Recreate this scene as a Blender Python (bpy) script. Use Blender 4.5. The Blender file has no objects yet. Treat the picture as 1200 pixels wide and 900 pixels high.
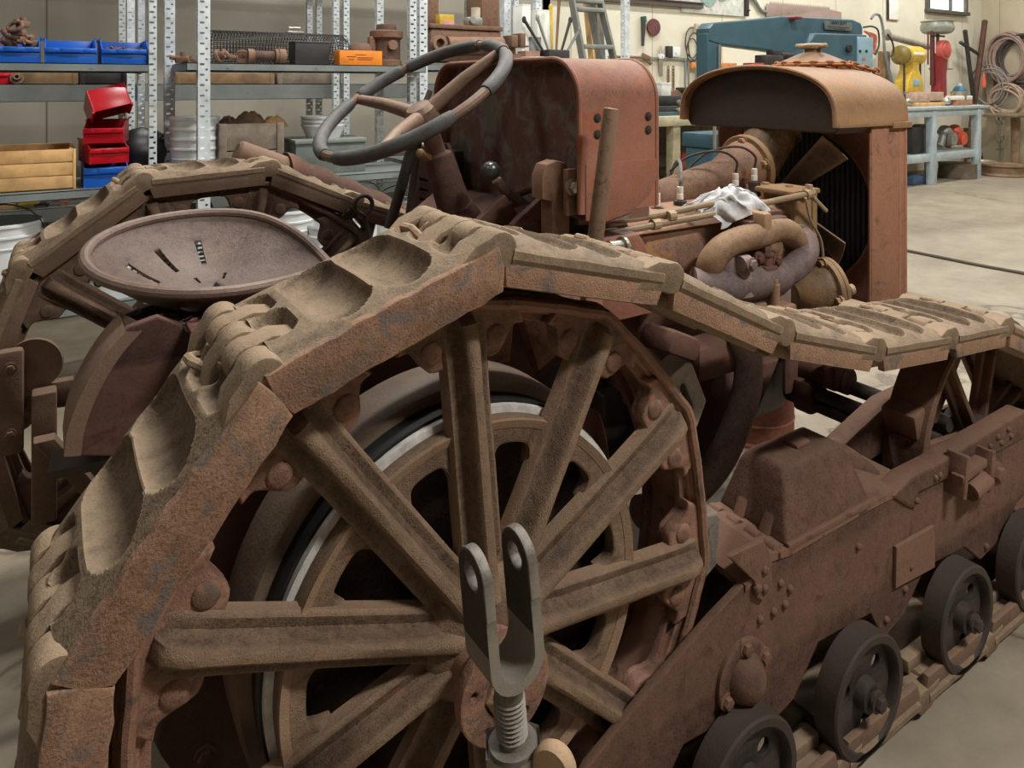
import bpy, bmesh, math, random
from math import pi, sin, cos, radians as R, atan2, hypot, sqrt
from mathutils import Matrix, Vector, noise as mnoise
random.seed(7)
scene = bpy.context.scene
COL = scene.collection

# ------------------------------------------------------------------ camera
F, VP, YH, H = 850.0, 1925.0, 98.0, 1.42
TH = atan2(VP - 600, F)
CS, CC = sin(TH), cos(TH)


def ray(u, v):
    t = (u - 600) / F
    return Vector((CC + t * CS, CS - t * CC, -(v - YH) / F))


def PY(u, v, y):
    d = ray(u, v)
    return Vector((0, 0, H)) + d * (y / d.y)


def PX(u, v, x):
    d = ray(u, v)
    return Vector((0, 0, H)) + d * (x / d.x)


def PZ(u, v, z):
    d = ray(u, v)
    return Vector((0, 0, H)) + d * ((z - H) / d.z)


cam_data = bpy.data.cameras.new('camera')
cam = bpy.data.objects.new('camera', cam_data)
COL.objects.link(cam)
cam_data.sensor_fit = 'HORIZONTAL'
cam_data.sensor_width = 36.0
cam_data.lens = F / 1200 * 36
cam_data.shift_y = -(450 - YH) / 1200
cam_data.clip_start = 0.02
cam.location = (0, 0, H)
cam.rotation_euler = (pi / 2, 0, atan2(CS, CC) - pi / 2)
scene.camera = cam


# ------------------------------------------------------------------ mesh builder
class MB:
    def __init__(s):
        s.v = []
        s.f = []

    def add(s, verts, faces, M=None):
        b = len(s.v)
        if M is not None:
            verts = [M @ Vector(p) for p in verts]
        s.v += [tuple(p) for p in verts]
        s.f += [tuple(i + b for i in f) for f in faces]
        return s

    def box(s, c, d, M=None, bev=0.0, seg=2, rot=None):
        """box centred c, full size d, optional bevel, rot = Euler about its centre"""
        bm = bmesh.new()
        bmesh.ops.create_cube(bm, size=1.0)
        for v in bm.verts:
            v.co = Vector((v.co.x * d[0], v.co.y * d[1], v.co.z * d[2]))
        if bev > 0:
            bmesh.ops.bevel(bm, geom=bm.edges[:], offset=bev, segments=seg, profile=0.5, affect='EDGES')
        T = Matrix.Translation(Vector(c))
        if rot is not None:
            T = T @ (rot if isinstance(rot, Matrix) else
                     (Matrix.Rotation(rot[2], 4, 'Z') @ Matrix.Rotation(rot[1], 4, 'Y') @ Matrix.Rotation(rot[0], 4, 'X')))
        if M is not None:
            T = M @ T
        bm.verts.ensure_lookup_table()
        s.add([v.co.copy() for v in bm.verts], [[v.index for v in f.verts] for f in bm.faces], T)
        bm.free()
        return s

    def tube(s, pts, r, n=10, cap=True, M=None, closed=False):
        pts = [Vector(p) for p in pts]
        rr = r if isinstance(r, (list, tuple)) else [r] * len(pts)
        m = len(pts)
        verts, faces = [], []
        prevn = None
        for i, p in enumerate(pts):
            if closed:
                t = (pts[(i + 1) % m] - pts[i - 1])
            elif i == 0:
                t = pts[1] - pts[0]
            elif i == m - 1:
                t = pts[-1] - pts[-2]
            else:
                t = (pts[i + 1] - pts[i]).normalized() + (pts[i] - pts[i - 1]).normalized()
            t.normalize()
            if prevn is None:
                a = Vector((0, 0, 1)) if abs(t.z) < 0.9 else Vector((1, 0, 0))
                nn = t.cross(a).normalized()
            else:
                nn = prevn - t * prevn.dot(t)
                nn = nn.normalized() if nn.length > 1e-6 else t.orthogonal().normalized()
            prevn = nn
            bb = t.cross(nn)
            for k in range(n):
                a = 2 * pi * k / n
                verts.append(p + (nn * cos(a) + bb * sin(a)) * rr[i])
        for i in range(m if closed else m - 1):
            for k in range(n):
                a = i * n + k
                b = i * n + (k + 1) % n
                j = ((i + 1) % m) * n
                faces.append((a, b, j + (k + 1) % n, j + k))
        if cap and not closed:
            faces.append(tuple(range(n))[::-1])
            faces.append(tuple((m - 1) * n + k for k in range(n)))
        return s.add(verts, faces, M)

    def lathe(s, prof, n=32, M=None, a0=0.0, a1=2 * pi, close=False):
        """prof [(r, h)] turned about local Z; close joins last to first profile point (ring)"""
        full = abs(a1 - a0 - 2 * pi) < 1e-6
        m = len(prof)
        verts, faces = [], []
        cnt = n if full else n + 1
        for k in range(cnt):
            a = a0 + (a1 - a0) * k / n
            for r, h in prof:
                verts.append(Vector((r * cos(a), r * sin(a), h)))
        for k in range(n):
            k2 = (k + 1) % cnt
            for i in range(m if close else m - 1):
                i2 = (i + 1) % m
                f = [k * m + i, k2 * m + i, k2 * m + i2, k * m + i2]
                if prof[i][0] < 1e-7:
                    f = [k * m + i, k2 * m + i2, k * m + i2]
                elif prof[i2][0] < 1e-7:
                    f = [k * m + i, k2 * m + i, k * m + i2]
                faces.append(f)
        if close and not full:
            faces.append([i for i in range(m)])
            faces.append([(cnt - 1) * m + i for i in range(m)][::-1])
        return s.add(verts, faces, M)

    def cyl(s, a, b, r, n=16, r2=None, M=None):
        return s.tube([a, b], [r, r if r2 is None else r2], n, True, M)

    def prism(s, poly, h0, h1, M=None, bev=0.0):
        """polygon [(x, y)] extruded along local Z from h0 to h1"""
        bm = bmesh.new()
        vs = [bm.verts.new((x, y, h0)) for x, y in poly]
        f = bm.faces.new(vs)
        e = bmesh.ops.extrude_face_region(bm, geom=[f])
        for v in e['geom']:
            if isinstance(v, bmesh.types.BMVert):
                v.co.z = h1
        bmesh.ops.recalc_face_normals(bm, faces=bm.faces[:])
        if bev > 0:
            ed = [x for x in bm.edges if abs(x.verts[0].co.z - x.verts[1].co.z) < 1e-9]
            bmesh.ops.bevel(bm, geom=ed, offset=bev, segments=2, profile=0.5, affect='EDGES')
        bm.verts.index_update()
        s.add([v.co.copy() for v in bm.verts], [[v.index for v in q.verts] for q in bm.faces], M)
        bm.free()
        return s

    def grid(s, fn, nu, nv, M=None, closeu=False):
        verts = [Vector(fn(i / nu if closeu else i / (nu - 1), j / (nv - 1))) for i in range(nu) for j in range(nv)]
        faces = []
        for i in range(nu if closeu else nu - 1):
            i2 = (i + 1) % nu
            for j in range(nv - 1):
                faces.append((i * nv + j, i2 * nv + j, i2 * nv + j + 1, i * nv + j + 1))
        return s.add(verts, faces, M)

    def sheet(s, fn, nu, nv, t, M=None):
        """grid given thickness t along its normals"""
        P = [[Vector(fn(i / (nu - 1), j / (nv - 1))) for j in range(nv)] for i in range(nu)]
        top, bot = [], []
        for i in range(nu):
            for j in range(nv):
                du = P[min(i + 1, nu - 1)][j] - P[max(i - 1, 0)][j]
                dv = P[i][min(j + 1, nv - 1)] - P[i][max(j - 1, 0)]
                n = du.cross(dv)
                n = n.normalized() if n.length > 1e-12 else Vector((0, 0, 1))
                top.append(P[i][j] + n * t / 2)
                bot.append(P[i][j] - n * t / 2)
        N = nu * nv
        faces = []
        for i in range(nu - 1):
            for j in range(nv - 1):
                a, b, c, d = i * nv + j, (i + 1) * nv + j, (i + 1) * nv + j + 1, i * nv + j + 1
                faces.append((a, b, c, d))
                faces.append((N + d, N + c, N + b, N + a))
        for i in range(nu - 1):
            for j in (0, nv - 1):
                a, b = i * nv + j, (i + 1) * nv + j
                faces.append((a, N + a, N + b, b) if j == 0 else (b, N + b, N + a, a))
        for j in range(nv - 1):
            for i in (0, nu - 1):
                a, b = i * nv + j, i * nv + j + 1
                faces.append((b, N + b, N + a, a) if i == 0 else (a, N + a, N + b, b))
        return s.add(top + bot, faces, M)

    def sphere(s, c, r, n=16, sc=(1, 1, 1), M=None):
        prof = [(sin(pi * i / (n // 2)) * r, -cos(pi * i / (n // 2)) * r) for i in range(n // 2 + 1)]
        prof[0] = (0, -r)
        prof[-1] = (0, r)
        T = Matrix.Translation(Vector(c)) @ Matrix.Diagonal((sc[0], sc[1], sc[2], 1))
        return s.lathe(prof, n, (M @ T) if M is not None else T)

    def bolt(s, p, axis, r=0.012, h=0.010, washer=True):
        """hex bolt head with a washer"""
        M = frame(p, axis)
        hexa = [(r * cos(pi / 3 * k), r * sin(pi / 3 * k)) for k in range(6)]
        if washer:
            s.lathe([(0, 0.003), (r * 1.45, 0.003), (r * 1.45, -0.004), (0, -0.004)], 16, M)
        s.prism(hexa, 0.0, h, M, r * 0.12)
        return s

    def rivet(s, p, axis, r=0.018, h=0.011):
        M = frame(p, axis)
        s.lathe([(r, -0.004), (r, 0.0), (r * .92, h * .45), (r * .7, h * .8), (r * .38, h * .97), (0, h)], 14, M)
        return s

    def mesh(s, name, ang=35):
        me = bpy.data.meshes.new(name)
        me.from_pydata(s.v, [], s.f)
        me.validate(clean_customdata=False)
        bm = bmesh.new()
        bm.from_mesh(me)
        bmesh.ops.recalc_face_normals(bm, faces=bm.faces[:])
        bm.to_mesh(me)
        bm.free()
        me.polygons.foreach_set('use_smooth', [True] * len(me.polygons))
        if ang is not None:
            me.set_sharp_from_angle(angle=R(ang))
        me.update()
        return me


def frame(p, axis, up=None):
    """matrix whose local Z is axis, origin p"""
    z = Vector(axis).normalized()
    a = Vector(up) if up is not None else (Vector((0, 0, 1)) if abs(z.z) < 0.9 else Vector((1, 0, 0)))
    x = a.cross(z).normalized()
    y = z.cross(x)
    return Matrix(((x.x, y.x, z.x, p[0]), (x.y, y.y, z.y, p[1]), (x.z, y.z, z.z, p[2]), (0, 0, 0, 1)))


def T(x, y, z):
    return Matrix.Translation((x, y, z))


def plate(outer, holes, t, bev=0.0, M=None, res=1):
    """flat plate from an outline and holes (lists of 2D points), thickness t centred on local z=0: verts, faces"""
    cu = bpy.data.curves.new('plate', 'CURVE')
    cu.dimensions = '2D'
    cu.fill_mode = 'BOTH'
    cu.extrude = max(t / 2 - bev, 0.0001)
    cu.bevel_depth = bev
    cu.bevel_resolution = res
    for pts in [outer] + list(holes):
        sp = cu.splines.new('POLY')
        sp.points.add(len(pts) - 1)
        for i, (x, y) in enumerate(pts):
            sp.points[i].co = (x, y, 0, 1)
        sp.use_cyclic_u = True
    ob = bpy.data.objects.new('plate', cu)
    me = ob.to_mesh()
    vs = [v.co.copy() for v in me.vertices]
    fs = [tuple(p.vertices) for p in me.polygons]
    ob.to_mesh_clear()
    bpy.data.objects.remove(ob)
    bpy.data.curves.remove(cu)
    if M is not None:
        vs = [M @ v for v in vs]
    return vs, fs


def circ(cx, cy, r, n=24, a0=0, a1=2 * pi):
    return [(cx + r * cos(a0 + (a1 - a0) * k / n), cy + r * sin(a0 + (a1 - a0) * k / n)) for k in range(n)]


def stadium(cx, cy, L, r, ang=0, n=8):
    out = []
    for sgn, a0 in ((1, -pi / 2), (-1, pi / 2)):
        for k in range(n + 1):
            a = a0 + pi * k / n
            x, y = sgn * L / 2 + r * cos(a), r * sin(a)
            out.append((cx + x * cos(ang) - y * sin(ang), cy + x * sin(ang) + y * cos(ang)))
    return out


def spline(pts, n=8):
    """catmull-rom through points"""
    P = [Vector(p) for p in pts]
    P = [P[0] * 2 - P[1]] + P + [P[-1] * 2 - P[-2]]
    out = []
    for i in range(1, len(P) - 2):
        for k in range(n):
            t = k / n
            a, b, c, d = P[i - 1], P[i], P[i + 1], P[i + 2]
            out.append(0.5 * ((2 * b) + (c - a) * t + (2 * a - 5 * b + 4 * c - d) * t * t + (3 * b - a - 3 * c + d) * t ** 3))
    out.append(P[-2])
    return out


# XZ(y): polygon coordinates (x, z) put in a vertical plane y, local +Z of the plate pointing to -Y (to the viewer)
def XZ(y):
    return Matrix(((1, 0, 0, 0), (0, 0, -1, y), (0, 1, 0, 0), (0, 0, 0, 1)))


# YZ(x): polygon (y, z) at plane x, local Z to +X
def YZ(x):
    return Matrix(((0, 0, 1, x), (1, 0, 0, 0), (0, 1, 0, 0), (0, 0, 0, 1)))


# ------------------------------------------------------------------ objects
ROOT = {}


def link(name, data, mat=None, parent=None, loc=None):
    o = bpy.data.objects.new(name, data)
    COL.objects.link(o)
    if mat is not None and data is not None:
        data.materials.clear()
        data.materials.append(mat)
    if parent is not None:
        o.parent = parent
        if parent.name in ROOT:
            o.matrix_parent_inverse = ROOT[parent.name]
    if loc is not None:
        o.location = loc
    return o


def part(name, mb, mat, parent=None, label=None, ang=35, loc=None):
    me = mb if isinstance(mb, bpy.types.Mesh) else mb.mesh(name, ang)
    o = link(name, me, mat, parent, loc)
    if label:
        o['label'] = label
    return o


def tag(o, label, cat, group=None):
    o['label'] = label
    o['category'] = cat
    if group:
        o['group'] = group
    return o


def root(name, loc, label, cat, group=None, world=False, rz=0.0):
    """an Empty at the thing's base; world=True: its parts are modelled in world coordinates"""
    o = bpy.data.objects.new(name, None)
    COL.objects.link(o)
    o.location = loc
    o.rotation_euler = (0, 0, rz)
    o.empty_display_size = 0.1
    if world:
        ROOT[o.name] = Matrix.Translation(-Vector(loc))
    return tag(o, label, cat, group)


def struct(name, mb, mat, ang=35):
    o = part(name, mb, mat, None, None, ang)
    o['kind'] = 'structure'
    return o


def dup(src, loc, label, rz=None, group=None):
    """copy of a thing with copies of its parts and sub-parts"""
    r = src.copy()
    COL.objects.link(r)
    r.location = loc
    if rz is not None:
        r.rotation_euler = (0, 0, rz)
    r['label'] = label
    if group:
        r['group'] = group
    for ch in list(src.children):
        c = ch.copy()
        COL.objects.link(c)
        c.parent = r
        for g in list(ch.children):
            d = g.copy()
            COL.objects.link(d)
            d.parent = c
    return r


# ------------------------------------------------------------------ materials
def lin(c):
    return tuple(((x / 255) / 12.92 if x / 255 <= 0.04045 else (((x / 255) + 0.055) / 1.055) ** 2.4) for x in c) + (1,)


def mat_new(name):
    m = bpy.data.materials.new(name)
    m.use_nodes = True
    nt = m.node_tree
    b = nt.nodes['Principled BSDF']
    return m, nt, b


def N(nt, t, **kw):
    n = nt.nodes.new(t)
    for k, v in kw.items():
        setattr(n, k, v)
    return n


def coords(nt, rnd=True):
    tc = N(nt, 'ShaderNodeTexCoord')
    oi = N(nt, 'ShaderNodeObjectInfo')
    ad = N(nt, 'ShaderNodeVectorMath', operation='ADD')
    mu = N(nt, 'ShaderNodeMath', operation='MULTIPLY')
    mu.inputs[1].default_value = 37.0
    nt.links.new(oi.outputs['Random'], mu.inputs[0])
    nt.links.new(tc.outputs['Object'], ad.inputs[0])
    if rnd:
        nt.links.new(mu.outputs[0], ad.inputs[1])
    return ad.outputs[0]


def noise_tex(nt, vec, scale, detail=6, rough=0.6, dist=0.0):
    n = N(nt, 'ShaderNodeTexNoise')
    n.inputs['Scale'].default_value = scale
    n.inputs['Detail'].default_value = detail
    n.inputs['Roughness'].default_value = rough
    n.inputs['Distortion'].default_value = dist
    nt.links.new(vec, n.inputs['Vector'])
    return n.outputs['Fac']


def ramp(nt, fac, stops):
    r = N(nt, 'ShaderNodeValToRGB')
    el = r.color_ramp.elements
    while len(el) < len(stops):
        el.new(0.5)
    for e, (p, c) in zip(el, stops):
        e.position = p
        e.color = c if len(c) == 4 else lin(c)
    nt.links.new(fac, r.inputs['Fac'])
    return r.outputs['Color']


def mix(nt, fac, a, b):
    m = N(nt, 'ShaderNodeMix', data_type='RGBA')
    if isinstance(fac, float):
        m.inputs['Factor'].default_value = fac
    else:
        nt.links.new(fac, m.inputs['Factor'])
    for k, x in ((6, a), (7, b)):
        if isinstance(x, tuple):
            m.inputs[k].default_value = x
        else:
            nt.links.new(x, m.inputs[k])
    return m.outputs[2]


def rust(name, dark, mid, light, spot=None, scale=9.0, rough=0.82, bump=0.5, metal=0.0, pit=0.5, spot_amt=0.62, dust=None, dust_amt=0.0):
    """weathered iron: three tones in clouds, small pits, sharper spots of another tone, dust lying on level faces"""
    m, nt, b = mat_new(name)
    v = coords(nt)
    n1 = noise_tex(nt, v, scale, 8, 0.65, 0.4)
    n2 = noise_tex(nt, v, scale * 7, 6, 0.7)
    n3 = noise_tex(nt, v, scale * 2.2, 8, 0.7, 0.8)
    n4 = noise_tex(nt, v, scale * 34, 3, 0.6)
    base = ramp(nt, n1, [(0.30, dark), (0.5, mid), (0.70, light)])
    fine = ramp(nt, n2, [(0.30, tuple(x * .45 for x in dark)), (0.48, mid), (0.72, light)])
    c = mix(nt, 0.5, base, fine)
    # speckle of darker scale and worn bare edges
    c = mix(nt, ramp(nt, n4, [(.36, (.55, .55, .55, 1)), (.46, (0, 0, 0, 1))]), c, lin(tuple(x * .5 for x in dark)))
    geo = N(nt, 'ShaderNodeNewGeometry')
    c = mix(nt, ramp(nt, geo.outputs['Pointiness'], [(.515, (0, 0, 0, 1)), (.60, (.6, .6, .6, 1))]), c, lin(tuple(min(255, x * 1.22) for x in light)))
    if spot is not None:
        f = ramp(nt, n3, [(spot_amt - .05, (0, 0, 0, 1)), (spot_amt + .06, (1, 1, 1, 1))])
        c = mix(nt, f, c, lin(spot))
    if dust is not None:
        g = N(nt, 'ShaderNodeNewGeometry')
        sx = N(nt, 'ShaderNodeSeparateXYZ')
        nt.links.new(g.outputs['Normal'], sx.inputs[0])
        ma = N(nt, 'ShaderNodeMath', operation='MULTIPLY')
        nt.links.new(sx.outputs['Z'], ma.inputs[0])
        nt.links.new(n3, ma.inputs[1])
        f = ramp(nt, ma.outputs[0], [(0.30, (0, 0, 0, 1)), (0.62, (dust_amt, dust_amt, dust_amt, 1))])
        c = mix(nt, f, c, lin(dust))
    nt.links.new(c, b.inputs['Base Color'])
    rr = N(nt, 'ShaderNodeMapRange')
    rr.inputs['To Min'].default_value = max(0.2, rough - 0.18)
    rr.inputs['To Max'].default_value = min(1.0, rough + 0.14)
    nt.links.new(n2, rr.inputs['Value'])
    nt.links.new(rr.outputs[0], b.inputs['Roughness'])
    b.inputs['Metallic'].default_value = metal
    b.inputs['Specular IOR Level'].default_value = 0.35
    mm = N(nt, 'ShaderNodeMath', operation='MULTIPLY_ADD')
    mm.inputs[1].default_value = pit
    nt.links.new(n4, mm.inputs[0])
    nt.links.new(n2, mm.inputs[2])
    bp = N(nt, 'ShaderNodeBump')
    bp.inputs['Strength'].default_value = bump
    bp.inputs['Distance'].default_value = 0.004
    nt.links.new(mm.outputs[0], bp.inputs['Height'])
    nt.links.new(bp.outputs['Normal'], b.inputs['Normal'])
    return m


def plain(name, col, rough=0.5, metal=0.0, var=0.12, scale=12.0, bump=0.0, spec=0.5, alpha=None):
    m, nt, b = mat_new(name)
    v = coords(nt)
    n = noise_tex(nt, v, scale, 6, 0.6)
    d = tuple(max(0, x * (1 - var)) for x in col)
    l = tuple(min(255, x * (1 + var)) for x in col)
    c = ramp(nt, n, [(0.3, d), (0.7, l)])
    nt.links.new(c, b.inputs['Base Color'])
    b.inputs['Roughness'].default_value = rough
    b.inputs['Metallic'].default_value = metal
    b.inputs['Specular IOR Level'].default_value = spec
    if bump:
        bp = N(nt, 'ShaderNodeBump')
        bp.inputs['Strength'].default_value = bump
        bp.inputs['Distance'].default_value = 0.003
        nt.links.new(noise_tex(nt, v, scale * 6, 5, 0.65), bp.inputs['Height'])
        nt.links.new(bp.outputs['Normal'], b.inputs['Normal'])
    return m


def emit(name, col, s):
    m, nt, b = mat_new(name)
    b.inputs['Emission Color'].default_value = lin(col)
    b.inputs['Emission Strength'].default_value = s
    b.inputs['Base Color'].default_value = lin(col)
    return m
M_pad = rust('dusty_cast_steel', (70, 57, 45), (110, 92, 73), (142, 121, 97), (146, 98, 58), 8, 0.8, 0.55, spot_amt=0.72, dust=(152, 132, 106), dust_amt=0.6)
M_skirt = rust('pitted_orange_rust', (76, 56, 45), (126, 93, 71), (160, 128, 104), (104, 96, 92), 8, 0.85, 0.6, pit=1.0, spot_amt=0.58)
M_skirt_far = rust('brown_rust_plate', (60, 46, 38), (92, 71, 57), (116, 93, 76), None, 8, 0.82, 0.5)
M_spoke = rust('cast_spoke_rust', (58, 46, 37), (106, 85, 67), (142, 117, 94), (140, 92, 70), 11, 0.62, 0.65, pit=1.0, spot_amt=0.64)
M_rim = rust('red_cast_rust', (78, 56, 45), (124, 90, 73), (152, 114, 94), (102, 86, 72), 11, 0.75, 0.7, spot_amt=0.58)
M_drum = rust('drum_steel_rust', (56, 46, 38), (86, 71, 59), (112, 95, 79), None, 7, 0.6, 0.35)
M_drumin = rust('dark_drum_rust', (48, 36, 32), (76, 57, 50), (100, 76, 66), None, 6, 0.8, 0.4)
M_worn = plain('worn_bright_steel', (206, 202, 194), 0.4, 0.0, 0.15, 40, 0.4)
M_black = plain('black_rubber_seal', (30, 29, 28), 0.6, 0, 0.2)
M_frame = rust('brown_frame_rust', (58, 41, 33), (88, 63, 50), (114, 85, 69), (80, 52, 44), 6, 0.86, 0.45, spot_amt=0.6, dust=(118, 95, 76), dust_amt=0.45)
M_roller = rust('greasy_roller_iron', (26, 22, 20), (44, 37, 33), (64, 54, 47), None, 8, 0.7, 0.4)
M_hood = rust('hood_rust', (84, 62, 46), (126, 94, 66), (150, 118, 86), (168, 104, 52), 5, 0.62, 0.2, spot_amt=0.60)
M_tank = rust('old_red_paint', (84, 56, 46), (122, 79, 63), (148, 101, 82), (160, 92, 62), 6, 0.65, 0.3, spot_amt=0.57, dust=(140, 122, 102), dust_amt=0.7)
M_tankface = rust('peeling_red_paint', (80, 53, 46), (100, 67, 58), (116, 83, 73), (124, 120, 110), 7, 0.72, 0.3, spot_amt=0.53)
M_engine = rust('engine_block_rust', (72, 52, 42), (112, 84, 66), (140, 108, 86), (150, 104, 54), 7, 0.75, 0.35, spot_amt=0.64)
M_ochre = rust('ochre_stained_iron', (78, 61, 46), (112, 88, 64), (142, 114, 82), (162, 112, 62), 8, 0.7, 0.35, spot_amt=0.60)
M_manifold = rust('plum_grey_iron', (72, 60, 60), (100, 84, 82), (126, 108, 102), (120, 90, 70), 6, 0.75, 0.3, spot_amt=0.66)
M_exh = rust('tan_exhaust_iron', (84, 64, 50), (128, 100, 76), (156, 126, 96), (120, 96, 88), 7, 0.7, 0.3, spot_amt=0.62)
M_body = rust('dark_transmission_rust', (46, 31, 27), (72, 49, 42), (100, 72, 61), (84, 42, 36), 6, 0.8, 0.35, spot_amt=0.6)
M_bodydark = rust('oily_dark_iron', (26, 22, 20), (44, 37, 32), (64, 54, 46), None, 6, 0.65, 0.3)
M_lever = rust('lever_steel', (72, 57, 48), (106, 85, 70), (136, 112, 94), (90, 64, 50), 16, 0.5, 0.3, metal=0.2, spot_amt=0.6)
M_wheelwrap = plain('grey_rubber_wrap', (84, 82, 80), 0.55, 0, 0.15, 30, 0.5)
M_seat = rust('worn_seat_steel', (92, 74, 64), (122, 100, 88), (146, 124, 110), None, 7, 0.5, 0.25, metal=0.2)
M_hole = plain('dark_recess_iron', (22, 19, 17), 0.9, 0, 0.1)
M_bright = plain('bright_bolt', (176, 170, 158), 0.35, 0.7, 0.1)
M_clevis = rust('grey_forged_steel', (72, 67, 61), (98, 92, 84), (126, 120, 110), None, 12, 0.5, 0.25, metal=0.3)
M_clevis_shade = rust('painted_clevis_shade', (42, 36, 32), (60, 52, 46), (78, 68, 60), None, 10, 0.65, 0.2)  # shade of the fork cheeks, put into the colour
M_core = rust('radiator_core', (20, 20, 20), (36, 36, 36), (66, 66, 64), None, 20, 0.7, 0.2)
M_fan = rust('fan_blade_iron', (60, 48, 40), (96, 78, 64), (124, 102, 84), None, 8, 0.7, 0.2)
M_porc = plain('white_porcelain', (226, 222, 210), 0.3, 0, 0.05)
M_pipe = rust('drab_fuel_pipe', (92, 78, 60), (126, 108, 84), (150, 130, 104), None, 20, 0.6, 0.1)
M_wire = plain('grey_cloth_wire', (112, 108, 100), 0.8, 0, 0.15, 60)
M_lug = rust('grey_tooth_steel', (88, 82, 76), (122, 114, 106), (150, 138, 126), (112, 84, 64), 14, 0.6, 0.5, metal=0.2, spot_amt=0.64)
# =================================================================== THE TRACTOR
tractor = root('crawler_tractor', (1.25, 1.665, 0.0),
               'large rusty antique crawler tractor filling the foreground, spoked drive wheel nearest', 'tractor', world=True)
WC = (0.56, 0.592)          # near drive wheel centre (x, z)
RP = 0.60                   # hinge circle on the drive wheel


# ---------------------------------------------------------------- track shoes
SL, SW = 0.33, 0.27


def shoe_body():
    mb = MB()
    crests = [0.078, 0.165, 0.252]
    troughs = [(0.1215, .066, .206, .0425, .031), (0.2085, .066, .206, .0425, .031)]

    def top(p, w):
        across = 1 - ((w - SW / 2) / (SW / 2)) ** 2
        h = 0.006 + 0.014 * across ** .6
        # outer margins fall a little to the plate edge
        e = min(w, SW - w)
        if e < .03:
            h -= .008 * (1 - e / .03)
        for pt, w0, w1, rad, dep in troughs:
            dw = max(w0 - w, 0, w - w1)
            d = hypot(p - pt, dw * 0.95)
            if d < rad:
                h -= dep * (1 - (d / rad) ** 2) ** .6
        # hollows between the end ribs and the hinge knuckles
        for pt, w0, w1, rad, dep in ((0.042, .075, .115, .026, .026), (0.042, .165, .20, .024, .026),
                                     (0.290, .05, .075, .026, .026), (0.290, .12, .15, .026, .030), (0.290, .20, .22, .026, .026)):
            dw = max(w0 - w, 0, w - w1)
            d = hypot(p - pt, dw)
            if d < rad:
                h -= dep * (1 - (d / rad) ** 2)
        q = Vector((p * 40, w * 40, 1.7))
        h += mnoise.noise(q) * .0005 + mnoise.noise(q * .35) * .0016
        return h

    nu, nv = 100, 84
    p0, p1 = 0.022, SL - 0.022
    V, Fc = [], []
    for i in range(nu):
        for j in range(nv):
            p = p0 + (p1 - p0) * i / (nu - 1)
            w = SW * j / (nv - 1)
            V.append((p, w, top(p, w)))
    N0 = len(V)
    for i in range(nu):
        for j in range(nv):
            if i in (0, nu - 1) or j in (0, nv - 1):
                pass
    for i in range(nu - 1):
        for j in range(nv - 1):
            a = i * nv + j
            Fc.append((a, a + nv, a + nv + 1, a + 1))
    ring = [i * nv for i in range(nu)] + [(nu - 1) * nv + j for j in range(1, nv)] + \
           [i * nv + nv - 1 for i in range(nu - 2, -1, -1)] + [j for j in range(nv - 2, 0, -1)]
    b = len(V)
    for k in ring:
        p, w, h = V[k]
        V.append((p, w, -0.014))
    m = len(ring)
    for k in range(m):
        k2 = (k + 1) % m
        Fc.append((ring[k], ring[k2], b + k2, b + k))
    c = len(V)
    for k in ring:
        p, w, h = V[k]
        V.append((SL / 2 + (p - SL / 2) * .90, SW / 2 + (w - SW / 2) * .88, -0.038))
    for k in range(m):
        k2 = (k + 1) % m
        Fc.append((b + k, b + k2, c + k2, c + k))
    Fc.append(tuple(c + k for k in range(m)))
    mb.add(V, Fc)
    # hinge knuckles, two at the first end between three at the other

    def knuckle(px, w0, w1, sgn):
        r = 0.027
        prof = []
        for k in range(13):
            a = R(65) + (R(295) - R(65)) * k / 12
            prof.append((r * cos(a), r * sin(a) - 0.006))
        prof += [(0.075, -0.034), (0.062, 0.004), (0.035, 0.018)]
        prof = [(px + sgn * x, y) for x, y in prof]
        M = Matrix(((1, 0, 0, 0), (0, 0, 1, 0), (0, 1, 0, 0), (0, 0, 0, 1)))
        mb.prism(prof, w0, w1, M, bev=0.006)
    for w0, w1 in ((.058, .106), (.166, .212)):
        knuckle(0.0, w0, w1, 1)
    for w0, w1 in ((.003, .054), (.110, .162), (.216, .267)):
        knuckle(SL, w0, w1, -1)
    # running rails on the inside of the shoe
    for w in (.062, .208):
        mb.box((SL / 2, w, -.047), (SL * .9, .03, .03), bev=.004)
    # cast bridging bar beside the hinge
    mb.tube([(SL - .045, .160, .002), (SL - .05, .178, .020), (SL - .052, .20, .020), (SL - .045, .218, .002)], .0075, 8)
    return mb.mesh('track_shoe', 32)


def skirt_mesh(side, flush=False):
    mb = MB()
    w = .0 if side == 0 else SW
    s = 1 if side == 0 else -1
    # apron under the shoe edge, slightly set in, ends cut on a slant
    M = XZ(0)
    poly = [(.010, -.010), (SL - .012, -.010), (SL - .024, -.054), (.024, -.054)]
    if flush:
        # worn, chewed edges
        jit = lambda x, k: mnoise.noise(Vector((x * 38, k, 2.0))) * .003 + mnoise.noise(Vector((x * 11, k, 5.0))) * .003
        up = [(.004 + (SL - .008) * q / 26, .002 + .003 * sin(pi * q / 26) + jit(q / 26 * SL, 1)) for q in range(27)]
        dn = [(SL - .018 - (SL - .036) * q / 26, -.059 + jit(q / 26 * SL, 7)) for q in range(27)]
        poly = up + [(SL - .006, -.03)] + dn + [(.006, -.03)]
    prof_top = w + s * (-.003 if flush else .005)
    mb.prism(poly, 0, .016, T(0, prof_top + (.016 if s > 0 else 0), 0) @ XZ(0), bev=.003)
    # edge bead joining shoe and apron
    return mb.mesh('side_skirt', 35)


me_shoe = shoe_body()
me_sk = [skirt_mesh(0), skirt_mesh(1)]
me_flush = [skirt_mesh(0, True), me_sk[1]]
me_pin = MB().cyl((0, .012, -.006), (0, SW - .012, -.006), .011, 12).mesh('hinge_pin')


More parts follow.
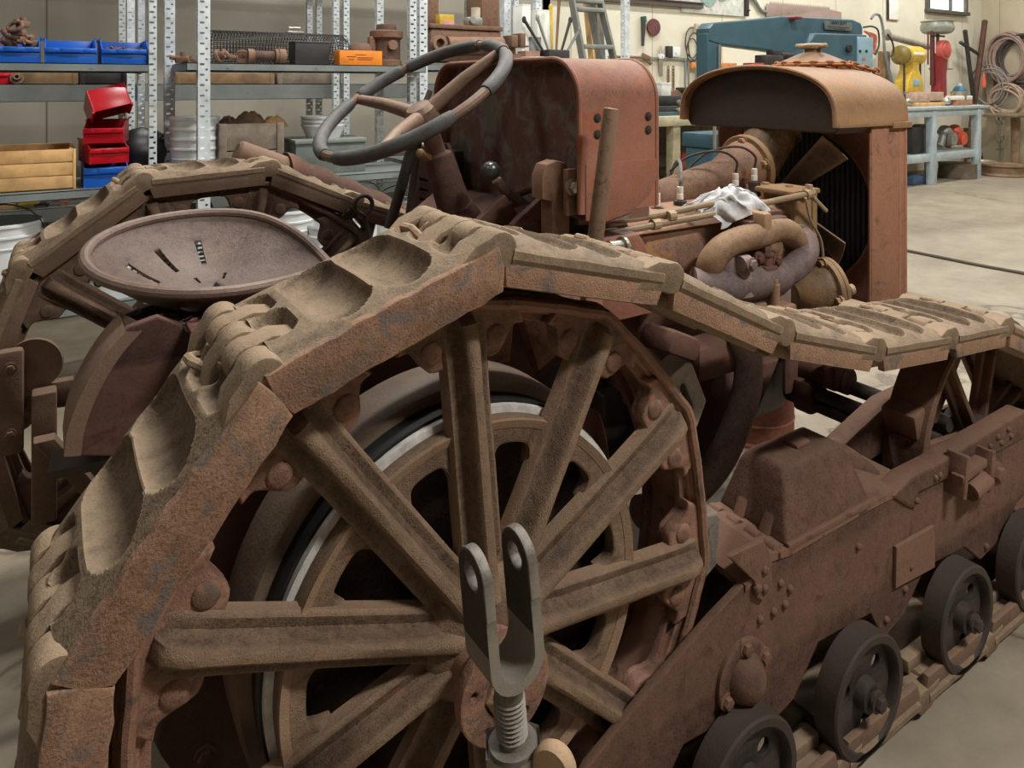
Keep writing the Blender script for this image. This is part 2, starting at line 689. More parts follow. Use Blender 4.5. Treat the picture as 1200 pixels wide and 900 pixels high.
def wheel_pt(a, c=WC, r=RP):
    return (c[0] + r * cos(R(a)), c[1] + r * sin(R(a)))


near_path = [wheel_pt(258), wheel_pt(224.8), wheel_pt(191.5), wheel_pt(158.2), wheel_pt(125.8), wheel_pt(92.4), wheel_pt(58.6),
             (1.171, .959), (1.475, .866), (1.776, .834), (2.055, .810), (2.325, .705), (2.495, .47), (2.455, .17), (2.25, .034),
             (1.9475, .034), (1.645, .034), (1.3425, .034), (1.04, .034), (.7375, .034)]
near_path[0] = (near_path[0][0], .034)
FC = (0.42, 0.592)
far_path = [(.30, .034)] + [wheel_pt(a, FC) for a in (211, 177, 143, 109.5, 76)] + \
           [(.835, 1.05), (1.10, .955), (1.40, .870), (1.70, .835), (1.98, .81), (2.25, .705), (2.42, .47), (2.38, .17), (2.175, .034),
            (1.86, .034), (1.548, .034), (1.236, .034), (.924, .034), (.612, .034)]


def lay_track(path, y0, skirt_m, first=[None]):
    n = len(path)
    for i in range(n):
        ax, az = path[i]
        bx, bz = path[(i + 1) % n]
        L = hypot(bx - ax, bz - az)
        dx, dz = (bx - ax) / L, (bz - az) / L
        if me_shoe.materials:
            sh = bpy.data.objects.new('track_shoe', me_shoe)
            COL.objects.link(sh)
        else:
            sh = link('track_shoe', me_shoe, M_pad)
        sh.parent = tractor
        sh.matrix_parent_inverse = ROOT[tractor.name]
        sh.matrix_basis = Matrix(((dx * L / SL, 0, -dz, ax), (0, 1, 0, y0), (dz * L / SL, 0, dx, az), (0, 0, 0, 1)))
        for k in (0, 1):
            me = (me_flush if i < 5 else me_sk)[k] if skirt_m is M_skirt and az + bz > .3 else me_sk_far[k]  # near shoes on the ground take darker brown: shade put into their colour
            sk = bpy.data.objects.new('side_skirt', me)
            COL.objects.link(sk)
            sk.parent = sh
        pn = bpy.data.objects.new('hinge_pin', me_pin)
        COL.objects.link(pn)
        pn.parent = sh


me_sk_far = [m.copy() for m in me_sk]
for m in me_sk + me_flush[:1]:
    m.materials.append(M_skirt)
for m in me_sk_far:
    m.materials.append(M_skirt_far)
me_pin.materials.append(M_bodydark)
lay_track(near_path, .86, M_skirt)
lay_track(far_path, 2.20, M_skirt_far)


# ---------------------------------------------------------------- drive wheels
def drive_wheel(c, yf, angs, detail, mats, sc=1.0, teeth=()):
    """spoked sprocket wheel, visible face towards -y at yf"""
    cx, cz = c
    mrim, mspoke = mats
    A = sorted([a % 360 for a in angs])

    def nearest(a):
        return min(abs((a - q + 180) % 360 - 180) for q in A)

    # rim: ten flats; a web set back between the spokes, scalloped bosses level with the spokes at their ends
    outer, inner = [], []
    n = 360
    for k in range(n):
        a = 360 * k / n
        d = nearest(a)
        ro = (.497 + .012 * max(0, 1 - d / 6) - .007 * min(1, max(0, (d - 6) / 12))) * sc
        outer.append((cx + ro * cos(R(a)), cz + ro * sin(R(a))))
        s = 1 / (1 + math.exp((d - 9.6) * 1.6))
        ri = (.455 - .046 * s) * sc
        inner.append((cx + ri * cos(R(a)), cz + ri * sin(R(a))))
    mb = MB()
    mb.add(*plate(outer, [inner[::-1]], .016, .003, XZ(yf + .028)))
    for a in A:
        pts = []
        for q in range(-13, 14):
            aa = (a + q) % 360
            d = abs(q)
            s_ = 1 / (1 + math.exp((d - 9.6) * 1.6))
            pts.append((aa, (.458 - .049 * s_) * sc))
        lo = [(cx + r * cos(R(q)), cz + r * sin(R(q))) for q, r in pts]
        hi = [(cx + .486 * sc * cos(R(q)), cz + .486 * sc * sin(R(q))) for q, r in pts[2:-2]][::-1]
        mb.add(*plate(lo + hi, [], .026, .005, XZ(yf + .013), 2))
    # raised outer lip
    lip = [(x + (cx - x) * .02, yf - .003, z + (cz - z) * .02) for x, z in outer[::3]]
    mb.tube(lip, .0095, 8, closed=True)
    mb.tube([(x, y + .016, z) for x, y, z in lip], .009, 8, closed=True)
    # rim barrel behind the flange
    M = T(cx, 0, cz) @ Matrix.Rotation(R(90), 4, 'X')
    mb.lathe([(.482 * sc, -(yf + .012)), (.482 * sc, -(yf + .115)), (.467 * sc, -(yf + .115)), (.467 * sc, -(yf + .012))], 60, M, close=True)
    w = part('drive_wheel', mb, mrim, tractor)
    mb = MB()
    inner2 = [(cx + .455 * sc * cos(R(a * 6)), cz + .455 * sc * sin(R(a * 6))) for a in range(60)]
    outer2 = [(cx + .495 * sc * cos(R(a * 6)), cz + .495 * sc * sin(R(a * 6))) for a in range(60)]
    mb.add(*plate(outer2, [inner2[::-1]], .016, .003, XZ(yf + .12)))
    part('inner_flange', mb, mrim, w)
    # spokes
    prof = [(-.037, -.016), (-.037, .004), (-.033, .009), (-.020, .007), (-.015, .012), (-.0115, .030), (-.006, .036), (.004, .037),
            (.010, .033), (.0135, .014), (.018, .006), (.031, .008), (.037, .003), (.037, -.016)]
    for a in angs:
        er = Vector((cos(R(a)), 0, sin(R(a))))
        et = Vector((sin(R(a)), 0, -cos(R(a))))
        mb = MB()
        V, Fc = [], []
        rs = [.06, .09, .13, .18, .24, .30, .36 * sc, .41 * sc, .445 * sc, .470 * sc, .480 * sc]
        for q, rho in enumerate(rs):
            k = 1.0 + .22 * max(0, (.12 - rho) / .06) + .10 * max(0, (rho / sc - .40) / .05)
            hh = 1.0 if q < len(rs) - 2 else (.75 if q == len(rs) - 2 else .25)
            for t, h in prof:
                jit = mnoise.noise(Vector((rho * 30, t * 60, a))) * .0012
                y = yf + .004 - .024 * (1 - min(rho, .45) / .45) - (h * hh if h > 0 else h) - jit
                V.append(Vector((cx, y, cz)) + er * rho + et * (t * k))
        m = len(prof)
        for q in range(len(rs) - 1):
            for k in range(m):
                Fc.append((q * m + k, q * m + (k + 1) % m, (q + 1) * m + (k + 1) % m, (q + 1) * m + k))
        Fc.append(tuple(range(m)))
        Fc.append(tuple((len(rs) - 1) * m + k for k in range(m)))
        mb.add(V, Fc)
        part('spoke', mb, mspoke, w, ang=40)
        for s in (-1, 1):
            aa = R(a + s * 7.4)
            mb = MB().rivet((cx + .437 * sc * cos(aa), yf + .001, cz + .437 * sc * sin(aa)), (0, -1, 0), .0185, .008)
            part('rivet', mb, mrim, w)
    # web ring, swelling into each spoke
    ring = []
    for k in range(360):
        d = nearest(k)
        t = .27 * R(d)
        ring.append((cx + (.272 - .034 * math.exp(-max(0, t - .036) / .007)) * cos(R(k)), cz + (.272 - .034 * math.exp(-max(0, t - .036) / .007)) * sin(R(k))))
    mb = MB()
    mb.add(*plate(circ(cx, cz, .303, 120), [ring[::-1]], .026, .004, XZ(yf + .010)))
    mb.lathe([(.292, -(yf - .004)), (.306, -(yf - .010)), (.306, -(yf + .026)), (.292, -(yf + .026))], 96, M, close=True)
    part('web_ring', mb, mspoke, w, ang=30)
    # slotted tooth plates standing out from the rim where no shoe covers it
    for a in teeth:
        Ma = XZ(yf + .045) @ T(cx + (sc - 1) * .5 * cos(R(a)), cz + (sc - 1) * .5 * sin(R(a)), 0) @ Matrix.Rotation(R(a), 4, 'Z')
        out = [(.47, -.066), (.520, -.062), (.558, -.036), (.558, .050), (.548, .060), (.47, .062)]
        mb = MB()
        mb.add(*plate(out, [stadium(.522, .004, .045, .011, R(90))[::-1]], .05, .005, Ma))
        part('tooth_plate', mb, M_lug, w, 'grey slotted tooth plate')
    if not detail:
        mb = MB()
        mb.lathe([(0, -(yf - .06)), (.085, -(yf - .06)), (.1, -(yf - .04)), (.1, -(yf + .1)), (0, -(yf + .1))], 32, M)
        part('hub', mb, mspoke, w)
        return w
    # hub with flange and studs
    mb = MB()
    mb.lathe([(0, -(yf + .05)), (.104, -(yf + .05)), (.108, -(yf - .012)), (.092, -(yf - .036)), (.06, -(yf - .050)), (0, -(yf - .052))], 48, M)
    part('hub', mb, mspoke, w)
    mb = MB()
    yh = yf - .110
    fx, fz = cx - .020, cz - .020
    hh = [circ(fx + .053 * cos(R(q)), fz + .053 * sin(R(q)), .008, 12)[::-1] for q in (20, 92, 164, 236, 308)]
    mb.add(*plate(circ(fx, fz, .070, 40), hh + [circ(fx, fz, .036, 30)[::-1]], .020, .003, XZ(yh + .011)))
    Mf = T(fx, 0, fz) @ Matrix.Rotation(R(90), 4, 'X')
    mb.lathe([(.036, -(yh + .07)), (.054, -(yh + .07)), (.052, -(yh + .015)), (.036, -(yh + .015))], 40, Mf, close=True)
    part('hub_flange', mb, M_rim, w, 'red-brown hub flange')
    mb = MB()
    mb.lathe([(0, -(yh - .008)), (.026, -(yh - .008)), (.034, -(yh - .002)), (.038, -(yh + .02)), (0, -(yh + .02))], 6, Mf)
    part('axle_nut', mb, M_spoke, w)
    # drum behind the spokes
    mb = MB()
    mb.lathe([(.300, -(yf + .020)), (.318, -(yf + .020)), (.318, -(yf + .032)), (.300, -(yf + .032))], 96, M, close=True)
    part('worn_ring', mb, M_worn, w, 'bright worn steel ring')
    mb = MB()
    mb.lathe([(.290, -(yf + .034)), (.322, -(yf + .034)), (.322, -(yf + .075)), (.290, -(yf + .075))], 80, M, close=True)
    part('drum_groove', mb, M_black, w)
    mb = MB()
    mb.lathe([(.322, -(yf + .070)), (.340, -(yf + .070)), (.345, -(yf + .078)), (.345, -(yf + .165)), (.335, -(yf + .17)), (.322, -(yf + .17))],
             60, M, R(48), R(255), close=True)
    part('brake_band', mb, M_drum, w)
    mb = MB()
    mb.lathe([(0, -(yf + .045)), (.16, -(yf + .045)), (.18, -(yf + .06)), (.300, -(yf + .06)), (.300, -(yf + .12)), (0, -(yf + .12))], 64, M)
    for q in range(10):
        a = R(36 * q + 10)
        mb.rivet((cx + .235 * cos(a), yf + .061, cz + .235 * sin(a)), (0, -1, 0), .010, .007)
    part('drum_face', mb, M_drumin, w)
    return w


near_angs = [161.4, 126.5, 93.5, 59.5, 25.7, -8.5, -44, -84, -124, -161.5]
drive_wheel(WC, .965, near_angs, True, (M_rim, M_spoke), 1.0, (25.7, -8.5, -44))
far_angs = [76, 109.5, 143, 177, 213, 249, 285, 321, 357, 40]
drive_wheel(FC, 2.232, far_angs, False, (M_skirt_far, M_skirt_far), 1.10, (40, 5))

# dark backing sheet behind the rear half of the wheel
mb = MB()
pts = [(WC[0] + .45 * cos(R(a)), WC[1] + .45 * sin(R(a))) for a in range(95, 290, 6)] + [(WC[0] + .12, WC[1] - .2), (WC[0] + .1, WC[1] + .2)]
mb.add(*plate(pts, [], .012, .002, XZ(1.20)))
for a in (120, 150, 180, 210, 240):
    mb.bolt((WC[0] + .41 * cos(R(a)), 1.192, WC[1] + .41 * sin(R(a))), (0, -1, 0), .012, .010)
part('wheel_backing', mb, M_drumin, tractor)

# thin guard sheet curving behind the wheel
mb = MB()
M = T(WC[0] + .03, 0, WC[1]) @ Matrix.Rotation(R(90), 4, 'X')
mb.lathe([(.395, -1.16), (.398, -1.16), (.398, -1.30), (.395, -1.30)], 40, M, R(-62), R(22), close=True)
part('drum_guard', mb, M_rim, tractor)
# ---------------------------------------------------------------- track frames, rollers, idlers
def roller(x, z, y, r, parent):
    M = T(x, 0, z) @ Matrix.Rotation(R(90), 4, 'X')
    mb = MB()
    mb.lathe([(r * .80, -(y + .05)), (r, -(y + .05)), (r, -(y + .004)), (r * .97, -y), (r * .86, -y), (r * .82, -(y + .006)), (r * .80, -(y + .03))], 48, M, close=True)
    web_h = [circ(x + r * .52 * cos(R(q)), z + r * .52 * sin(R(q)), r * .15, 14)[::-1] for q in (40, 160, 280)]
    mb.add(*plate(circ(x, z, r * .82, 40), web_h, .012, .002, XZ(y + .026)))
    o = part('track_roller', mb, M_roller, parent)
    mb = MB()
    mb.lathe([(0, -(y - .012)), (.016, -(y - .012)), (.018, -(y - .004)), (r * .24, -(y - .002)), (r * .27, -(y + .012)), (r * .30, -(y + .05)), (0, -(y + .05))], 24, M)
    part('roller_hub', mb, M_roller, o)
    mb = MB().bolt((x + .002, y - .012, z), (0, -1, 0), .015, .014)
    part('roller_nut', mb, M_roller, o)


YP = .918


def P2(u, v, y=YP):
    p = PY(u, v, y)
    return (p.x, p.z)


def track_frame(near):
    dy = 0 if near else 1.27
    y = YP + dy
    dx = 0 if near else -.10
    # outline of the side plate: from the tail up along the slanted rear edge, the top edge, then the nose and the belly
    top = [(.60, .150), P2(690, 900), P2(762, 812), P2(832, 730), P2(872, 688), P2(902, 652), P2(925, 645), P2(1022, 590), P2(1070, 566),
           P2(1146, 523), P2(1180, 506), P2(1196, 497)]
    body = top + [(2.42, .44), (2.44, .36), (2.36, .30), (2.22, .285), (2.15, .22), (2.02, .20), (1.94, .26), (1.75, .275), (1.66, .20), (1.58, .18),
                  (1.53, .255), (1.34, .27), (1.26, .19), (1.18, .17), (1.13, .235), (.95, .25), (.86, .16), (.70, .10)]
    body = [(a + dx, b) for a, b in body]
    mb = MB()
    mb.add(*plate(body, [], .016, .003, XZ(y + .008)))
    fr = part('track_frame', mb, M_frame, tractor)
    # top plating, inner plate
    tl = [(a + dx, b) for a, b in top[4:10]]
    mb = MB()
    for (x0, z0), (x1, z1) in zip(tl, tl[1:]):
        if x0 < 1.66 + dx:
            V = [(x0, y - .003, z0 + .005), (x1, y - .003, z1 + .005), (x1, y + .175, z1 + .012), (x0, y + .175, z0 + .012)]
            V2 = [(a, b, c - .014) for a, b, c in V]
            mb.add(V + V2, [(0, 1, 2, 3), (7, 6, 5, 4), (0, 4, 5, 1), (1, 5, 6, 2), (2, 6, 7, 3), (3, 7, 4, 0)])
    part('frame_top', mb, M_frame, fr)
    mb = MB()
    inner = [(a, b - .005) for a, b in body if a > .80 + dx]
    mb.add(*plate(inner, [], .012, .002, XZ(y + .172)))
    part('inner_plate', mb, M_frame, fr)
    # idler wheel at the front
    ic = (2.17 + dx, .43)
    yi = y + .045
    M = T(ic[0], 0, ic[1]) @ Matrix.Rotation(R(90), 4, 'X')
    mb = MB()
    mb.lathe([(.305, -(yi + .02)), (.335, -(yi - .005)), (.345, -(yi - .005)), (.350, -yi), (.350, -(yi + .10)), (.345, -(yi + .105)), (.335, -(yi + .105)), (.305, -(yi + .08))], 64, M, close=True)
    iw = part('front_idler', mb, M_frame, tractor)
    for q in range(7):
        a = R(360 / 7 * q + 20)
        er = Vector((cos(a), 0, sin(a)))
        et = Vector((sin(a), 0, -cos(a)))
        mb = MB()
        Ms = Matrix(((er.x, et.x, 0, ic[0]), (0, 0, -1, yi + .05), (er.z, et.z, 0, ic[1]), (0, 0, 0, 1)))
        mb.box((.19, 0, 0), (.26, .052, .018), Ms, .004)
        mb.box((.19, 0, .014), (.26, .018, .036), Ms, .006)
        part('idler_spoke', mb, M_frame, iw)
    mb = MB()
    mb.lathe([(0, -(yi - .03)), (.05, -(yi - .03)), (.07, -(yi - .01)), (.075, -(yi + .1)), (0, -(yi + .1))], 28, M)
    part('idler_hub', mb, M_roller, iw)
    for x in (.70, 1.07, 1.434, 1.836, 2.20):
        roller(x + dx, .150, y - .058, .122, fr)
    if not near:
        return
    # ------- box cover on top of the frame
    cb = [P2(928, 644), P2(1022, 590)]
    x0, z0 = cb[0]
    x1, z1 = cb[1]
    x0 -= .01
    yA, yB = y + .004, y + .178
    ht = .125
    zb = z0 + .004
    V = []
    for zz, ix, iy in ((0, 0, 0), (.012, 0, 0), (ht - .018, .045, .035), (ht, .062, .050)):
        V += [(x0 + ix * .9, yA + iy, zb + zz), (x1 - ix * .6, yA + iy, zb + zz), (x1 - ix * .6, yB - iy * .6, zb + zz), (x0 + ix * .9, yB - iy * .6, zb + zz)]
    Fc = []
    for k in range(3):
        for q in range(4):
            Fc.append((k * 4 + q, k * 4 + (q + 1) % 4, k * 4 + 4 + (q + 1) % 4, k * 4 + 4 + q))
    Fc += [(12, 13, 14, 15), (3, 2, 1, 0)]
    bm = bmesh.new()
    vs = [bm.verts.new(p) for p in V]
    for f in Fc:
        bm.faces.new([vs[i] for i in f])
    bmesh.ops.recalc_face_normals(bm, faces=bm.faces[:])
    ed = [e for e in bm.edges if min(v.co.z for v in e.verts) > zb + .005 and e.calc_face_angle(0) > .25]
    bmesh.ops.bevel(bm, geom=ed, offset=.010, segments=3, profile=.5, affect='EDGES')
    bm.verts.index_update()
    mb = MB().add([v.co.copy() for v in bm.verts], [[v.index for v in f.verts] for f in bm.faces])
    bm.free()
    # lip round the foot
    mb.box(((x0 + x1) / 2, yA - .002, zb + .004), (x1 - x0 + .006, .012, .014), bev=.003)
    mb.box(((x0 + x1) / 2 + .02, (yA + yB) / 2 + .01, zb + ht + .003), (.05, .04, .014), bev=.006)
    # two ribs on the sloped rear end
    for q in (.30, .68):
        yy = yA + (yB - yA) * q
        mb.prism([(x0 - .012, zb), (x0 + .052, zb + ht * .86), (x0 + .058, zb + ht * .80), (x0 + .02, zb)], -.013, .013, XZ(yy), bev=.003)
    part('cover_box', mb, M_frame, fr)
    # hinge lugs at the back of the cover
    mb = MB()
    for q in (.08, .34, .62, .9):
        yy = yA + (yB - yA) * q
        mb.cyl((x0 - .03, yy - .014, zb + .004), (x0 - .03, yy + .014, zb + .004), .014, 12)
        mb.box((x0 - .07, yy, zb - .008), (.09, .022, .016), bev=.004, rot=(0, R(-18), 0))
    mb.cyl((x0 - .03, yA - .012, zb + .004), (x0 - .03, yB, zb + .004), .006, 10)
    part('cover_hinge', mb, M_frame, fr)
    # gusset riveted over the shoulder
    g = [P2(u, v, y - .006) for u, v in ((855, 652), (893, 634), (902, 652), (903, 690), (893, 702), (886, 698), (884, 680), (872, 668))]
    mb = MB()
    mb.add(*plate(g, [], .012, .002, XZ(y - .003)))
    for q in ((896, 668), (896, 690), (888, 690)):
        p = PY(*q, y - .009)
        mb.rivet(p, (0, -1, 0), .009, .007)
    part('gusset', mb, M_frame, fr)
    for u, v in ((914, 683), (919, 708), (906, 717), (890, 726), (925, 690), (1005, 640), (1060, 690), (1095, 720), (1038, 726), (1100, 700), (1190, 598), (1155, 640)):
        part('rivet', MB().rivet(PY(u, v, y), (0, -1, 0), .0085, .008), M_frame, fr)
    # bearing cap
    p = PY(868, 790, y)
    mb = MB()
    M = frame((p.x, y, p.z), (0, -1, 0))
    mb.lathe([(.068, 0), (.068, .008), (.060, .012), (.045, .012), (.042, .020), (.032, .034), (.018, .044), (0, .047)], 32, M)
    for a in (20, 90, 200, 270):
        mb.bolt((p.x + .056 * cos(R(a)), y - .010, p.z + .056 * sin(R(a))), (0, -1, 0), .011, .012)
    part('bearing_cap', mb, M_frame, fr)
    # small access plate
    ap = [P2(u, v) for u, v in ((1047, 640), (1091, 615), (1091, 662), (1046, 686))]
    mb = MB()
    mb.add(*plate(ap, [], .010, .002, XZ(y - .004)))
    mb.rivet(PY(1068, 665, y - .009), (0, -1, 0), .006, .005)
    part('access_plate', mb, M_frame, fr)
    # front yoke: near and far top rails and cross lump
    ra = [P2(u, v, y - .004) for u, v in ((1049, 580), (1068, 562), (1100, 545), (1148, 515), (1200, 484), (1200, 510), (1146, 540), (1075, 575), (1071, 592), (1064, 590))]
    mb = MB()
    mb.add(*plate(ra, [], .05, .006, XZ(y + .018)))
    for u, v in ((1096, 560), (1101, 557), (1126, 546), (1131, 541), (1150, 530), (1160, 523), (1169, 512), (1173, 519), (1181, 503), (1184, 511), (1074, 587)):
        mb.rivet(PY(u, v, y - .007), (0, -1, 0), .008, .007)
    part('yoke_rail', mb, M_frame, fr)
    mb = MB()
    xs = [1.60, 1.64, 1.72, 1.86, 1.98, 2.02, 1.98, 1.62]
    zs = [.475, .52, .545, .585, .59, .55, .47, .44]
    mb.prism(list(zip(xs, zs)), -.028, .028, XZ(y + .175), bev=.012)
    part('yoke_rail', mb, M_frame, fr)
    mb = MB()
    mb.sheet(lambda a, b: (1.60 + .07 * b + .02 * sin(pi * a), y + .005 + .17 * a, .468 + .05 * a + .014 * sin(pi * b) - .012 * sin(pi * a)), 14, 10, .022)
    part('yoke_bridge', mb, M_frame, fr)
    # recoil clamp on the nose
    mb = MB()
    for u, v, w in ((1120, 555, .05), (1150, 548, .045)):
        p = PY(u, v, y - .02)
        mb.box((p.x, y - .022, p.z), (.018, .05, .10), bev=.004, rot=(0, R(12), 0))
    p = PY(1136, 550, y - .03)
    mb.box((p.x, y - .03, p.z), (.12, .03, .020), bev=.004, rot=(0, R(-6), 0))
    p = PY(1138, 570, y - .02)
    mb.cyl((p.x - .03, y - .03, p.z), (p.x + .05, y - .03, p.z + .01), .022, 14)
    p = PY(1160, 552, y - .03)
    mb.bolt((p.x, y - .045, p.z), (0, -1, 0), .02, .016)
    part('adjuster_clamp', mb, M_frame, fr)
    # bent arm with its block standing in the yoke
    mb = MB()
    pA, pB = PY(1118, 405, 1.04), PY(1080, 500, 1.04)
    path = [(pA.x, pA.z), (pA.x - .075, pA.z - .085), (pB.x + .015, pB.z + .01)]
    left = [(x - .035, z) for x, z in path]
    rightp = [(x + .045, z - .012) for x, z in path][::-1]
    mb.prism(left + rightp, -.010, .010, XZ(1.04) , bev=.003)
    part('track_support', mb, M_frame, fr)
    p = PY(1075, 492, 1.0)
    mb = MB()
    mb.box((p.x - .01, 1.02, p.z + .005), (.085, .09, .065), bev=.008, rot=(0, R(-12), 0))
    mb.prism([(p.x, p.z - .03), (p.x + .05, p.z - .03), (p.x + .055, p.z - .10), (p.x + .075, p.z - .15), (p.x + .045, p.z - .135), (p.x + .015, p.z - .09)], -.016, .016, XZ(1.01), bev=.004)
    part('support_block', mb, M_frame, fr)


track_frame(True)
track_frame(False)

# cross tubes and bearing between the frames
mb = MB()
for x, z in ((2.075, .49), (2.02, .455)):
    mb.cyl((x, 1.02, z), (x, 2.2, z), .022, 16)
mb.box((2.045, 1.6, .42), (.10, 1.10, .03), bev=.006)
cb = part('cross_tube', mb, M_bodydark, tractor)
mb = MB()
mb.cyl((2.05, 1.30, .515), (2.05, 1.52, .515), .040, 20)
mb.box((2.03, 1.33, .53), (.085, .05, .075), bev=.010)
mb.box((2.03, 1.42, .44), (.09, .07, .10), bev=.015)
mb.box((2.03, 1.50, .50), (.16, .10, .13), bev=.02)
mb.bolt((2.01, 1.34, .57), (0, 0, 1), .014, .012)
mb.bolt((2.07, 1.34, .57), (0, 0, 1), .014, .012)
part('cross_bearing', mb, M_body, cb)
# ---------------------------------------------------------------- body, seat, steering
# transmission case: rounded tail, flat sides
prof = [(.19, .70), (.19, .935), (.60, .935), (.95, .96), (1.0, .93), (1.0, .36), (.50, .36), (.36, .56)]
mb = MB()
mb.add(*plate(prof, [], .42, .018, XZ(1.66), res=3))
case = part('transmission_case', mb, M_body, tractor)
# tail plate under the seat with a turned flange along its curved rear edge
edge = spline([(.030, 0, .805), (.036, 0, .85), (.056, 0, .905), (.085, 0, .955), (.120, 0, .995)], 5)
edge = [(p.x, p.z) for p in edge]
mb = MB()
mb.add(*plate(edge + [(.165, 1.005), (.20, .985), (.23, .93), (.62, .93), (.62, .66), (.30, .70), (.16, .765)], [], .020, .004, XZ(1.425)))
tp = part('tail_plate', mb, M_body, case)
mb = MB()
V, Fc = [], []
for (x, z) in edge:
    V += [(x - .006, 1.405, z), (x + .018, 1.402, z - .004), (x + .018, 1.47, z - .004), (x - .006, 1.53, z)]
for k in range(len(edge) - 1):
    for q in range(4):
        Fc.append((k * 4 + q, k * 4 + (q + 1) % 4, k * 4 + 4 + (q + 1) % 4, k * 4 + 4 + q))
mb.add(V, Fc)
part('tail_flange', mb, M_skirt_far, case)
for x, z in ((.36, .91), (.60, .91), (.82, .93)):
    part('case_bolt', MB().bolt((x, 1.408, z), (0, -1, 0), .013, .012), M_bodydark, case)
# side inspection plate and its holes
mb = MB()
mb.add(*plate([(.20, .58), (.40, .58), (.44, .72), (.40, .93), (.24, .93), (.19, .80)], [circ(.345, .80, .035, 20)[::-1]], .014, .003, XZ(1.41)))
mb.lathe([(0, 0), (.022, 0), (.03, .006), (.03, .02), (0, .02)], 20, frame((.345, 1.425, .80), (0, -1, 0)))
part('inspection_plate', mb, M_body, case)
# final drive housings to both wheels
for y0, y1, c in ((1.08, 1.43, WC), (1.86, 2.24, FC)):
    M = T(c[0], 0, c[1]) @ Matrix.Rotation(R(90), 4, 'X')
    mb = MB()
    mb.lathe([(0, -y0), (.20, -y0), (.24, -(y0 + .02)), (.27, -(y0 + .10)), (.29, -(y1 - .05)), (.30, -y1), (0, -y1)], 48, M)
    for q in range(8):
        a = R(45 * q + 12)
        mb.bolt((c[0] + .245 * cos(a), y0 + .06, c[1] + .245 * sin(a)), (0, -1, 0), .014, .014)
    part('final_drive_housing', mb, M_drumin, tractor)
# rear quarter plate behind the near wheel with a bolt, flat top shelf over the final drive
mb = MB()
mb.add(*plate([(.16, .70), (.20, .93), (.34, 1.02), (.62, 1.03), (.90, .98), (.98, .80), (.80, .70)], [], .016, .003, XZ(1.30)))
mb.bolt((.515, 1.29, .955), (0, -1, 0), .016, .022)
mb.box((.52, 1.36, .985), (.62, .12, .012), bev=.003)
part('guard_plate', mb, M_body, tractor)
mb = MB()
mb.box((.72, 1.22, .94), (.10, .05, .12), bev=.004, rot=(0, R(6), 0))
mb.box((.90, 1.25, .93), (.16, .03, .16), bev=.004, rot=(0, R(-20), R(8)))
mb.box((1.02, 1.28, .92), (.05, .06, .22), bev=.006)
part('guard_bracket', mb, M_rim, tractor)
mb = MB()
mb.prism([(.70, .70), (1.05, .86), (1.10, .82), (.75, .64)], -.02, .02, XZ(1.30), bev=.004)
mb.prism([(.98, .95), (1.16, .78), (1.20, .60), (1.14, .60), (1.10, .76), (.94, .91)], -.015, .015, XZ(1.20), bev=.004)
part('brake_lever_link', mb, M_bodydark, tractor)
# drawbar and tail brackets low at the back
mb = MB()
d0, d1 = PY(64, 545, 1.55), PY(215, 512, 1.45)
mb.tube([d0, d1], .026, 4)
mb.box((.20, 1.66, .56), (.05, .60, .05), bev=.006)
mb.box((.36, 1.30, .50), (.36, .05, .06), bev=.006, rot=(0, 0, R(20)))
mb.prism([(.10, .70), (.30, .66), (.36, .50), (.20, .50)], -.06, .06, XZ(1.62), bev=.01)
part('drawbar', mb, M_bodydark, tractor)
c0, c1, c2 = PY(42, 424, 2.06), PY(52, 461, 2.06), PY(12, 455, 2.02)
mb = MB()
mb.lathe([(0, 0), (.054, 0), (.060, .006), (.060, .02), (0, .02)], 32, frame(c0, (-.25, -1, 0)))
mb.box(c1, (.12, .03, .052), bev=.004)
mb.box((c2.x, c2.y, c2.z - .03), (.052, .035, .24), bev=.010)
mb.bolt((c2.x, c2.y - .018, c2.z + .05), (0, -1, 0), .010, .008)
mb.bolt((c2.x, c2.y - .018, c2.z - .10), (0, -1, 0), .010, .008)
mb.box((c1.x, 2.0, c1.z - .12), (.05, .05, .30), bev=.006)
mb.prism([(c1.x - .02, .62), (c1.x + .02, .62), (c1.x + .16, .40), (c1.x + .12, .40)], -.02, .02, XZ(1.95), bev=.003)
part('rear_bracket', mb, M_skirt_far, tractor)

# ------- seat pan
SC, SR = Vector((.305, 1.655, 1.045)), .235
tilt = Matrix.Rotation(R(9), 4, 'X') @ Matrix.Rotation(R(-4), 4, 'Y')


def seat_pt(a, rho):
    """dished pan, a round the rim, low notch to the front (+x)"""
    x = SR * 1.02 * rho * cos(a)
    y = SR * 1.0 * rho * sin(a)
    back = .5 - .5 * cos(a)
    fr = max(0, cos(a)) ** 4
    z = -.080 + rho ** 2.2 * (.085 + .040 * back - .060 * fr)
    if rho > .93:
        z += (rho - .93) * .12
    return SC + tilt.to_3x3() @ Vector((x, y, z))


mb = MB()
na, nr = 72, 22
V, Fc = [], []
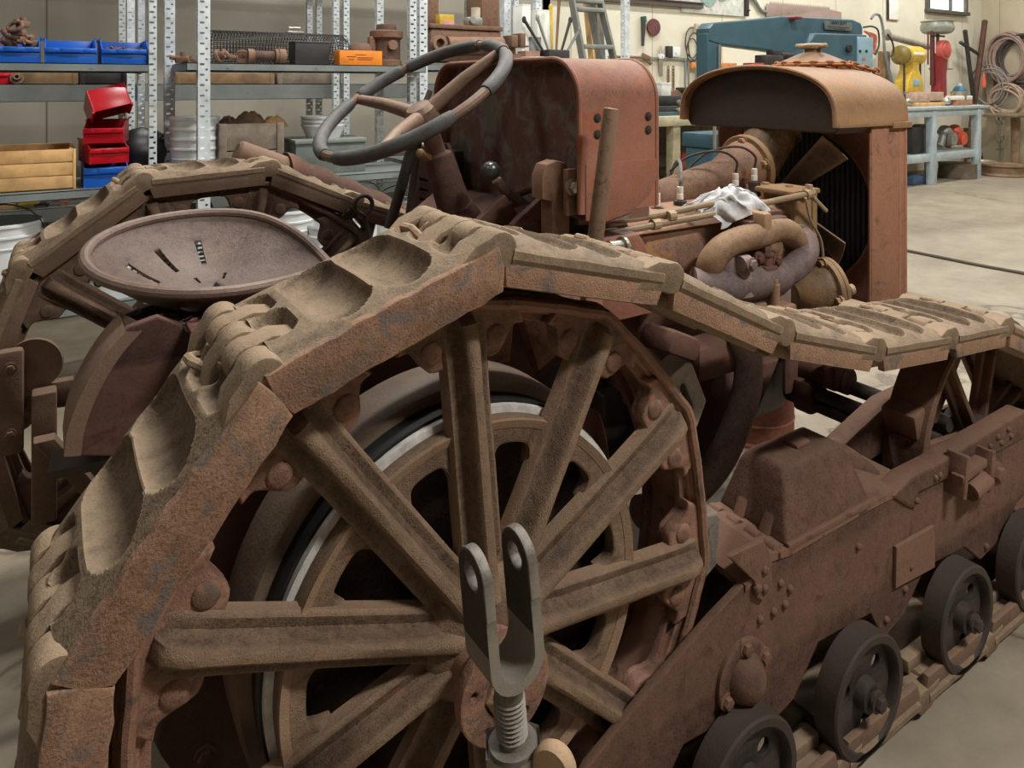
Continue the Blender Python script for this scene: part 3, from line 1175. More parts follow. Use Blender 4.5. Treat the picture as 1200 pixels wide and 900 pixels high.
# slots left open in the floor of the pan
sl = set()
for i in range(na):
    for j in range(nr - 1):
        a = i / na * 360
        if i % 6 == 0 and 10 <= j <= 15 and 60 < a < 320:
            sl.add((i, j))
        if i % 9 == 4 and j in (5, 6) and 40 < a < 330:
            sl.add((i, j))
for side in (0, 1):
    for i in range(na):
        for j in range(nr):
            rho = .03 + .97 * j / (nr - 1)
            p = seat_pt(2 * pi * i / na, rho)
            V.append(p - Vector((0, 0, .006 * side)))
for i in range(na):
    i2 = (i + 1) % na
    for j in range(nr - 1):
        if (i, j) in sl:
            for (a, b) in (((i, j), (i2, j)), ((i2, j), (i2, j + 1)), ((i2, j + 1), (i, j + 1)), ((i, j + 1), (i, j))):
                A, B = a[0] * nr + a[1], b[0] * nr + b[1]
                Fc.append((A, B, B + na * nr, A + na * nr))
            continue
        q = (i * nr + j, i2 * nr + j, i2 * nr + j + 1, i * nr + j + 1)
        Fc.append(q)
        Fc.append(tuple(x + na * nr for x in q[::-1]))
Fc.append(tuple(i * nr for i in range(na)))
mb.add(V, Fc)
me = bpy.data.meshes.new('seat')
me.from_pydata(mb.v, [], mb.f)
me.polygons.foreach_set('use_smooth', [True] * len(me.polygons))
me.set_sharp_from_angle(angle=R(50))
M_seat = rust('worn_seat_pan_steel', (70, 56, 49), (98, 80, 70), (124, 104, 92), None, 9, 0.5, 0.3, metal=0.15)
seat = part('seat', me, M_seat, tractor)
mb = MB()
mb.tube([seat_pt(2 * pi * i / 72, 1.0) - Vector((0, 0, .008)) for i in range(72)], .0115, 10, closed=True)
part('seat_rim', mb, M_seat, seat)
mb = MB()
mb.tube(spline([(.32, 1.65, .985), (.30, 1.65, .965), (.20, 1.64, .955), (.12, 1.64, .94)], 6), .018, 10)
mb.box((.31, 1.65, .965), (.20, .09, .012), bev=.003)
mb.box((.20, 1.50, .955), (.05, .16, .018), bev=.004, rot=(0, 0, R(18)))
part('seat_support', mb, M_bodydark, seat)

# ------- steering wheel and column
WCN = Vector((.765, 1.65, 1.386))
WR = .254
nrm = Vector((-sin(.559), -.084, cos(.559))).normalized()
e1 = Vector((0, 1, 0)).cross(nrm).normalized()
e2 = nrm.cross(e1)


def rim_pt(a):
    return WCN + (e1 * cos(a) + e2 * sin(a)) * WR


hubp = WCN - nrm * .055
# bare steel rim
mb = MB()
mb.tube([rim_pt(2 * pi * i / 72) for i in range(72)], .0125, 10, closed=True)
sw = part('steering_wheel', mb, M_lever, tractor)
# grips of grey rubber with gaps where the steel shows
for a0, a1 in ((8, 62), (66, 98), (106, 176), (190, 262), (285, 330), (336, 362)):
    pts = [rim_pt(R(a0 + (a1 - a0) * k / 18)) for k in range(19)]
    part('rim_wrap', MB().tube(pts, [.0155] + [.0175] * 17 + [.0155], 12), M_wheelwrap, sw, 'grey rubber wrap')
for a in (100, 220, 340):
    p = rim_pt(R(a))
    q = hubp + (p - hubp) * .08
    d = (p - q)
    pts = [q, q + d * .5 + nrm * .004, p - nrm * .004]
    part('wheel_spoke', MB().tube(pts, [.020, .017, .0135], 12), M_lever, sw)
M = frame(hubp - nrm * .03, nrm)
part('wheel_hub', MB().lathe([(0, 0), (.034, 0), (.040, .012), (.040, .045), (.03, .058), (0, .062)], 24, M), M_lever, sw)
colA, colB = hubp - nrm * .03, Vector((.875, 1.63, 1.10))
mb = MB()
d = (colB - colA)
mb.tube([colA, colA + d * .35], .024, 18)
mb.tube([colA + d * .33, colA + d * .36, colA + d * .40, colA + d * .95, colB], [.029, .037, .038, .044, .046], 20)
mb.tube([colB - d * .02, colB + Vector((.03, 0, -.05)), colB + Vector((.10, 0, -.12)), colB + Vector((.20, 0, -.16))], [.047, .055, .066, .078], 20)
col = part('steering_column', mb, M_body, tractor)
part('oiler', MB().cyl(colA + d * .36 + Vector((-.04, -.03, 0)), colA + d * .36 + Vector((-.07, -.05, .012)), .009, 10).sphere(colA + d * .36 + Vector((-.073, -.052, .014)), .012, 10), M_ochre, col)
mb = MB()
mb.add(*plate([(1.74, .93), (2.06, .93), (2.06, 1.22), (1.83, 1.25), (1.76, 1.16)], [stadium(1.89, z, .05, .006)[::-1] for z in (1.04, 1.07, 1.10, 1.13)] +
              [stadium(1.98, z, .05, .006)[::-1] for z in (1.04, 1.07, 1.10, 1.13)], .012, .002, YZ(.96)))
part('dash_plate', mb, M_body, tractor)
mb = MB()
mb.box((.985, 1.93, 1.09), (.03, .24, .28), bev=.005)
part('dash_box', mb, M_hole, tractor)
# floor plate and cowl below the tank
mb = MB()
mb.prism([(.80, .965), (.80, 1.0), (.98, 1.12), (1.22, 1.12), (1.28, 1.02), (1.28, .93), (.9, .93)], -.26, .26, XZ(1.66), bev=.012)
part('cowl', mb, M_body, tractor)
# hand lever left of the wheel
a, b = PY(498, 122, 1.80), PY(456, 268, 1.80)
mb = MB()
mb.tube([b, b + (a - b) * .45, b + (a - b) * .8, a], [.014, .015, .018, .016], 12)
mb.box(a + Vector((-.004, 0, -.02)), (.03, .03, .07), bev=.010, rot=(0, R(30), 0))
a2 = a + Vector((.02, .01, .035))
mb.cyl(a, a2, .008, 8)
part('brake_lever', mb, M_bodydark, tractor)
mb = MB()
a, b = PY(478, 260, 1.86), PY(497, 118, 1.86)
mb.tube([a, b], .010, 10)
part('brake_rod', mb, M_bodydark, tractor)
# gear lever with ball
ball = PY(575, 200, 1.50)
g = [PY(u, v, 1.50) for u, v in ((582, 211), (590, 222), (612, 238), (630, 256), (641, 275))]
mb = MB().tube(spline(g, 5), .0125, 10)
p = g[-1]
mb.box((p.x, 1.495, p.z), (.03, .016, .05), bev=.005, rot=(0, R(-30), 0))
gl = part('gear_lever', mb, M_lever, tractor)
part('lever_knob', MB().sphere(ball, .0235, 24), plain('grey_metal_ball', (92, 92, 90), .3, .6, .1), gl, 'round grey metal knob')
mb = MB()
for u, v in ((637, 262), (641, 273)):
    mb.bolt(PY(u, v, 1.485), (0, -1, 0), .008, .008)
part('lever_bolt', mb, M_bright, gl)
# upright steel tube lever
a, b = PY(716, 128, 1.20), PY(697, 286, 1.20)
mb = MB()
mb.lathe([(.0, 0), (.0165, 0), (.0175, .006), (.0165, (a - b).length), (.012, (a - b).length + .002), (.011, (a - b).length - .03), (0, (a - b).length - .03)], 20, frame(b, a - b))
tl = part('tube_lever', mb, M_lever, tractor)
p = PY(726, 287, 1.18)
part('lever_bolt', MB().cyl((p.x - .03, 1.18, p.z), (p.x + .01, 1.18, p.z - .002), .012, 12).bolt((p.x + .01, 1.18, p.z - .003), (1, 0, 0), .014, .012), M_bright, tl, 'bright bolt')
# brackets under the tank
mb = MB()
br = [PY(u, v, 1.34) for u, v in ((629, 205), (634, 192), (646, 187), (657, 190), (661, 200), (661, 320), (640, 320), (640, 235), (629, 232))]
mb.prism([(q.x, q.z) for q in br], -.022, .022, XZ(1.34), bev=.004)
part('tank_bracket', mb, M_engine, tractor)
mb = MB()
p = PY(668, 225, 1.30)
mb.box((p.x, 1.30, p.z), (.030, .014, .105), bev=.003)
mb.bolt((p.x, 1.292, p.z + .01), (0, -1, 0), .013, .012)
part('tank_strap', mb, M_engine, tractor)
part('strap_bolt', MB().bolt((p.x, 1.290, p.z + .012), (0, -1, 0), .0135, .014), M_bright, tractor, 'bright hexagon bolt')
mb = MB()
for q in range(2):
    mb.box((.93 + .05 * q, 1.48 - .08 * q, 1.06), (.10, .02, .16), bev=.004, rot=(0, R(-35), 0))
mb.tube([(.92, 1.58, 1.06), (.96, 1.56, 1.12), (1.0, 1.48, 1.16), (1.02, 1.40, 1.17)], .010, 8)
part('quadrant', mb, M_body, tractor)
# eye rod at the far side of the seat
p = PY(426, 240, 1.95)
mb = MB()
mb.tube([(p.x + .026 * cos(R(a)), 1.95, p.z + .026 * sin(R(a))) for a in range(-60, 260, 16)] + [(p.x + .004, 1.95, p.z - .034), (p.x + .018, 1.95, p.z - .10)], .0065, 8)
part('eye_rod', mb, M_bodydark, tractor)

# ------- fuel tank
def arch(w0, w1, z0, z1, r, n=8):
    pts = [(w0, z0)]
    for cx, a0 in ((w0 + r, 180), (w1 - r, 90)):
        for k in range(n + 1):
            a = R(a0 - 90 * k / n)
            pts.append((cx + r * cos(a), z1 - r + r * sin(a)))
    pts.append((w1, z0))
    return pts


mb = MB()
shell = arch(1.275, 1.985, 1.13, 1.478, .10)
inn = arch(1.282, 1.978, 1.13, 1.471, .096)
mb.add(*plate(shell + inn[::-1], [], .235, .002, YZ(1.1125)))
# rounded lower front corner of the right side skirt
tank = part('fuel_tank', mb, M_tank, tractor)
mb = MB()
face = [(y, z) for y, z in arch(1.284, 1.976, 1.115, 1.470, .094)]
mb.add(*plate(face, [], .18, .010, YZ(1.12)))
part('tank_end', mb, M_tankface, tank, 'end plate with peeling red paint')
mb = MB()
sk = [(1.012, 1.15), (1.012, 1.115), (1.06, 1.105), (1.14, 1.12), (1.20, 1.155), (1.228, 1.20), (1.228, 1.24), (1.012, 1.24)]
mb.add(*plate(sk, [], .006, .001, XZ(1.2735)))
part('tank_skirt', mb, M_tank, tank)
for x, z in ((1.045, 1.342), (1.045, 1.305), (1.20, 1.342), (1.20, 1.310)):
    part('tank_bolt', MB().bolt((x, 1.275, z), (0, -1, 0), .0075, .006), M_bodydark, tank)
# seam beads along the top edges of the tank shell
mb = MB()
for x in (.996, 1.228):
    mb.tube([(x, y, z) for y, z in shell], .006, 8)
part('tank_bead', mb, M_tank, tank)
# ---------------------------------------------------------------- engine
mb = MB()
mb.box((1.66, 1.665, .80), (.80, .46, .46), bev=.02)
mb.prism([(1.435, .98), (1.435, 1.02), (1.47, 1.055), (1.88, 1.055), (1.91, 1.02), (1.91, .98)], 1.24, 2.02, YZ(0), bev=.012)
eng = part('engine_block', mb, M_engine, tractor)
mb = MB()
mb.box((1.60, 1.665, .48), (.80, .40, .20), bev=.04)
mb.prism([(1.2, .62), (1.75, .62), (1.62, .44), (1.36, .38), (1.2, .42)], -.16, .16, XZ(1.60), bev=.02)
part('oil_pan', mb, M_bodydark, eng)
mb = MB()
mb.sheet(lambda a, b: (1.28 + .50 * a, 1.405 - .03 * sin(pi * b) , .78 + .24 * b), 20, 10, .012)
part('side_cover', mb, M_engine, eng)
mb = MB()
mb.prism([(1.06, 1.06), (1.20, 1.06), (1.29, .93), (1.31, .86), (1.08, .86)], -.10, .0, XZ(1.30), bev=.01)
part('bell_housing', mb, M_tank, eng)
# spark plugs with wires
for u, v, k in ((770, 240, 0), (797, 232, 1), (862, 216, 2), (884, 210, 3)):
    p = PY(u, v, 1.56)
    zt = p.z
    mb = MB()
    mb.lathe([(0, -.06), (.026, -.06), (.026, -.045), (.018, -.03), (.020, -.02), (.020, -.008), (.010, -.006), (.010, 0), (0, 0)], 6, T(p.x, p.y, zt))
    pl = part('spark_plug', mb, M_bodydark, eng)
    part('insulator', MB().lathe([(0, -.004), (.010, -.004), (.010, .012), (.0085, .014), (.010, .017), (.0095, .034), (.004, .036), (0, .036)], 14, T(p.x, p.y, zt)), M_porc, pl, 'white porcelain insulator')
    if k < 2:
        e = Vector((p.x - .03 + .10 * k, p.y + .14, zt + .06))
        w = [(p.x, p.y, zt + .034), (p.x + .004, p.y, zt + .06), (p.x + .03 + .02 * k, p.y + .05, zt + .10), (e.x + .05, e.y, e.z + .02), (e.x + .06, e.y + .06, zt - .02)]
    else:
        w = [(p.x, p.y, zt + .034), (p.x + .003, p.y, zt + .075), (p.x - .04, p.y + .03, zt + .105), (p.x - .12, p.y + .08, zt + .09), (p.x - .17, p.y + .12, zt + .04)]
    part('plug_wire', MB().tube(spline(w, 6), .0055 if k < 2 else .004, 8), M_wire if k < 2 else M_bodydark, pl)
# water outlet pipe and flanged elbow to the radiator
mb = MB()
a, b = Vector((1.40, 1.69, 1.005)), Vector((2.03, 1.67, 1.130))
mb.tube([a, a + (b - a) * .1, a + (b - a) * .80, a + (b - a) * .86, a + (b - a) * .93, b], [.045, .058, .062, .072, .090, .098], 24)
wp = part('water_pipe', mb, M_engine, eng)
mb = MB()
M = frame((2.03, 1.67, 1.130), (1, -.02, .12))
mb.lathe([(0, -.010), (.112, -.010), (.115, -.006), (.115, .010), (0, .010)], 36, M)
for q in (20, 95, 165, 250, 320):
    aa = R(q)
    pp = M @ Vector((.095 * cos(aa), .095 * sin(aa), -.010))
    mb.bolt(pp, M.to_3x3() @ Vector((0, 0, -1)), .0125, .016)
part('pipe_flange', mb, M_ochre, wp)
mb = MB()
mb.tube(spline([(2.03, 1.67, 1.135), (2.08, 1.67, 1.15), (2.14, 1.67, 1.21), (2.18, 1.67, 1.262)], 5), [.088] * 6 + [.084] * 5 + [.090] * 4 + [.10], 26)
part('water_elbow', mb, M_ochre, wp)
mb = MB()
mb.sphere((1.30, 1.72, 1.06), .07, 18, (1.6, .8, .6))
part('oil_filler', mb, M_pipe, eng)
# fuel pipes along the head with clips
mb = MB()
a = [PY(u, v, 1.37) for u, v in ((676, 260), (700, 259), (745, 256), (800, 246), (835, 238))]
mb.tube(spline(a, 4), .0085, 10)
part('fuel_pipe', mb, M_pipe, eng)
mb = MB()
a = [PY(u, v, 1.36) for u, v in ((690, 279), (770, 263), (850, 248), (905, 236), (938, 229), (946, 228))]
mb.tube(spline(a, 4), .009, 10)
for u, v in ((768, 263), (786, 253)):
    p = PY(u, v, 1.36)
    mb.cyl(p - Vector((.012, 0, 0)), p + Vector((.012, 0, 0)), .014, 10)
    mb.box(p + Vector((0, .02, -.008)), (.014, .05, .006), bev=.002)
p = PY(948, 226, 1.36)
mb.cyl(p + Vector((-.02, 0, -.004)), p + Vector((.015, 0, .002)), .015, 8)
mb.cyl(p + Vector((0, 0, -.01)), p + Vector((0, 0, .025)), .011, 8)
mb.cyl(p, PY(968, 247, 1.36), .0065, 8)
part('fuel_pipe', mb, M_pipe, eng)
mb = MB()
a = [PY(u, v, 1.34) for u, v in ((944, 232), (950, 258), (962, 282), (966, 318), (966, 330))]
mb.tube(spline(a, 5), .004, 8)
part('drain_line', mb, M_pipe, eng)
# front gear case
mb = MB()
mb.box((1.985, 1.51, .99), (.09, .20, .20), bev=.012)
mb.box((2.05, 1.50, .93), (.025, .17, .30), bev=.006)
for y, z in ((1.40, 1.085), (1.46, 1.088), (1.55, 1.086)):
    mb.bolt((1.98, y, z), (0, 0, 1), .013, .012)
mb.box((1.97, 1.46, 1.085), (.14, .14, .016), bev=.004)
part('gear_case', mb, M_ochre, eng)
mb = MB()
p = PY(888, 260, 1.33)
mb.box((p.x, 1.34, p.z), (.16, .10, .030), bev=.006)
mb.box((p.x + .05, 1.36, p.z + .02), (.09, .08, .012), bev=.003)
part('rocker_lug', mb, M_body, eng)
# exhaust manifold (tan) and intake manifold (plum grey)
mb = MB()
a = [PY(u, v, y) for u, v, y in ((828, 326, 1.33), (833, 308, 1.30), (848, 290, 1.29), (870, 280, 1.29), (890, 276, 1.29), (905, 270, 1.30), (920, 270, 1.30), (931, 280, 1.31), (932, 296, 1.34), (926, 304, 1.38))]
mb.tube(spline(a, 4), .0345, 18)
p = PY(895, 272, 1.28)
mb.box((p.x, 1.30, p.z + .012), (.035, .075, .085), bev=.010)
man = part('exhaust_manifold', mb, M_exh, eng)
mb = MB()
a = [PY(u, v, y) for u, v, y in ((812, 334, 1.32), (840, 336, 1.29), (872, 333, 1.28), (905, 326, 1.28), (930, 314, 1.28), (943, 298, 1.29), (944, 284, 1.32), (936, 276, 1.36))]
mb.tube(spline(a, 4), [.045] * 14 + [.036] * 15, 18)
p = PY(852, 300, 1.29)
mb.tube([p + Vector((0, 0, -.10)), p + Vector((0, 0, -.03)), p], [.034, .030, .024], 16)
mb.tube([PY(868, 345, 1.27), PY(868, 312, 1.27)], [.034, .026], 14)
p = PY(873, 308, 1.25)
mb.cyl(p + Vector((-.02, 0, 0)), p + Vector((.012, 0, 0)), .020, 14)
mb.bolt(p + Vector((.0, -.02, 0)), (0, -1, 0), .013, .012)
mb.box(PY(880, 348, 1.30), (.26, .08, .10), bev=.02)
mb.bolt(PY(811, 338, 1.27), (0, -1, 0), .014, .014)
im = part('intake_manifold', mb, M_manifold, eng)
mb = MB()
p = PY(898, 306, 1.27)
mb.cyl(p + Vector((0, 0, -.035)), p + Vector((0, 0, .02)), .017, 12)
mb.bolt(p + Vector((0, 0, .02)), (0, 0, 1), .014, .02)
mb.box(p + Vector((0, 0, -.02)), (.05, .04, .02), bev=.005)
mb.bolt(p + Vector((.03, -.01, .0)), (0, -1, 0), .012, .012)
mb.bolt(p + Vector((-.03, .0, .012)), (0, -1, 0), .012, .012)
part('manifold_clamp', mb, M_body, im)
# water pump and its studs
p = PY(968, 338, 1.30)
M = frame((p.x, 1.30, p.z), (.92, -.35, .1)) @ Matrix.Scale(.84, 4)
mb = MB()
mb.lathe([(0, -.13), (.04, -.13), (.07, -.10), (.085, -.05), (.088, -.012), (.105, -.010), (.107, .0), (.107, .006), (.100, .008), (.105, .010), (.107, .022), (0, .022)], 36, M)
for q in (10, 100, 190, 280):
    pp = M @ Vector((.094 * cos(R(q)), .094 * sin(R(q)), -.012))
    mb.bolt(pp, M.to_3x3() @ Vector((0, 0, -1)), .012, .014)
wpm = part('water_pump', mb, M_ochre, eng)
mb = MB()
q = M @ Vector((0, 0, .02))
mb.cyl(M @ Vector((.0, -.02, .02)), M @ Vector((.0, -.02, .10)), .012, 14)
mb.cyl(M @ Vector((.0, -.02, .09)), M @ Vector((.0, -.02, .105)), .016, 14)
part('pump_shaft', mb, M_pipe, wpm)
p = PY(908, 346, 1.24)
mb = MB()
mb.cyl(p + Vector((0, 0, -.03)), p + Vector((0, 0, .03)), .013, 14)
mb.cyl(p + Vector((0, 0, .03)), p + Vector((0, 0, .042)), .009, 12)
mb.box(p + Vector((.0, .03, -.045)), (.14, .10, .035), bev=.010)
mb.box(p + Vector((-.08, 0, -.02)), (.09, .006, .014), bev=.002)
part('drain_cock', mb, M_engine, eng)
# big curved hose or pipe dropping beside the engine
a = [PY(u, v, 1.24) for u, v in ((869, 392), (877, 425), (874, 462), (862, 500), (846, 535), (822, 566), (790, 590), (750, 600))]
mb = MB().tube(spline(a, 6), .0355, 20)
part('exhaust_pipe', mb, rust('mauve_exhaust_pipe', (98, 84, 82), (126, 110, 106), (148, 132, 126), None, 7, .7, .2), tractor)
mb = MB()
mb.prism([(1.30, .66), (1.75, .64), (1.62, .46), (1.50, .42), (1.34, .40), (1.26, .48)], -.02, .02, XZ(1.34), bev=.008)
mb.box((1.44, 1.30, .72), (.18, .10, .10), bev=.035)
mb.box((1.30, 1.30, .78), (.14, .10, .06), bev=.02, rot=(0, R(24), R(10)))
part('lower_casting', mb, M_body, tractor)

# ---------------------------------------------------------------- radiator
RY, RZ, RW = 1.665, .98, .315
RX0, RX1 = 2.245, 2.44
rad = None
mb = MB()
# shroud sheet: square outline flowing to a round opening
def shroud(a, b):
    t = 2 * pi * a
    c, s = cos(t), sin(t)
    k = 1 / max(abs(c), abs(s))
    k = min(k, 1.36)
    sq = (RW * c * k, .315 * s * k)
    ci = (.282 * c, .282 * s)
    q = b ** .8
    y = RY + ci[0] * (1 - q) + sq[0] * q
    z = RZ + ci[1] * (1 - q) + sq[1] * q
    x = RX0 + .075 * (1 - b) ** 1.6 - .004
    return (x, y, z)
mb.grid(shroud, 96, 10, closeu=True)
mb.tube([shroud(i / 96, 0) for i in range(96)], .005, 8, closed=True)
for sg in (-1, 1):
    y = RY + sg * RW
    # side sheet with turned edges
    mb.box(((RX0 + RX1) / 2, y, .985), (RX1 - RX0, .012, .62), bev=.003)
    mb.tube([(RX0 + .002, y - sg * .002, .69), (RX0 + .002, y - sg * .002, 1.26)], .006, 10)
    mb.tube([(RX1 - .035, y + sg * .002, .68), (RX1 - .035, y + sg * .002, 1.27)], .007, 10)
    mb.tube([(RX1, y - sg * -.002, .68), (RX1, y - sg * -.002, 1.27)], .009, 10)
mb.box(((RX0 + RX1) / 2, RY, .672), (RX1 - RX0, RW * 2, .03), bev=.006)
rad = part('radiator', mb, M_skirt if False else M_tank, tractor)
rad.data.materials[0] = rust('radiator_shell_rust', (92, 62, 48), (130, 88, 68), (156, 112, 88), (116, 90, 68), 6, .75, .3, spot_amt=.6)
mb = MB()
mb.box((2.39, RY, .98), (.06, RW * 2 - .02, .60))
core = part('radiator_core', mb, M_core, rad)
mb = MB()
for k in range(30):
    y = RY - .29 + .02 * k
    mb.cyl((2.35, y, .70), (2.35, y, 1.26), .0055, 6)
part('core_tube', mb, M_core, core)
core.children[0]['kind'] = 'stuff'
# top tank with arched hood sheet
prof = []
for k in range(29):
    a = pi * k / 28
    y = RY - .325 * cos(a) * (1 if abs(cos(a)) < .98 else 1)
    z = 1.285 + .195 * sin(a) ** .62
    prof.append((y, z))
inn = [(RY + (y - RY) * .965, 1.285 + (z - 1.285) * .955) for y, z in prof]
mb = MB()
mb.add(*plate(prof + inn[::-1], [], .405, .002, YZ(2.2475)))
hood = part('radiator_top_tank', mb, M_hood, rad)
mb = MB()
mb.add(*plate([(y, z) for y, z in inn] + [(RY + .30, 1.268), (RY - .30, 1.268)], [], .34, .006, YZ(2.245)))
part('top_tank_end', mb, M_bodydark, hood)
mb = MB()
mb.tube([(2.047, y, z) for y, z in prof], .006, 8)
mb.box((2.40, RY - .325, 1.283), (.115, .022, .022), bev=.004)
mb.box((2.40, RY + .325, 1.283), (.115, .022, .022), bev=.004)
mb.box((2.25, RY - .327, 1.288), (.40, .010, .012), bev=.002)
part('hood_edge', mb, M_hood, hood)
mb = MB()
CX, CY = 2.395, 1.665
mb.lathe([(0, 1.44), (.118, 1.44), (.118, 1.497), (.110, 1.503), (.050, 1.530), (.030, 1.536), (.028, 1.552), (0, 1.552)], 30, T(CX, CY, 0))
filler = part('filler_neck', mb, M_hood, hood)
mb = MB()
mb.lathe([(0, 1.549), (.034, 1.549), (.036, 1.553), (.036, 1.563), (.028, 1.568), (0, 1.569)], 24, T(CX, CY, 0))
for q in (25, 145, 265):
    mb.tube([(CX, CY, 1.559), (CX + .055 * cos(R(q)), CY + .055 * sin(R(q)), 1.559)], [.013, .009], 10)
    mb.sphere((CX + .055 * cos(R(q)), CY + .055 * sin(R(q)), 1.559), .010, 10)
part('filler_cap', mb, M_pipe, hood)
# fan
mb = MB()
FX, FZ = 2.17, 1.02
mb.cyl((2.10, RY, FZ), (2.24, RY, FZ), .045, 20)
mb.cyl((2.11, RY, FZ), (2.15, RY, FZ), .075, 24)
fan = part('fan', mb, M_bodydark, tractor)
for a in (212, 140, 68, -4, -76):
    mb = MB()
    er = Vector((0, cos(R(a)), sin(R(a))))
    et = Vector((0, -sin(R(a)), cos(R(a))))
    ex = Vector((1, 0, 0))

    def bl(u, v, er=er, et=et):
        rho = .05 + .245 * u
        w = (.028 + .026 * u) * (v - .5) * 2
        tw = R(38 - 14 * u)
        return Vector((FX + .02, RY, FZ)) + er * rho + et * (w * cos(tw)) + ex * (w * sin(tw) + .006 * sin(pi * v))
    mb.sheet(bl, 10, 7, .005)
    part('fan_blade', mb, M_fan, fan)

# ---------------------------------------------------------------- rusty guard strips lying over the far track
mb = MB()
a, b = PY(276, 178, 2.36), PY(345, 203, 2.36)
d = b - a
mb.tube([a, a + d * .04, b], [.030, .040, .044], 18)
part('guard_roll', mb, M_skirt_far, tractor)
mb = MB()
a, b = PY(335, 196, 2.38), PY(492, 262, 2.38)


def strip(u, v):
    p = a + (b - a) * u
    ang = pi * v
    return p + Vector((0, -.085 * cos(ang), .060 * sin(ang) - .012 + .004 * sin(u * 30)))


mb.sheet(strip, 26, 12, .005)
part('guard_strip', mb, rust('red_rust_sheet', (50, 33, 26), (78, 51, 39), (98, 67, 51), (108, 74, 46), 8, .8, .4, spot_amt=.6), tractor)
# ---------------------------------------------------------------- things on and by the tractor
# chain wound round the filler neck
CX, CY = 2.395, 1.665
ch = MB()
nl = 30


def chain_link(c, t, up, s=.034, w=.011, r=.0042):
    t = t.normalized()
    b = t.cross(up).normalized()
    pts = []
    for k in range(16):
        a = 2 * pi * k / 16
        x = (s / 2 - w) * (1 if cos(a) > 0 else -1) + w * cos(a)
        pts.append(c + t * x + b * (w * sin(a)))
    return pts


for k in range(nl):
    a = 2 * pi * k / nl
    c = Vector((CX + .130 * cos(a), CY + .130 * sin(a), 1.488))
    t = Vector((-sin(a), cos(a), 0))
    up = Vector((0, 0, 1)) if k % 2 else Vector((cos(a), sin(a), 0))
    ch.tube(chain_link(c, t, up), .0045, 7, closed=True)
for k in range(5):
    c = Vector((CX + .05 + .022 * k, CY - .140 - .006 * k, 1.484 - .005 * k))
    up = Vector((0, 0, 1)) if k % 2 else Vector((.2, -1, .2))
    ch.tube(chain_link(c, Vector((1, -.25, -.2)), up), .0045, 7, closed=True)
o = part('chain', ch, rust('orange_chain_rust', (84, 52, 36), (126, 80, 52), (160, 104, 64), None, 30, .8, .3))
tag(o, 'rusty chain wrapped round the filler neck on the radiator top', 'chain')

# crumpled white rag on the fuel pipes
p = PY(862, 239, 1.37)
mb = MB()


def rag(u, v):
    a, b = (u - .5) * 2, (v - .5) * 2
    x = p.x + a * .10 + .015 * sin(b * 4)
    y = 1.385 + b * .062 + .012 * sin(a * 5)
    q = Vector((a * 2.3, b * 2.0, 3.1))
    h = .042 * max(0, 1 - (a * a * .75 + b * b * .55)) + .030 * mnoise.noise(q) + .012 * mnoise.noise(q * 2.4) + .002 * mnoise.noise(q * 6)
    fall = -.05 * max(0, -b - .35) - .030 * max(0, a * a - .55)
    return (x + .022 * mnoise.noise(q * 1.7 + Vector((5, 0, 0))), y + .020 * mnoise.noise(q * 1.9 + Vector((0, 9, 0))), p.z - .002 + max(h, -.012) + fall)


mb.sheet(rag, 60, 46, .0025)
o = part('cloth_rag', mb, plain('grubby_white_cloth', (176, 175, 174), .9, 0, .24, 14, .3), None, None, 60)
tag(o, 'crumpled grubby white cloth lying on the fuel pipes of the engine', 'rag')

# forged clevis on its threaded stem in front of the wheel
D = 0.83
def PD(u, v, d=D):
    return Vector((0, 0, H)) + ray(u, v) * d


rgt = Vector((CS, -CC, 0))
fwd = Vector((CC, CS, 0))
base = PD(602, 880)
cl = root('clevis', (base.x, base.y, 0), 'grey forged two-prong clevis on a threaded stem in front of the spoked wheel', 'clevis', world=True)
# local frame: X right across the fork (turned a little), Z up along a slightly leaning stem
ax = (rgt * .85 + fwd * .53).normalized()
org = PD(594, 786)
topm = PD(583, 690)
az = (topm - org).normalized()
az = Vector((-.085 * rgt.x, -.085 * rgt.y, 1)).normalized()
ax = (ax - az * ax.dot(az)).normalized()
ay = az.cross(ax)
Mc = Matrix(((ax.x, ay.x, az.x, org.x), (ax.y, ay.y, az.y, org.y), (ax.z, ay.z, az.z, org.z), (0, 0, 0, 1)))
mb = MB()
# U strap: inner profile path in XZ, width in Y with round eye ends
hw, th, ln = .029, .0125, .088
path = [(-hw, ln), (-hw, .05)]
for k in range(0, 13):
    a = pi + pi * k / 12
    path.append((hw * cos(a), .029 + .029 * sin(a)))
path += [(hw, .05), (hw, ln)]
V, Fc = [], []
def normal2(i):
    a = Vector(path[max(i - 1, 0)])
    b = Vector(path[min(i + 1, len(path) - 1)])
    t = (b - a).normalized()
    return Vector((t.y, -t.x))
wy = .029
for i, (x, z) in enumerate(path):
    n = normal2(i)
    for s, y in ((-.5, -wy), (.5, -wy), (.5, wy), (-.5, wy)):
        V.append((x + n.x * th * s, y, z + n.y * th * s))
m = len(path)
for i in range(m - 1):
    for k in range(4):
        Fc.append((i * 4 + k, i * 4 + (k + 1) % 4, (i + 1) * 4 + (k + 1) % 4, (i + 1) * 4 + k))
mb.add(V, Fc, Mc)
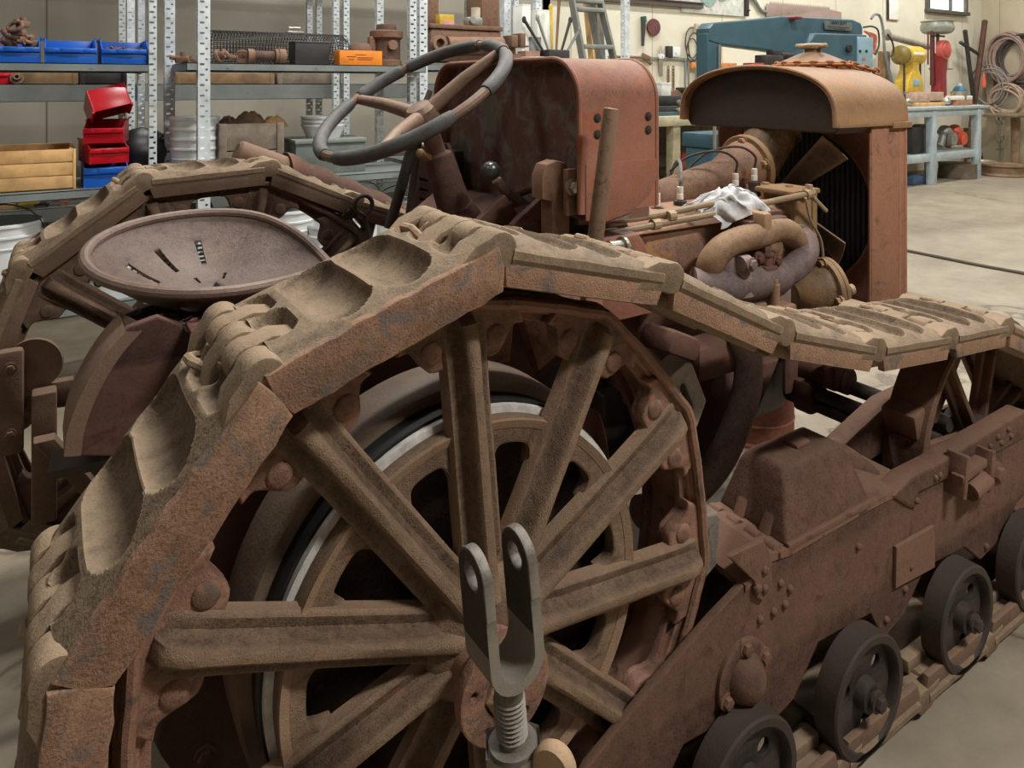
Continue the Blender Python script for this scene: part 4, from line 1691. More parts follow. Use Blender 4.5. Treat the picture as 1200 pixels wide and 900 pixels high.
for s in (-1, 1):
    eye = circ(0, 0, wy, 28, -.02, pi + .02)
    outl = [(-wy, -.0005)] + [(x, y) for x, y in circ(0, 0, wy, 30, 0, pi * 30 / 29)] + [(-wy, -.0005)]
    outl = [(wy, 0)] + [(wy * cos(pi * k / 24), wy * sin(pi * k / 24)) for k in range(25)]
    # straight part with hole
    poly = [(wy, -.035)] + [(wy * cos(pi * k / 24), wy * sin(pi * k / 24)) for k in range(25)] + [(-wy, -.035)]
    Ml = Mc @ Matrix(((0, 0, 1, s * hw), (1, 0, 0, 0), (0, 1, 0, ln + .035), (0, 0, 0, 1)))
    mb.add(*plate(poly, [circ(0, .0, .0155, 24)[::-1]], th, .0015, Ml))
fk = part('fork', mb, M_clevis, cl)
# thin dark plates paint shade onto the flat cheeks, edges stay lighter
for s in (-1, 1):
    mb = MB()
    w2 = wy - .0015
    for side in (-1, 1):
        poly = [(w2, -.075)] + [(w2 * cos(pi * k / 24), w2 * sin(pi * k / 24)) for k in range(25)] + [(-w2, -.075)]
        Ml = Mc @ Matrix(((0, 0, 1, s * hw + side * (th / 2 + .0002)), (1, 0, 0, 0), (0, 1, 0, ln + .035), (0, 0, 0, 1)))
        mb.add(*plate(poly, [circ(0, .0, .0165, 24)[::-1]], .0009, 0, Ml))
    part('fork_shade_plate', mb, M_clevis_shade, fk, 'thin dark plate painting shade on the fork cheek')
mb = MB()
mb.tube([(0, 0, .004), (0, 0, -.004), (0, 0, -.012), (0, 0, -.05)], [.024, .020, .0165, .0165], 20, True, Mc)
for k in range(9):
    z = -.030 - .0052 * k
    mb.lathe([(.0150, z - .002), (.0185, z), (.0150, z + .002)], 20, Mc)
mb.tube([(0, 0, -.05), (0, 0, -.125)], .0155, 16, True, Mc)
part('threaded_stem', mb, M_clevis, cl)
mb = MB()
mb.lathe([(.016, -.086), (.033, -.086), (.036, -.082), (.036, -.120), (.016, -.120)], 6, Mc)
mb.lathe([(.016, -.080), (.028, -.080), (.028, -.087), (.016, -.087)], 20, Mc)
part('lock_nut', mb, M_clevis, cl)
mb = MB()
foot = Mc @ Vector((0, 0, -.12))
mb.tube([foot, (foot.x, foot.y, .30), (foot.x, foot.y, .012)], [.020, .022, .022], 16)
mb.lathe([(0, 0), (.10, 0), (.10, .010), (.03, .014), (0, .014)], 28, T(foot.x, foot.y, 0))
part('standing_post', mb, M_clevis, cl)
p = PD(650, 900, .80)
mb = MB()
mb.lathe([(0, -.010), (.022, -.010), (.0255, -.004), (.0255, .004), (.022, .010), (0, .011)], 28, frame(p, (-CC - .6 * CS, -CS + .6 * CC, .15)))
mb.tube([p, (foot.x, foot.y, p.z - .035)], .009, 10)
part('pin_knob', mb, rust('tan_pin_head', (112, 90, 66), (140, 114, 86), (160, 134, 104), None, 10, .7, .2), cl, 'round tan pin head')

# rusty can under the engine
p = PZ(915, 521, 0)
dr = root('metal_drum', (p.x, p.y + .13, 0), 'rusty open metal drum standing on the floor under the engine', 'drum')
mb = MB()
r_, h_ = .155, .36
mb.lathe([(0, .012), (r_ - .004, .012), (r_ - .004, h_), (r_, h_ + .004), (r_ + .006, h_), (r_, h_ - .008), (r_, .09), (r_ + .004, .085), (r_, .08), (r_, .02), (r_ + .006, .012), (r_ + .006, .0), (0, 0)], 40)
part('drum_body', mb, rust('drum_red_rust', (84, 48, 38), (116, 66, 50), (138, 86, 66), None, 7, .75, .2), dr)
mb = MB()
mb.tube([(r_ * cos(R(a)) * 1.03, r_ * sin(R(a)) * 1.03, .30 - .10 * sin(R(a))) for a in range(0, 181, 12)], .004, 8)
part('bail_handle', mb, M_bodydark, dr)
# =================================================================== ROOM SHELL
X0, X1, Y0, Y1, ZC = -4.5, 14.1, -6.0, 6.4, 4.6
m, nt, b = mat_new('worn_concrete')
v = coords(nt, False)
n1 = noise_tex(nt, v, .9, 8, .65, .5)
n2 = noise_tex(nt, v, 5, 8, .7)
n3 = noise_tex(nt, v, 60, 4, .6)
c = ramp(nt, n1, [(.32, (120, 109, 92)), (.5, (146, 135, 116)), (.68, (164, 154, 135))])
c2 = ramp(nt, n2, [(.3, (104, 92, 74)), (.55, (148, 137, 117)), (.8, (172, 162, 144))])
c = mix(nt, .4, c, c2)
vo = N(nt, 'ShaderNodeTexVoronoi', feature='DISTANCE_TO_EDGE')
vo.inputs['Scale'].default_value = .24
wv = N(nt, 'ShaderNodeVectorMath', operation='ADD')
ns = N(nt, 'ShaderNodeTexNoise')
ns.inputs['Scale'].default_value = 2.2
ns.inputs['Detail'].default_value = 8
nt.links.new(v, ns.inputs['Vector'])
nt.links.new(v, wv.inputs[0])
nt.links.new(ns.outputs['Color'], wv.inputs[1])
nt.links.new(wv.outputs[0], vo.inputs['Vector'])
crack = ramp(nt, vo.outputs['Distance'], [(.0, (1, 1, 1, 1)), (.006, (0, 0, 0, 1))])
c = mix(nt, crack, c, lin((96, 84, 68)))
nt.links.new(c, b.inputs['Base Color'])
b.inputs['Roughness'].default_value = .62
bp = N(nt, 'ShaderNodeBump')
bp.inputs['Strength'].default_value = .15
bp.inputs['Distance'].default_value = .004
nt.links.new(n3, bp.inputs['Height'])
nt.links.new(bp.outputs['Normal'], b.inputs['Normal'])
M_floor = m
struct('floor', MB().box(((X0 + X1) / 2, (Y0 + Y1) / 2, -.05), (X1 - X0 + .4, Y1 - Y0 + .4, .1)), M_floor)


def panel_mat(name, a, bcol, seam=1.22, axis='X', dark=(150, 140, 118)):
    m, nt, b = mat_new(name)
    v = coords(nt, False)
    n1 = noise_tex(nt, v, 1.1, 8, .6, .6)
    c = ramp(nt, n1, [(.3, a), (.7, bcol)])
    sx = N(nt, 'ShaderNodeSeparateXYZ')
    nt.links.new(v, sx.inputs[0])
    mo = N(nt, 'ShaderNodeMath', operation='PINGPONG')
    mo.inputs[1].default_value = seam / 2
    nt.links.new(sx.outputs[axis], mo.inputs[0])
    f = ramp(nt, mo.outputs[0], [(.0, (1, 1, 1, 1)), (.010, (0, 0, 0, 1))])
    c = mix(nt, f, c, lin(dark))
    st = noise_tex(nt, v, 2.6, 10, .75, 1.5)
    fs = ramp(nt, st, [(.60, (0, 0, 0, 1)), (.78, (.35, .35, .35, 1))])
    c = mix(nt, fs, c, lin(dark))
    nt.links.new(c, b.inputs['Base Color'])
    b.inputs['Roughness'].default_value = .7
    return m


M_wall = panel_mat('cream_board_wall', (206, 200, 178), (226, 221, 202))
M_wallr = panel_mat('tan_side_wall', (176, 164, 138), (198, 186, 160), 1.22, 'Y', (140, 126, 100))
M_wallg = panel_mat('grey_panel_wall', (140, 134, 120), (160, 154, 140), 2.3, 'X', (84, 80, 72))
struct('wall_back', MB().box(((4.6 + X1) / 2, Y1 + .05, ZC / 2), (X1 - 4.6 + .2, .1, ZC)), M_wall)
struct('wall_back_left', MB().box(((X0 + 4.6) / 2, Y1 + .05, ZC / 2), (4.6 - X0, .1, ZC)), M_wallg)
struct('wall_right', MB().box((X1 + .05, (Y0 + Y1) / 2, ZC / 2), (.1, Y1 - Y0, ZC)), M_wallr)
M_wallb = panel_mat('brown_board_wall', (84, 76, 66), (104, 95, 84), 1.22, 'X', (60, 54, 47))
struct('wall_left', MB().box((X0 - .05, (Y0 + Y1) / 2, ZC / 2), (.1, Y1 - Y0, ZC)), M_wallb)
struct('wall_front', MB().box(((X0 + X1) / 2, Y0 - .05, ZC / 2), (X1 - X0, .1, ZC)), M_wallb)
struct('ceiling', MB().box(((X0 + X1) / 2, (Y0 + Y1) / 2, ZC + .05), (X1 - X0 + .4, Y1 - Y0 + .4, .1)), plain('grey_ceiling', (128, 126, 120), .9))

# =================================================================== LIGHT
w = bpy.data.worlds.new('world')
scene.world = w
w.use_nodes = True
w.node_tree.nodes['Background'].inputs[0].default_value = lin((210, 222, 235))
w.node_tree.nodes['Background'].inputs[1].default_value = 1.0
M_tubeglow = emit('lit_fluorescent_tube', (255, 250, 238), 6.0)
M_fixture = plain('white_enamel', (224, 224, 220), .4)


def area(name, loc, size, power, col=(1, 1, 1), rot=(0, 0, 0), spread=180):
    l = bpy.data.lights.new(name, 'AREA')
    l.shape = 'RECTANGLE'
    l.size, l.size_y = size
    l.energy = power
    l.color = col
    l.spread = R(spread)
    o = bpy.data.objects.new(name, l)
    COL.objects.link(o)
    o.location = loc
    o.rotation_euler = rot
    return o


k = 0
for x, y, pw in ((-2.2, .6, 14), (-2.2, 4.6, 18), (1.2, 4.8, 44), (1.4, 2.2, 118), (4.6, 2.0, 100), (4.6, 4.9, 66), (8.2, 2.2, 80), (8.2, 4.9, 76), (11.6, 2.2, 76), (11.6, 4.9, 80), (-1.0, -2.2, 6), (2.2, -1.7, 190), (5.4, -1.6, 30)):  # unseen fittings on the camera's side are added as frontal fill
    fx = root('ceiling_and_fill_light', (x, y, ZC), 'white fluorescent ceiling fitting above the workshop, unseen near-side ones added as frontal fill', 'ceiling light', 'ceiling lights')
    part('fixture_body', MB().box((0, 0, -.04), (1.3, .28, .08), bev=.01), M_fixture, fx)
    for dy in (-.07, .07):
        part('light_tube', MB().cyl((-.6, dy, -.10), (.6, dy, -.10), .018, 12), M_tubeglow, fx)
    area('ceiling_and_fill_lamp', (x, y, ZC - .14), (1.25, .26), pw, (1.0, .98, .95))
scene.view_settings.view_transform = 'Standard'
scene.view_settings.look = 'None'
scene.view_settings.gamma = 1.0
scene.view_settings.use_curve_mapping = False
scene.view_settings.exposure = 0.15
# =================================================================== SHELVING
M_galv = plain('galvanised_steel', (206, 214, 216), .45, .1, .10, 18, .1)
M_shelf = plain('grey_shelf_steel', (128, 136, 134), .5, .15, .10, 6)
M_beam = plain('grey_painted_beam', (112, 116, 112), .6, 0, .10, 4)
M_blue = plain('blue_plastic', (24, 92, 186), .35, 0, .08, 8)
M_red = plain('red_plastic', (186, 16, 34), .3, 0, .08, 8)
M_white = plain('white_plastic', (222, 226, 226), .38, 0, .04, 8)
M_pine = plain('pine_board', (206, 164, 108), .65, 0, .16, 9, .2)
M_oldwood = plain('grey_old_wood', (118, 106, 92), .85, 0, .18, 14, .4)
M_tanwood = plain('brown_plank_wood', (126, 100, 70), .8, 0, .2, 10, .3)
M_junk = rust('scrap_rust', (44, 36, 32), (84, 66, 54), (126, 98, 78), (110, 62, 44), 20, .75, .4, spot_amt=.58)
M_dark = plain('dark_iron_paint', (48, 44, 42), .6, 0, .2)
M_grey = plain('mid_grey_paint', (120, 124, 122), .55, 0, .1)
M_alu = plain('dull_aluminium', (150, 150, 142), .45, .4, .1)
M_teal = plain('blue_grey_machine_paint', (62, 92, 102), .45, 0, .08, 5)
M_ltblue = plain('pale_blue_panel', (140, 172, 184), .45, 0, .06)
M_cream = plain('cream_paint', (196, 186, 152), .6, 0, .1)
M_bench = plain('pale_blue_grey_bench_paint', (176, 190, 194), .55, 0, .08, 8)
M_paper = plain('white_paper', (230, 230, 222), .8, 0, .04)
M_yellow = plain('yellow_paint', (206, 172, 62), .4, 0, .12)
M_redpaint = plain('red_machine_paint', (164, 54, 48), .4, 0, .12)
M_orange = plain('orange_card', (232, 134, 36), .6, 0, .06)
M_hose = plain('beige_hose', (168, 146, 126), .6, 0, .12)
M_hosed = plain('dark_hose', (70, 60, 56), .6, 0, .15)
M_card = plain('cardboard', (166, 130, 88), .85, 0, .1)


def post(parent, x, y, z0=0, z1=2.6, w=.048, pitch=.05, flip=1, loc=None):
    """slotted angle upright: a front leaf with two columns of slots, a side leaf turned back"""
    mb = MB()
    n = int((z1 - z0) / pitch * 2)
    t = .003

    def leaf(M, cols):
        """a flat leaf made of half-pitch cells, each with one slot through it"""
        V, Fc = [], []
        for k in range(n):
            za, zb_ = k * pitch / 2, (k + 1) * pitch / 2
            cx, L, r = cols[k % len(cols)]
            hole = stadium(cx, (za + zb_) / 2, L, r, 0, 4)
            m = len(hole)
            rect = []
            for x, z in hole:
                dx, dz = x - cx, z - (za + zb_) / 2
                # shoot from the slot centre to the cell border
                kx = ((w - cx) / dx) if dx > 1e-9 else ((-cx) / dx if dx < -1e-9 else 1e9)
                kz = (pitch / 4 / abs(dz)) if abs(dz) > 1e-9 else 1e9
                q = min(kx, kz)
                rect.append((cx + dx * q, (za + zb_) / 2 + dz * q))
            for hh in (0, -t):
                b = len(V)
                V += [(x, z, hh) for x, z in hole] + [(x, z, hh) for x, z in rect]
                for i in range(m):
                    i2 = (i + 1) % m
                    Fc.append((b + i, b + i2, b + m + i2, b + m + i))
            b0 = len(V) - 4 * m
            for i in range(m):
                i2 = (i + 1) % m
                Fc.append((b0 + i, b0 + i2, b0 + 2 * m + i2, b0 + 2 * m + i))
            # square the corners
            for cxx in (0, w):
                for czz in (za, zb_):
                    for hh in (0, 2 * m):
                        near = sorted(range(m), key=lambda i: abs(rect[i][0] - cxx) + abs(rect[i][1] - czz))
                        e1 = [i for i in range(m) if abs(rect[i][0] - cxx) < 1e-6]
                        e2 = [i for i in range(m) if abs(rect[i][1] - czz) < 1e-6]
                        if e1 and e2:
                            p1 = min(e1, key=lambda i: abs(rect[i][1] - czz))
                            p2 = min(e2, key=lambda i: abs(rect[i][0] - cxx))
                            V.append((cxx, czz, 0 if hh == 0 else -t))
                            if p1 != p2:
                                Fc.append((b0 + hh + m + p1, b0 + hh + m + p2, len(V) - 1))
        mb.add(V, Fc, M)

    leaf(T(x, 0, z0) @ XZ(y), [(w * .34, .012, .0052), (w * .70, .003, .0052)])
    xs = x if flip > 0 else x + w - .003
    leaf(Matrix(((0, 0, 1, xs + .003), (1, 0, 0, y), (0, 1, 0, z0), (0, 0, 0, 1))), [(w * .5, .012, .0052), (w * .5, .003, .004)])
    mb.box((x + w / 2, y + .002, z0 + .004), (w * 1.2, .05, .008))
    return part('upright', mb, M_galv, parent, ang=30)


def shelf(parent, x0, x1, y0, y1, z, lip=.04, mat=None, name='shelf'):
    mb = MB()
    mb.box(((x0 + x1) / 2, (y0 + y1) / 2, z - .002), (x1 - x0, y1 - y0, .004))
    for yy in (y0 + .0015, y1 - .0015):
        mb.box(((x0 + x1) / 2, yy, z - lip / 2), (x1 - x0, .003, lip))
    for xx in (x0 + .0015, x1 - .0015):
        mb.box((xx, (y0 + y1) / 2, z - lip / 2), (.003, y1 - y0, lip))
    for yy in (y0 + .008, y1 - .008):
        mb.box(((x0 + x1) / 2, yy, z - lip + .0015), (x1 - x0, .016, .003))
    for q in (.15, .5, .85):
        mb.cyl((x0 + (x1 - x0) * q, y0 - .003, z - lip / 2), (x0 + (x1 - x0) * q, y0 + .003, z - lip / 2), .007, 10)
    return part(name, mb, mat or M_shelf, parent, ang=30)


YF = 3.85
xA1 = PY(179, 74, YF).x
zt = PY(90, 74, YF).z
zm = PY(90, 223, YF).z
uA = root('shelving_unit', (-.5, 4.1, 0), 'grey steel shelving unit with three blue bins and a pine crate, at the far left', 'shelving', world=True)
for z in (zt, zm, .40):
    shelf(uA, -1.25, xA1, YF + .004, YF + .52, z, .038)
post(uA, xA1 - .016, YF, w=.034)
post(uA, xA1 - .016, YF + .50, w=.034)
post(uA, -1.27, YF, w=.04)
post(uA, -1.27, YF + .50, w=.04)

YB = 3.72
xB0 = PY(232, 78, YB).x
xB1 = PY(487, 78, YB + .1).x
zbt = PY(340, 75, YB).z
uB = root('shelving_unit', (1.1, 4.0, 0), 'slotted steel shelving unit behind the seat, holding a wire mesh roll', 'shelving', world=True)
for z in (zbt, zm, .38):
    shelf(uB, xB0 - .05, xB1 + .02, YB + .005, YB + .50, z, .038)
post(uB, xB0, YB, w=.055)
post(uB, PY(193, 78, YB + .46).x, YB + .46, w=.050)
post(uB, xB1 - .035, YB + .1, w=.042)
post(uB, xB1 - .08, YB + .48, w=.042)

YC_ = 3.86
xC0 = PY(492, 78, YC_).x
xC1 = PY(738, 78, YC_).x
zct = PY(560, 76, YC_).z
uC = root('shelving_unit', (2.6, 4.1, 0), 'slotted steel shelving unit behind the red fuel tank, carrying a big rusty gearbox', 'shelving', world=True)
for z in (zct, .95, .38):
    shelf(uC, xC0, xC1, YC_ + .005, YC_ + .50, z, .038)
post(uC, xC0, YC_, w=.050)
post(uC, xC1 - .045, YC_, w=.045)
post(uC, PY(672, 78, YC_ + .02).x, YC_ + .46, w=.048)
post(uC, PY(591, 78, YC_ + .46).x, YC_ + .46, w=.055)

YR = 5.05
uR = root('shelving_unit', (1.4, 5.4, 0), 'long deep-beamed grey shelving row standing behind the slotted units', 'shelving', world=True)
for z, lp in ((PY(100, 98.5, YR).z, .105), (PY(40, 247, YR).z, .085)):
    shelf(uR, -1.9, 4.2, YR + .055, YR + .62, z, lp, M_beam)
shelf(uR, -1.9, 4.2, YR + .055, YR + .62, 2.52, .10, M_beam)
zr = PY(100, 98.5, YR).z
zr2 = PY(40, 247, YR).z
for u in (149, 161, 391, 403, 590, 603):
    post(uR, PY(u, 90, YR).x, YR, w=.042)
    post(uR, PY(u, 90, YR).x, YR + .62, w=.042)
post(uR, -1.9, YR, w=.042)
post(uR, 4.16, YR, w=.042)


# ---------------------------------------------------------------- plastic bins
def bin_root(name, loc, label, mat, w=.235, d=.32, h=.118, lip=.068, rz=0, group=None, cat='bin'):
    r = root(name, loc, label, cat, group, rz=rz)
    t = .006
    mb = MB()
    mb.box((0, d / 2, t / 2), (w * .94, d * .96, t))
    side = [(0, 0), (d, 0), (d, h), (d * .42, h), (d * .16, lip + .012), (0, lip)]
    for s in (-1, 1):
        Ms = Matrix(((0, 0, 1, s * (w / 2 - t / 2)), (1, 0, 0, 0), (0, 1, 0, 0), (0, 0, 0, 1)))
        mb.add(*plate(side, [], t, .001, Ms))
        mb.tube([(s * w / 2, d * .42, h), (s * w / 2, d, h)], .006, 8)
    mb.box((0, d - t / 2, h / 2), (w, t, h), bev=.002)
    mb.box((0, t / 2, lip * .36), (w, t, lip * .72), bev=.002)
    mb.box((0, -.004, lip * .86), (w, .014, lip * .34), bev=.004)
    part('bin_body', mb, mat, r)
    part('label_holder', MB().box((0, -.012, lip * .86), (w * .36, .006, lip * .26), bev=.002).box((-w * .33, -.010, lip * .86), (w * .2, .004, lip * .22), bev=.001).box((w * .33, -.010, lip * .86), (w * .2, .004, lip * .22), bev=.001), mat, r)
    return r


for (u0, u1), lb in (((-14, 47), 'blue plastic bin heaped with rusty fittings, left end of the top shelf'),
                     ((52, 114), 'empty-looking blue plastic bin in the middle of the three on the top shelf'),
                     ((119, 176), 'blue plastic bin holding small dark bits, beside the slotted upright')):
    a, b = PY(u0, 74, YF + .02), PY(u1, 74, YF + .02)
    bin_root('storage_bin', ((a.x + b.x) / 2, YF + .03, zt), lb, M_blue, w=b.x - a.x, group='blue bins on the top shelf')


def fitting(loc, s, kind, label, group, cat='machine part', rot=0):
    """small scrap part: elbow, flange, nut, link"""
    mb = MB()
    if kind == 0:
        mb.tube(spline([(0, -s, 0), (0, 0, 0), (s * .3, s * .5, s * .6), (s, s * .6, s)], 4), s * .42, 10)
        mb.cyl((0, -s, 0), (0, -s * 1.25, 0), s * .58, 12)
    elif kind == 1:
        mb.lathe([(s * .3, 0), (s, 0), (s, s * .3), (s * .55, s * .4), (s * .5, s * 1.1), (s * .3, s * 1.1)], 18, Matrix.Rotation(R(70), 4, 'X'), close=True)
    elif kind == 2:
        mb.tube([(s * cos(a / 12 * 2 * pi), s * .4 * sin(a / 12 * 2 * pi), s * .6 * sin(a / 12 * 2 * pi)) for a in range(12)], s * .25, 8, closed=True)
    elif kind == 3:
        mb.box((0, 0, s * .4), (s * 1.8, s * .9, s * .8), bev=s * .15)
        mb.cyl((-s * .9, 0, s * .6), (-s * 1.5, 0, s * .7), s * .3, 10)
        mb.cyl((0, 0, s * .8), (0, 0, s * 1.3), s * .35, 12)
    else:
        mb.tube([(-s * 1.6, 0, s * .3), (s * 1.6, 0, s * .45)], s * .3, 10)
        mb.lathe([(s * .2, -s * .2), (s * .55, -s * .2), (s * .55, s * .2), (s * .2, s * .2)], 14, T(s * 1.6, 0, s * .45) @ Matrix.Rotation(R(90), 4, 'X'), close=True)
    o = part('machine_part', mb, M_junk)
    o.location = loc
    o.rotation_euler = (0, 0, rot)
    return tag(o, label, cat, group)


rng = random.Random(3)
p = PY(15, 60, YF + .15)
for k in range(14):
    fitting((PY(8 + 5.5 * (k % 5) - 4 * (k // 5) * .3, 74, YF + .1).x + rng.uniform(-.02, .02), YF + .10 + .05 * (k % 4), zt + .03 + .040 * (k // 4) + rng.uniform(0, .015)), .028 + rng.uniform(0, .010), k % 5,
            'rusty fitting piled in the left blue bin', 'rusty fittings in the left blue bin', rot=rng.uniform(0, 6))
fitting((PY(36, 74, YF + .1).x, YF + .16, zt + .075), .036, 3, 'squat rusty machine part at the right end of the left blue bin', None)
for k in range(14):
    fitting((PY(126 + 3.1 * k, 74, YF + .14).x, YF + .14 + .02 * (k % 3), zt + .052 + rng.uniform(0, .02)), .016, k % 5,
            'small dark fitting in the blue bin beside the upright', 'small fittings in the right blue bin', rot=rng.uniform(0, 6))


# things lying on the deep shelf behind
def slab(name, label, cat, u0, u1, v0, v1, y, d, mat, bev=.006, group=None, extra=None):
    a, b = PY(u0, v1, y), PY(u1, v0, y)
    mb = MB().box(((b.x - a.x) / 2, d / 2, (b.z - a.z) / 2), (b.x - a.x, d, b.z - a.z), bev=bev)
    if extra:
        extra(mb, b.x - a.x, d, b.z - a.z)
    o = part(name, mb, mat)
    o.location = a
    return tag(o, label, cat, group)


def on(o, z):
    o.location.z = z
    return o


def ends(mb, w, d, h):
    mb.box((.02, d / 2, h * .5), (.03, d * 1.03, h * 1.06), bev=.004)
    mb.box((w - .02, d / 2, h * .5), (.03, d * 1.03, h * 1.06), bev=.004)


on(slab('wood_plank', 'brown plank lying on the deep shelf below the blue bins', 'plank', 16, 92, 85, 98.5, YR + .1, .2, M_tanwood, extra=ends), zr)
on(slab('storage_case', 'low grey metal box on the deep shelf, below the right blue bin', 'box', 92, 150, 84, 98.5, YR + .1, .3, M_dark, .012, extra=ends), zr)
on(slab('wood_plank', 'long brown plank on the deep shelf, seen beyond the nearest upright', 'plank', 205, 322, 86, 98.5, YR + .1, .18, M_tanwood, extra=ends), zr)
on(slab('wood_plank', 'dark plank on the deep shelf under the orange box', 'plank', 325, 400, 86, 98.5, YR + .12, .18, M_oldwood, extra=ends), zr)
a = PY(2, 98, YR + .1)
bin_root('storage_bin', (a.x, YR + .1, zr), 'red plastic bin on the deep shelf at the left picture edge', M_red, w=.16, h=.09, lip=.06)
fitting((PY(20, 98, YR + .1).x, YR + .08, zr + .03), .035, 1, 'brown ring fitting beside the red bin on the deep shelf', None)

# pine crate
a, b = PY(-40, 222, YF + .06), PY(86, 222, YF + .06)
cr = root('pine_crate', ((a.x + b.x) / 2, YF + .06, zm), 'pale pine slatted crate on the middle shelf at the far left', 'crate', rz=R(-2))
w_, d_, h_ = b.x - a.x, .45, .185
for k in range(3):
    zz = .004 + .031 + k * .0605
    part('front_board', MB().box((0, .008, zz), (w_, .016, .057), bev=.002), M_pine, cr)
    part('back_board', MB().box((0, d_ - .008, zz), (w_, .016, .057), bev=.002), M_pine, cr)
for s in (-1, 1):
    mb = MB().box((s * (w_ / 2 - .010), d_ / 2, h_ / 2), (.018, d_ - .034, h_), bev=.002)
    part('end_panel', mb, M_pine, cr)
    part('corner_batten', MB().box((s * (w_ / 2 + .004), .008, h_ / 2), (.012, .022, h_), bev=.002), M_pine, cr)
part('base_board', MB().box((0, d_ / 2, .006), (w_ - .04, d_ - .034, .010)), M_pine, cr)

# blue bin with three red bins toppled on it
a = PY(124, 218, YF + .08)
bin_root('storage_bin', (a.x, YF + .05, zm), 'blue plastic bin on the middle shelf under the red bins', M_blue, w=.185, d=.30, h=.14, lip=.09)
zc = zm + .15
bin_root('storage_bin', (a.x + .012, YF + .03, zm + .112), 'lowest of the three red bins stacked by the pine crate', M_red, w=.165, d=.26, h=.105, lip=.07, rz=R(8), group='stacked red bins')
bin_root('storage_bin', (a.x - .012, YF + .05, zm + .205), 'middle one of the three stacked red bins', M_red, w=.165, d=.26, h=.105, lip=.07, rz=R(-10), group='stacked red bins')
o = bin_root('storage_bin', (a.x - .005, YF + .27, zm + .385), 'topmost red bin, tipped over on the red stack', M_red, w=.165, d=.24, h=.11, lip=.07, group='stacked red bins')
o.rotation_euler = (R(158), R(-14), R(6))
mb = MB()
mb.grid(lambda u, v: (.16 * cos(2 * pi * u) * (sin(pi * v) ** .6) * (1 + .1 * sin(6 * u)), .11 * sin(2 * pi * u) * (sin(pi * v) ** .6), .26 * v + .012 * sin(14 * u) * sin(pi * v)), 28, 12, closeu=True)
o = part('plastic_bag', mb, plain('black_bag_plastic', (26, 26, 26), .4))
o.location = (PY(166, 200, YF + .4).x, YF + .40, zm)
tag(o, 'black plastic bag slumped on the middle shelf behind the uprights', 'bag')

# low rear shelf
on(slab('cardboard_box', 'small brown cardboard box on the low shelf at the left edge', 'box', -12, 20, 234, 247, YR + .1, .2, M_card, extra=lambda mb, w, d, h: mb.box((w / 2, d / 2, h), (.05, d * 1.005, .004))), zr2)
a = PY(35, 247, YR + .1)
o = root('hand_tool', (a.x, YR + .1, zr2), 'yellow and black tool lying on the low shelf by the cardboard box', 'tool')
part('tool_body', MB().tube([(-.05, 0, .04), (0, 0, .06), (.05, 0, .05)], [.03, .045, .03], 14), M_yellow, o)
part('tool_grip', MB().tube([(.02, 0, .03), (.08, 0, .035), (.10, 0, .02)], .022, 10), M_dark, o)
for u, k in ((62, 3), (75, 0), (88, 4)):
    fitting((PY(u, 247, YR + .12).x, YR + .14, zr2 + .02), .045, k, {62: 'dark squat part on the low shelf right of the yellow tool', 75: 'dark pipe elbow on the low shelf', 88: 'dark rod end on the low shelf, nearest the far track'}[u], None)


# ---------------------------------------------------------------- buckets
def make_bucket(loc, label, r=.15, h=.37, mat=None, group=None, handle=True):
    o = root('bucket', loc, label, 'bucket', group)
    mb = MB()
    mb.lathe([(0, .008), (r * .84, .008), (r * .98, h), (r * 1.03, h + .004), (r * 1.05, h - .004), (r * 1.04, h - .012), (r * 1.0, h - .014), (r * .985, h - .05), (r * 1.03, h - .052), (r * 1.03, h - .060), (r * .98, h - .063),
              (r * .965, h - .10), (r * 1.0, h - .102), (r * 1.0, h - .108), (r * .96, h - .11), (r * .86, 0), (0, 0)], 40)
    part('bucket_body', mb, mat or M_white, o)
    if handle:
        mb = MB().tube([(r * 1.05 * cos(R(q)), r * 1.05 * sin(R(q)), h - .06 - .16 * sin(R(q))) for q in range(180, 361, 12)], .003, 6)
        part('bail_handle', mb, M_dark, o)
    return o


def bk(u, v, y, label, r, h, zb=None, mat=None, group='white buckets behind the far track', handle=True):
    p = PY(u, v, y)
    return make_bucket((p.x, y, (p.z - h) if zb is None else zb), label, r, h, mat, group, handle)


bk(2, 270, YF + .2, 'white bucket on the bottom shelf at the left picture edge', .155, .39, .40)
bk(338, 246, YB + .15, 'tallest white bucket seen over the far track beside the raised spoke', .135, .38, .38)
bk(384, 272, YB + .03, 'white bucket half hidden behind the far wheel rim, in front of the tall one', .10, .30, .38, handle=False)
bk(415, 250, YB + .22, 'white bucket right of the far wheel rim, beside the eye rod', .14, .40, .38)
bk(214, 246, YB + .2, 'grey metal bucket behind the seat, framed by the far wheel', .135, .42, .38, M_grey)
bk(276, 270, YB + .12, 'low white bucket behind the seat rim, left of the tall one', .13, .26, .38)
bk(455, 258, YB + .25, 'white bucket in the gap left of the brake lever', .13, .36, .38)
# printed bucket
YPB = YF + .17
p = PY(130, 280, YPB)
hb = PY(130, 284, YPB).z - .40
pb = make_bucket((p.x, YPB, 0.40), 'white printed bucket with a red emblem on the bottom shelf behind the far wheel', .15, hb, None, None, True)


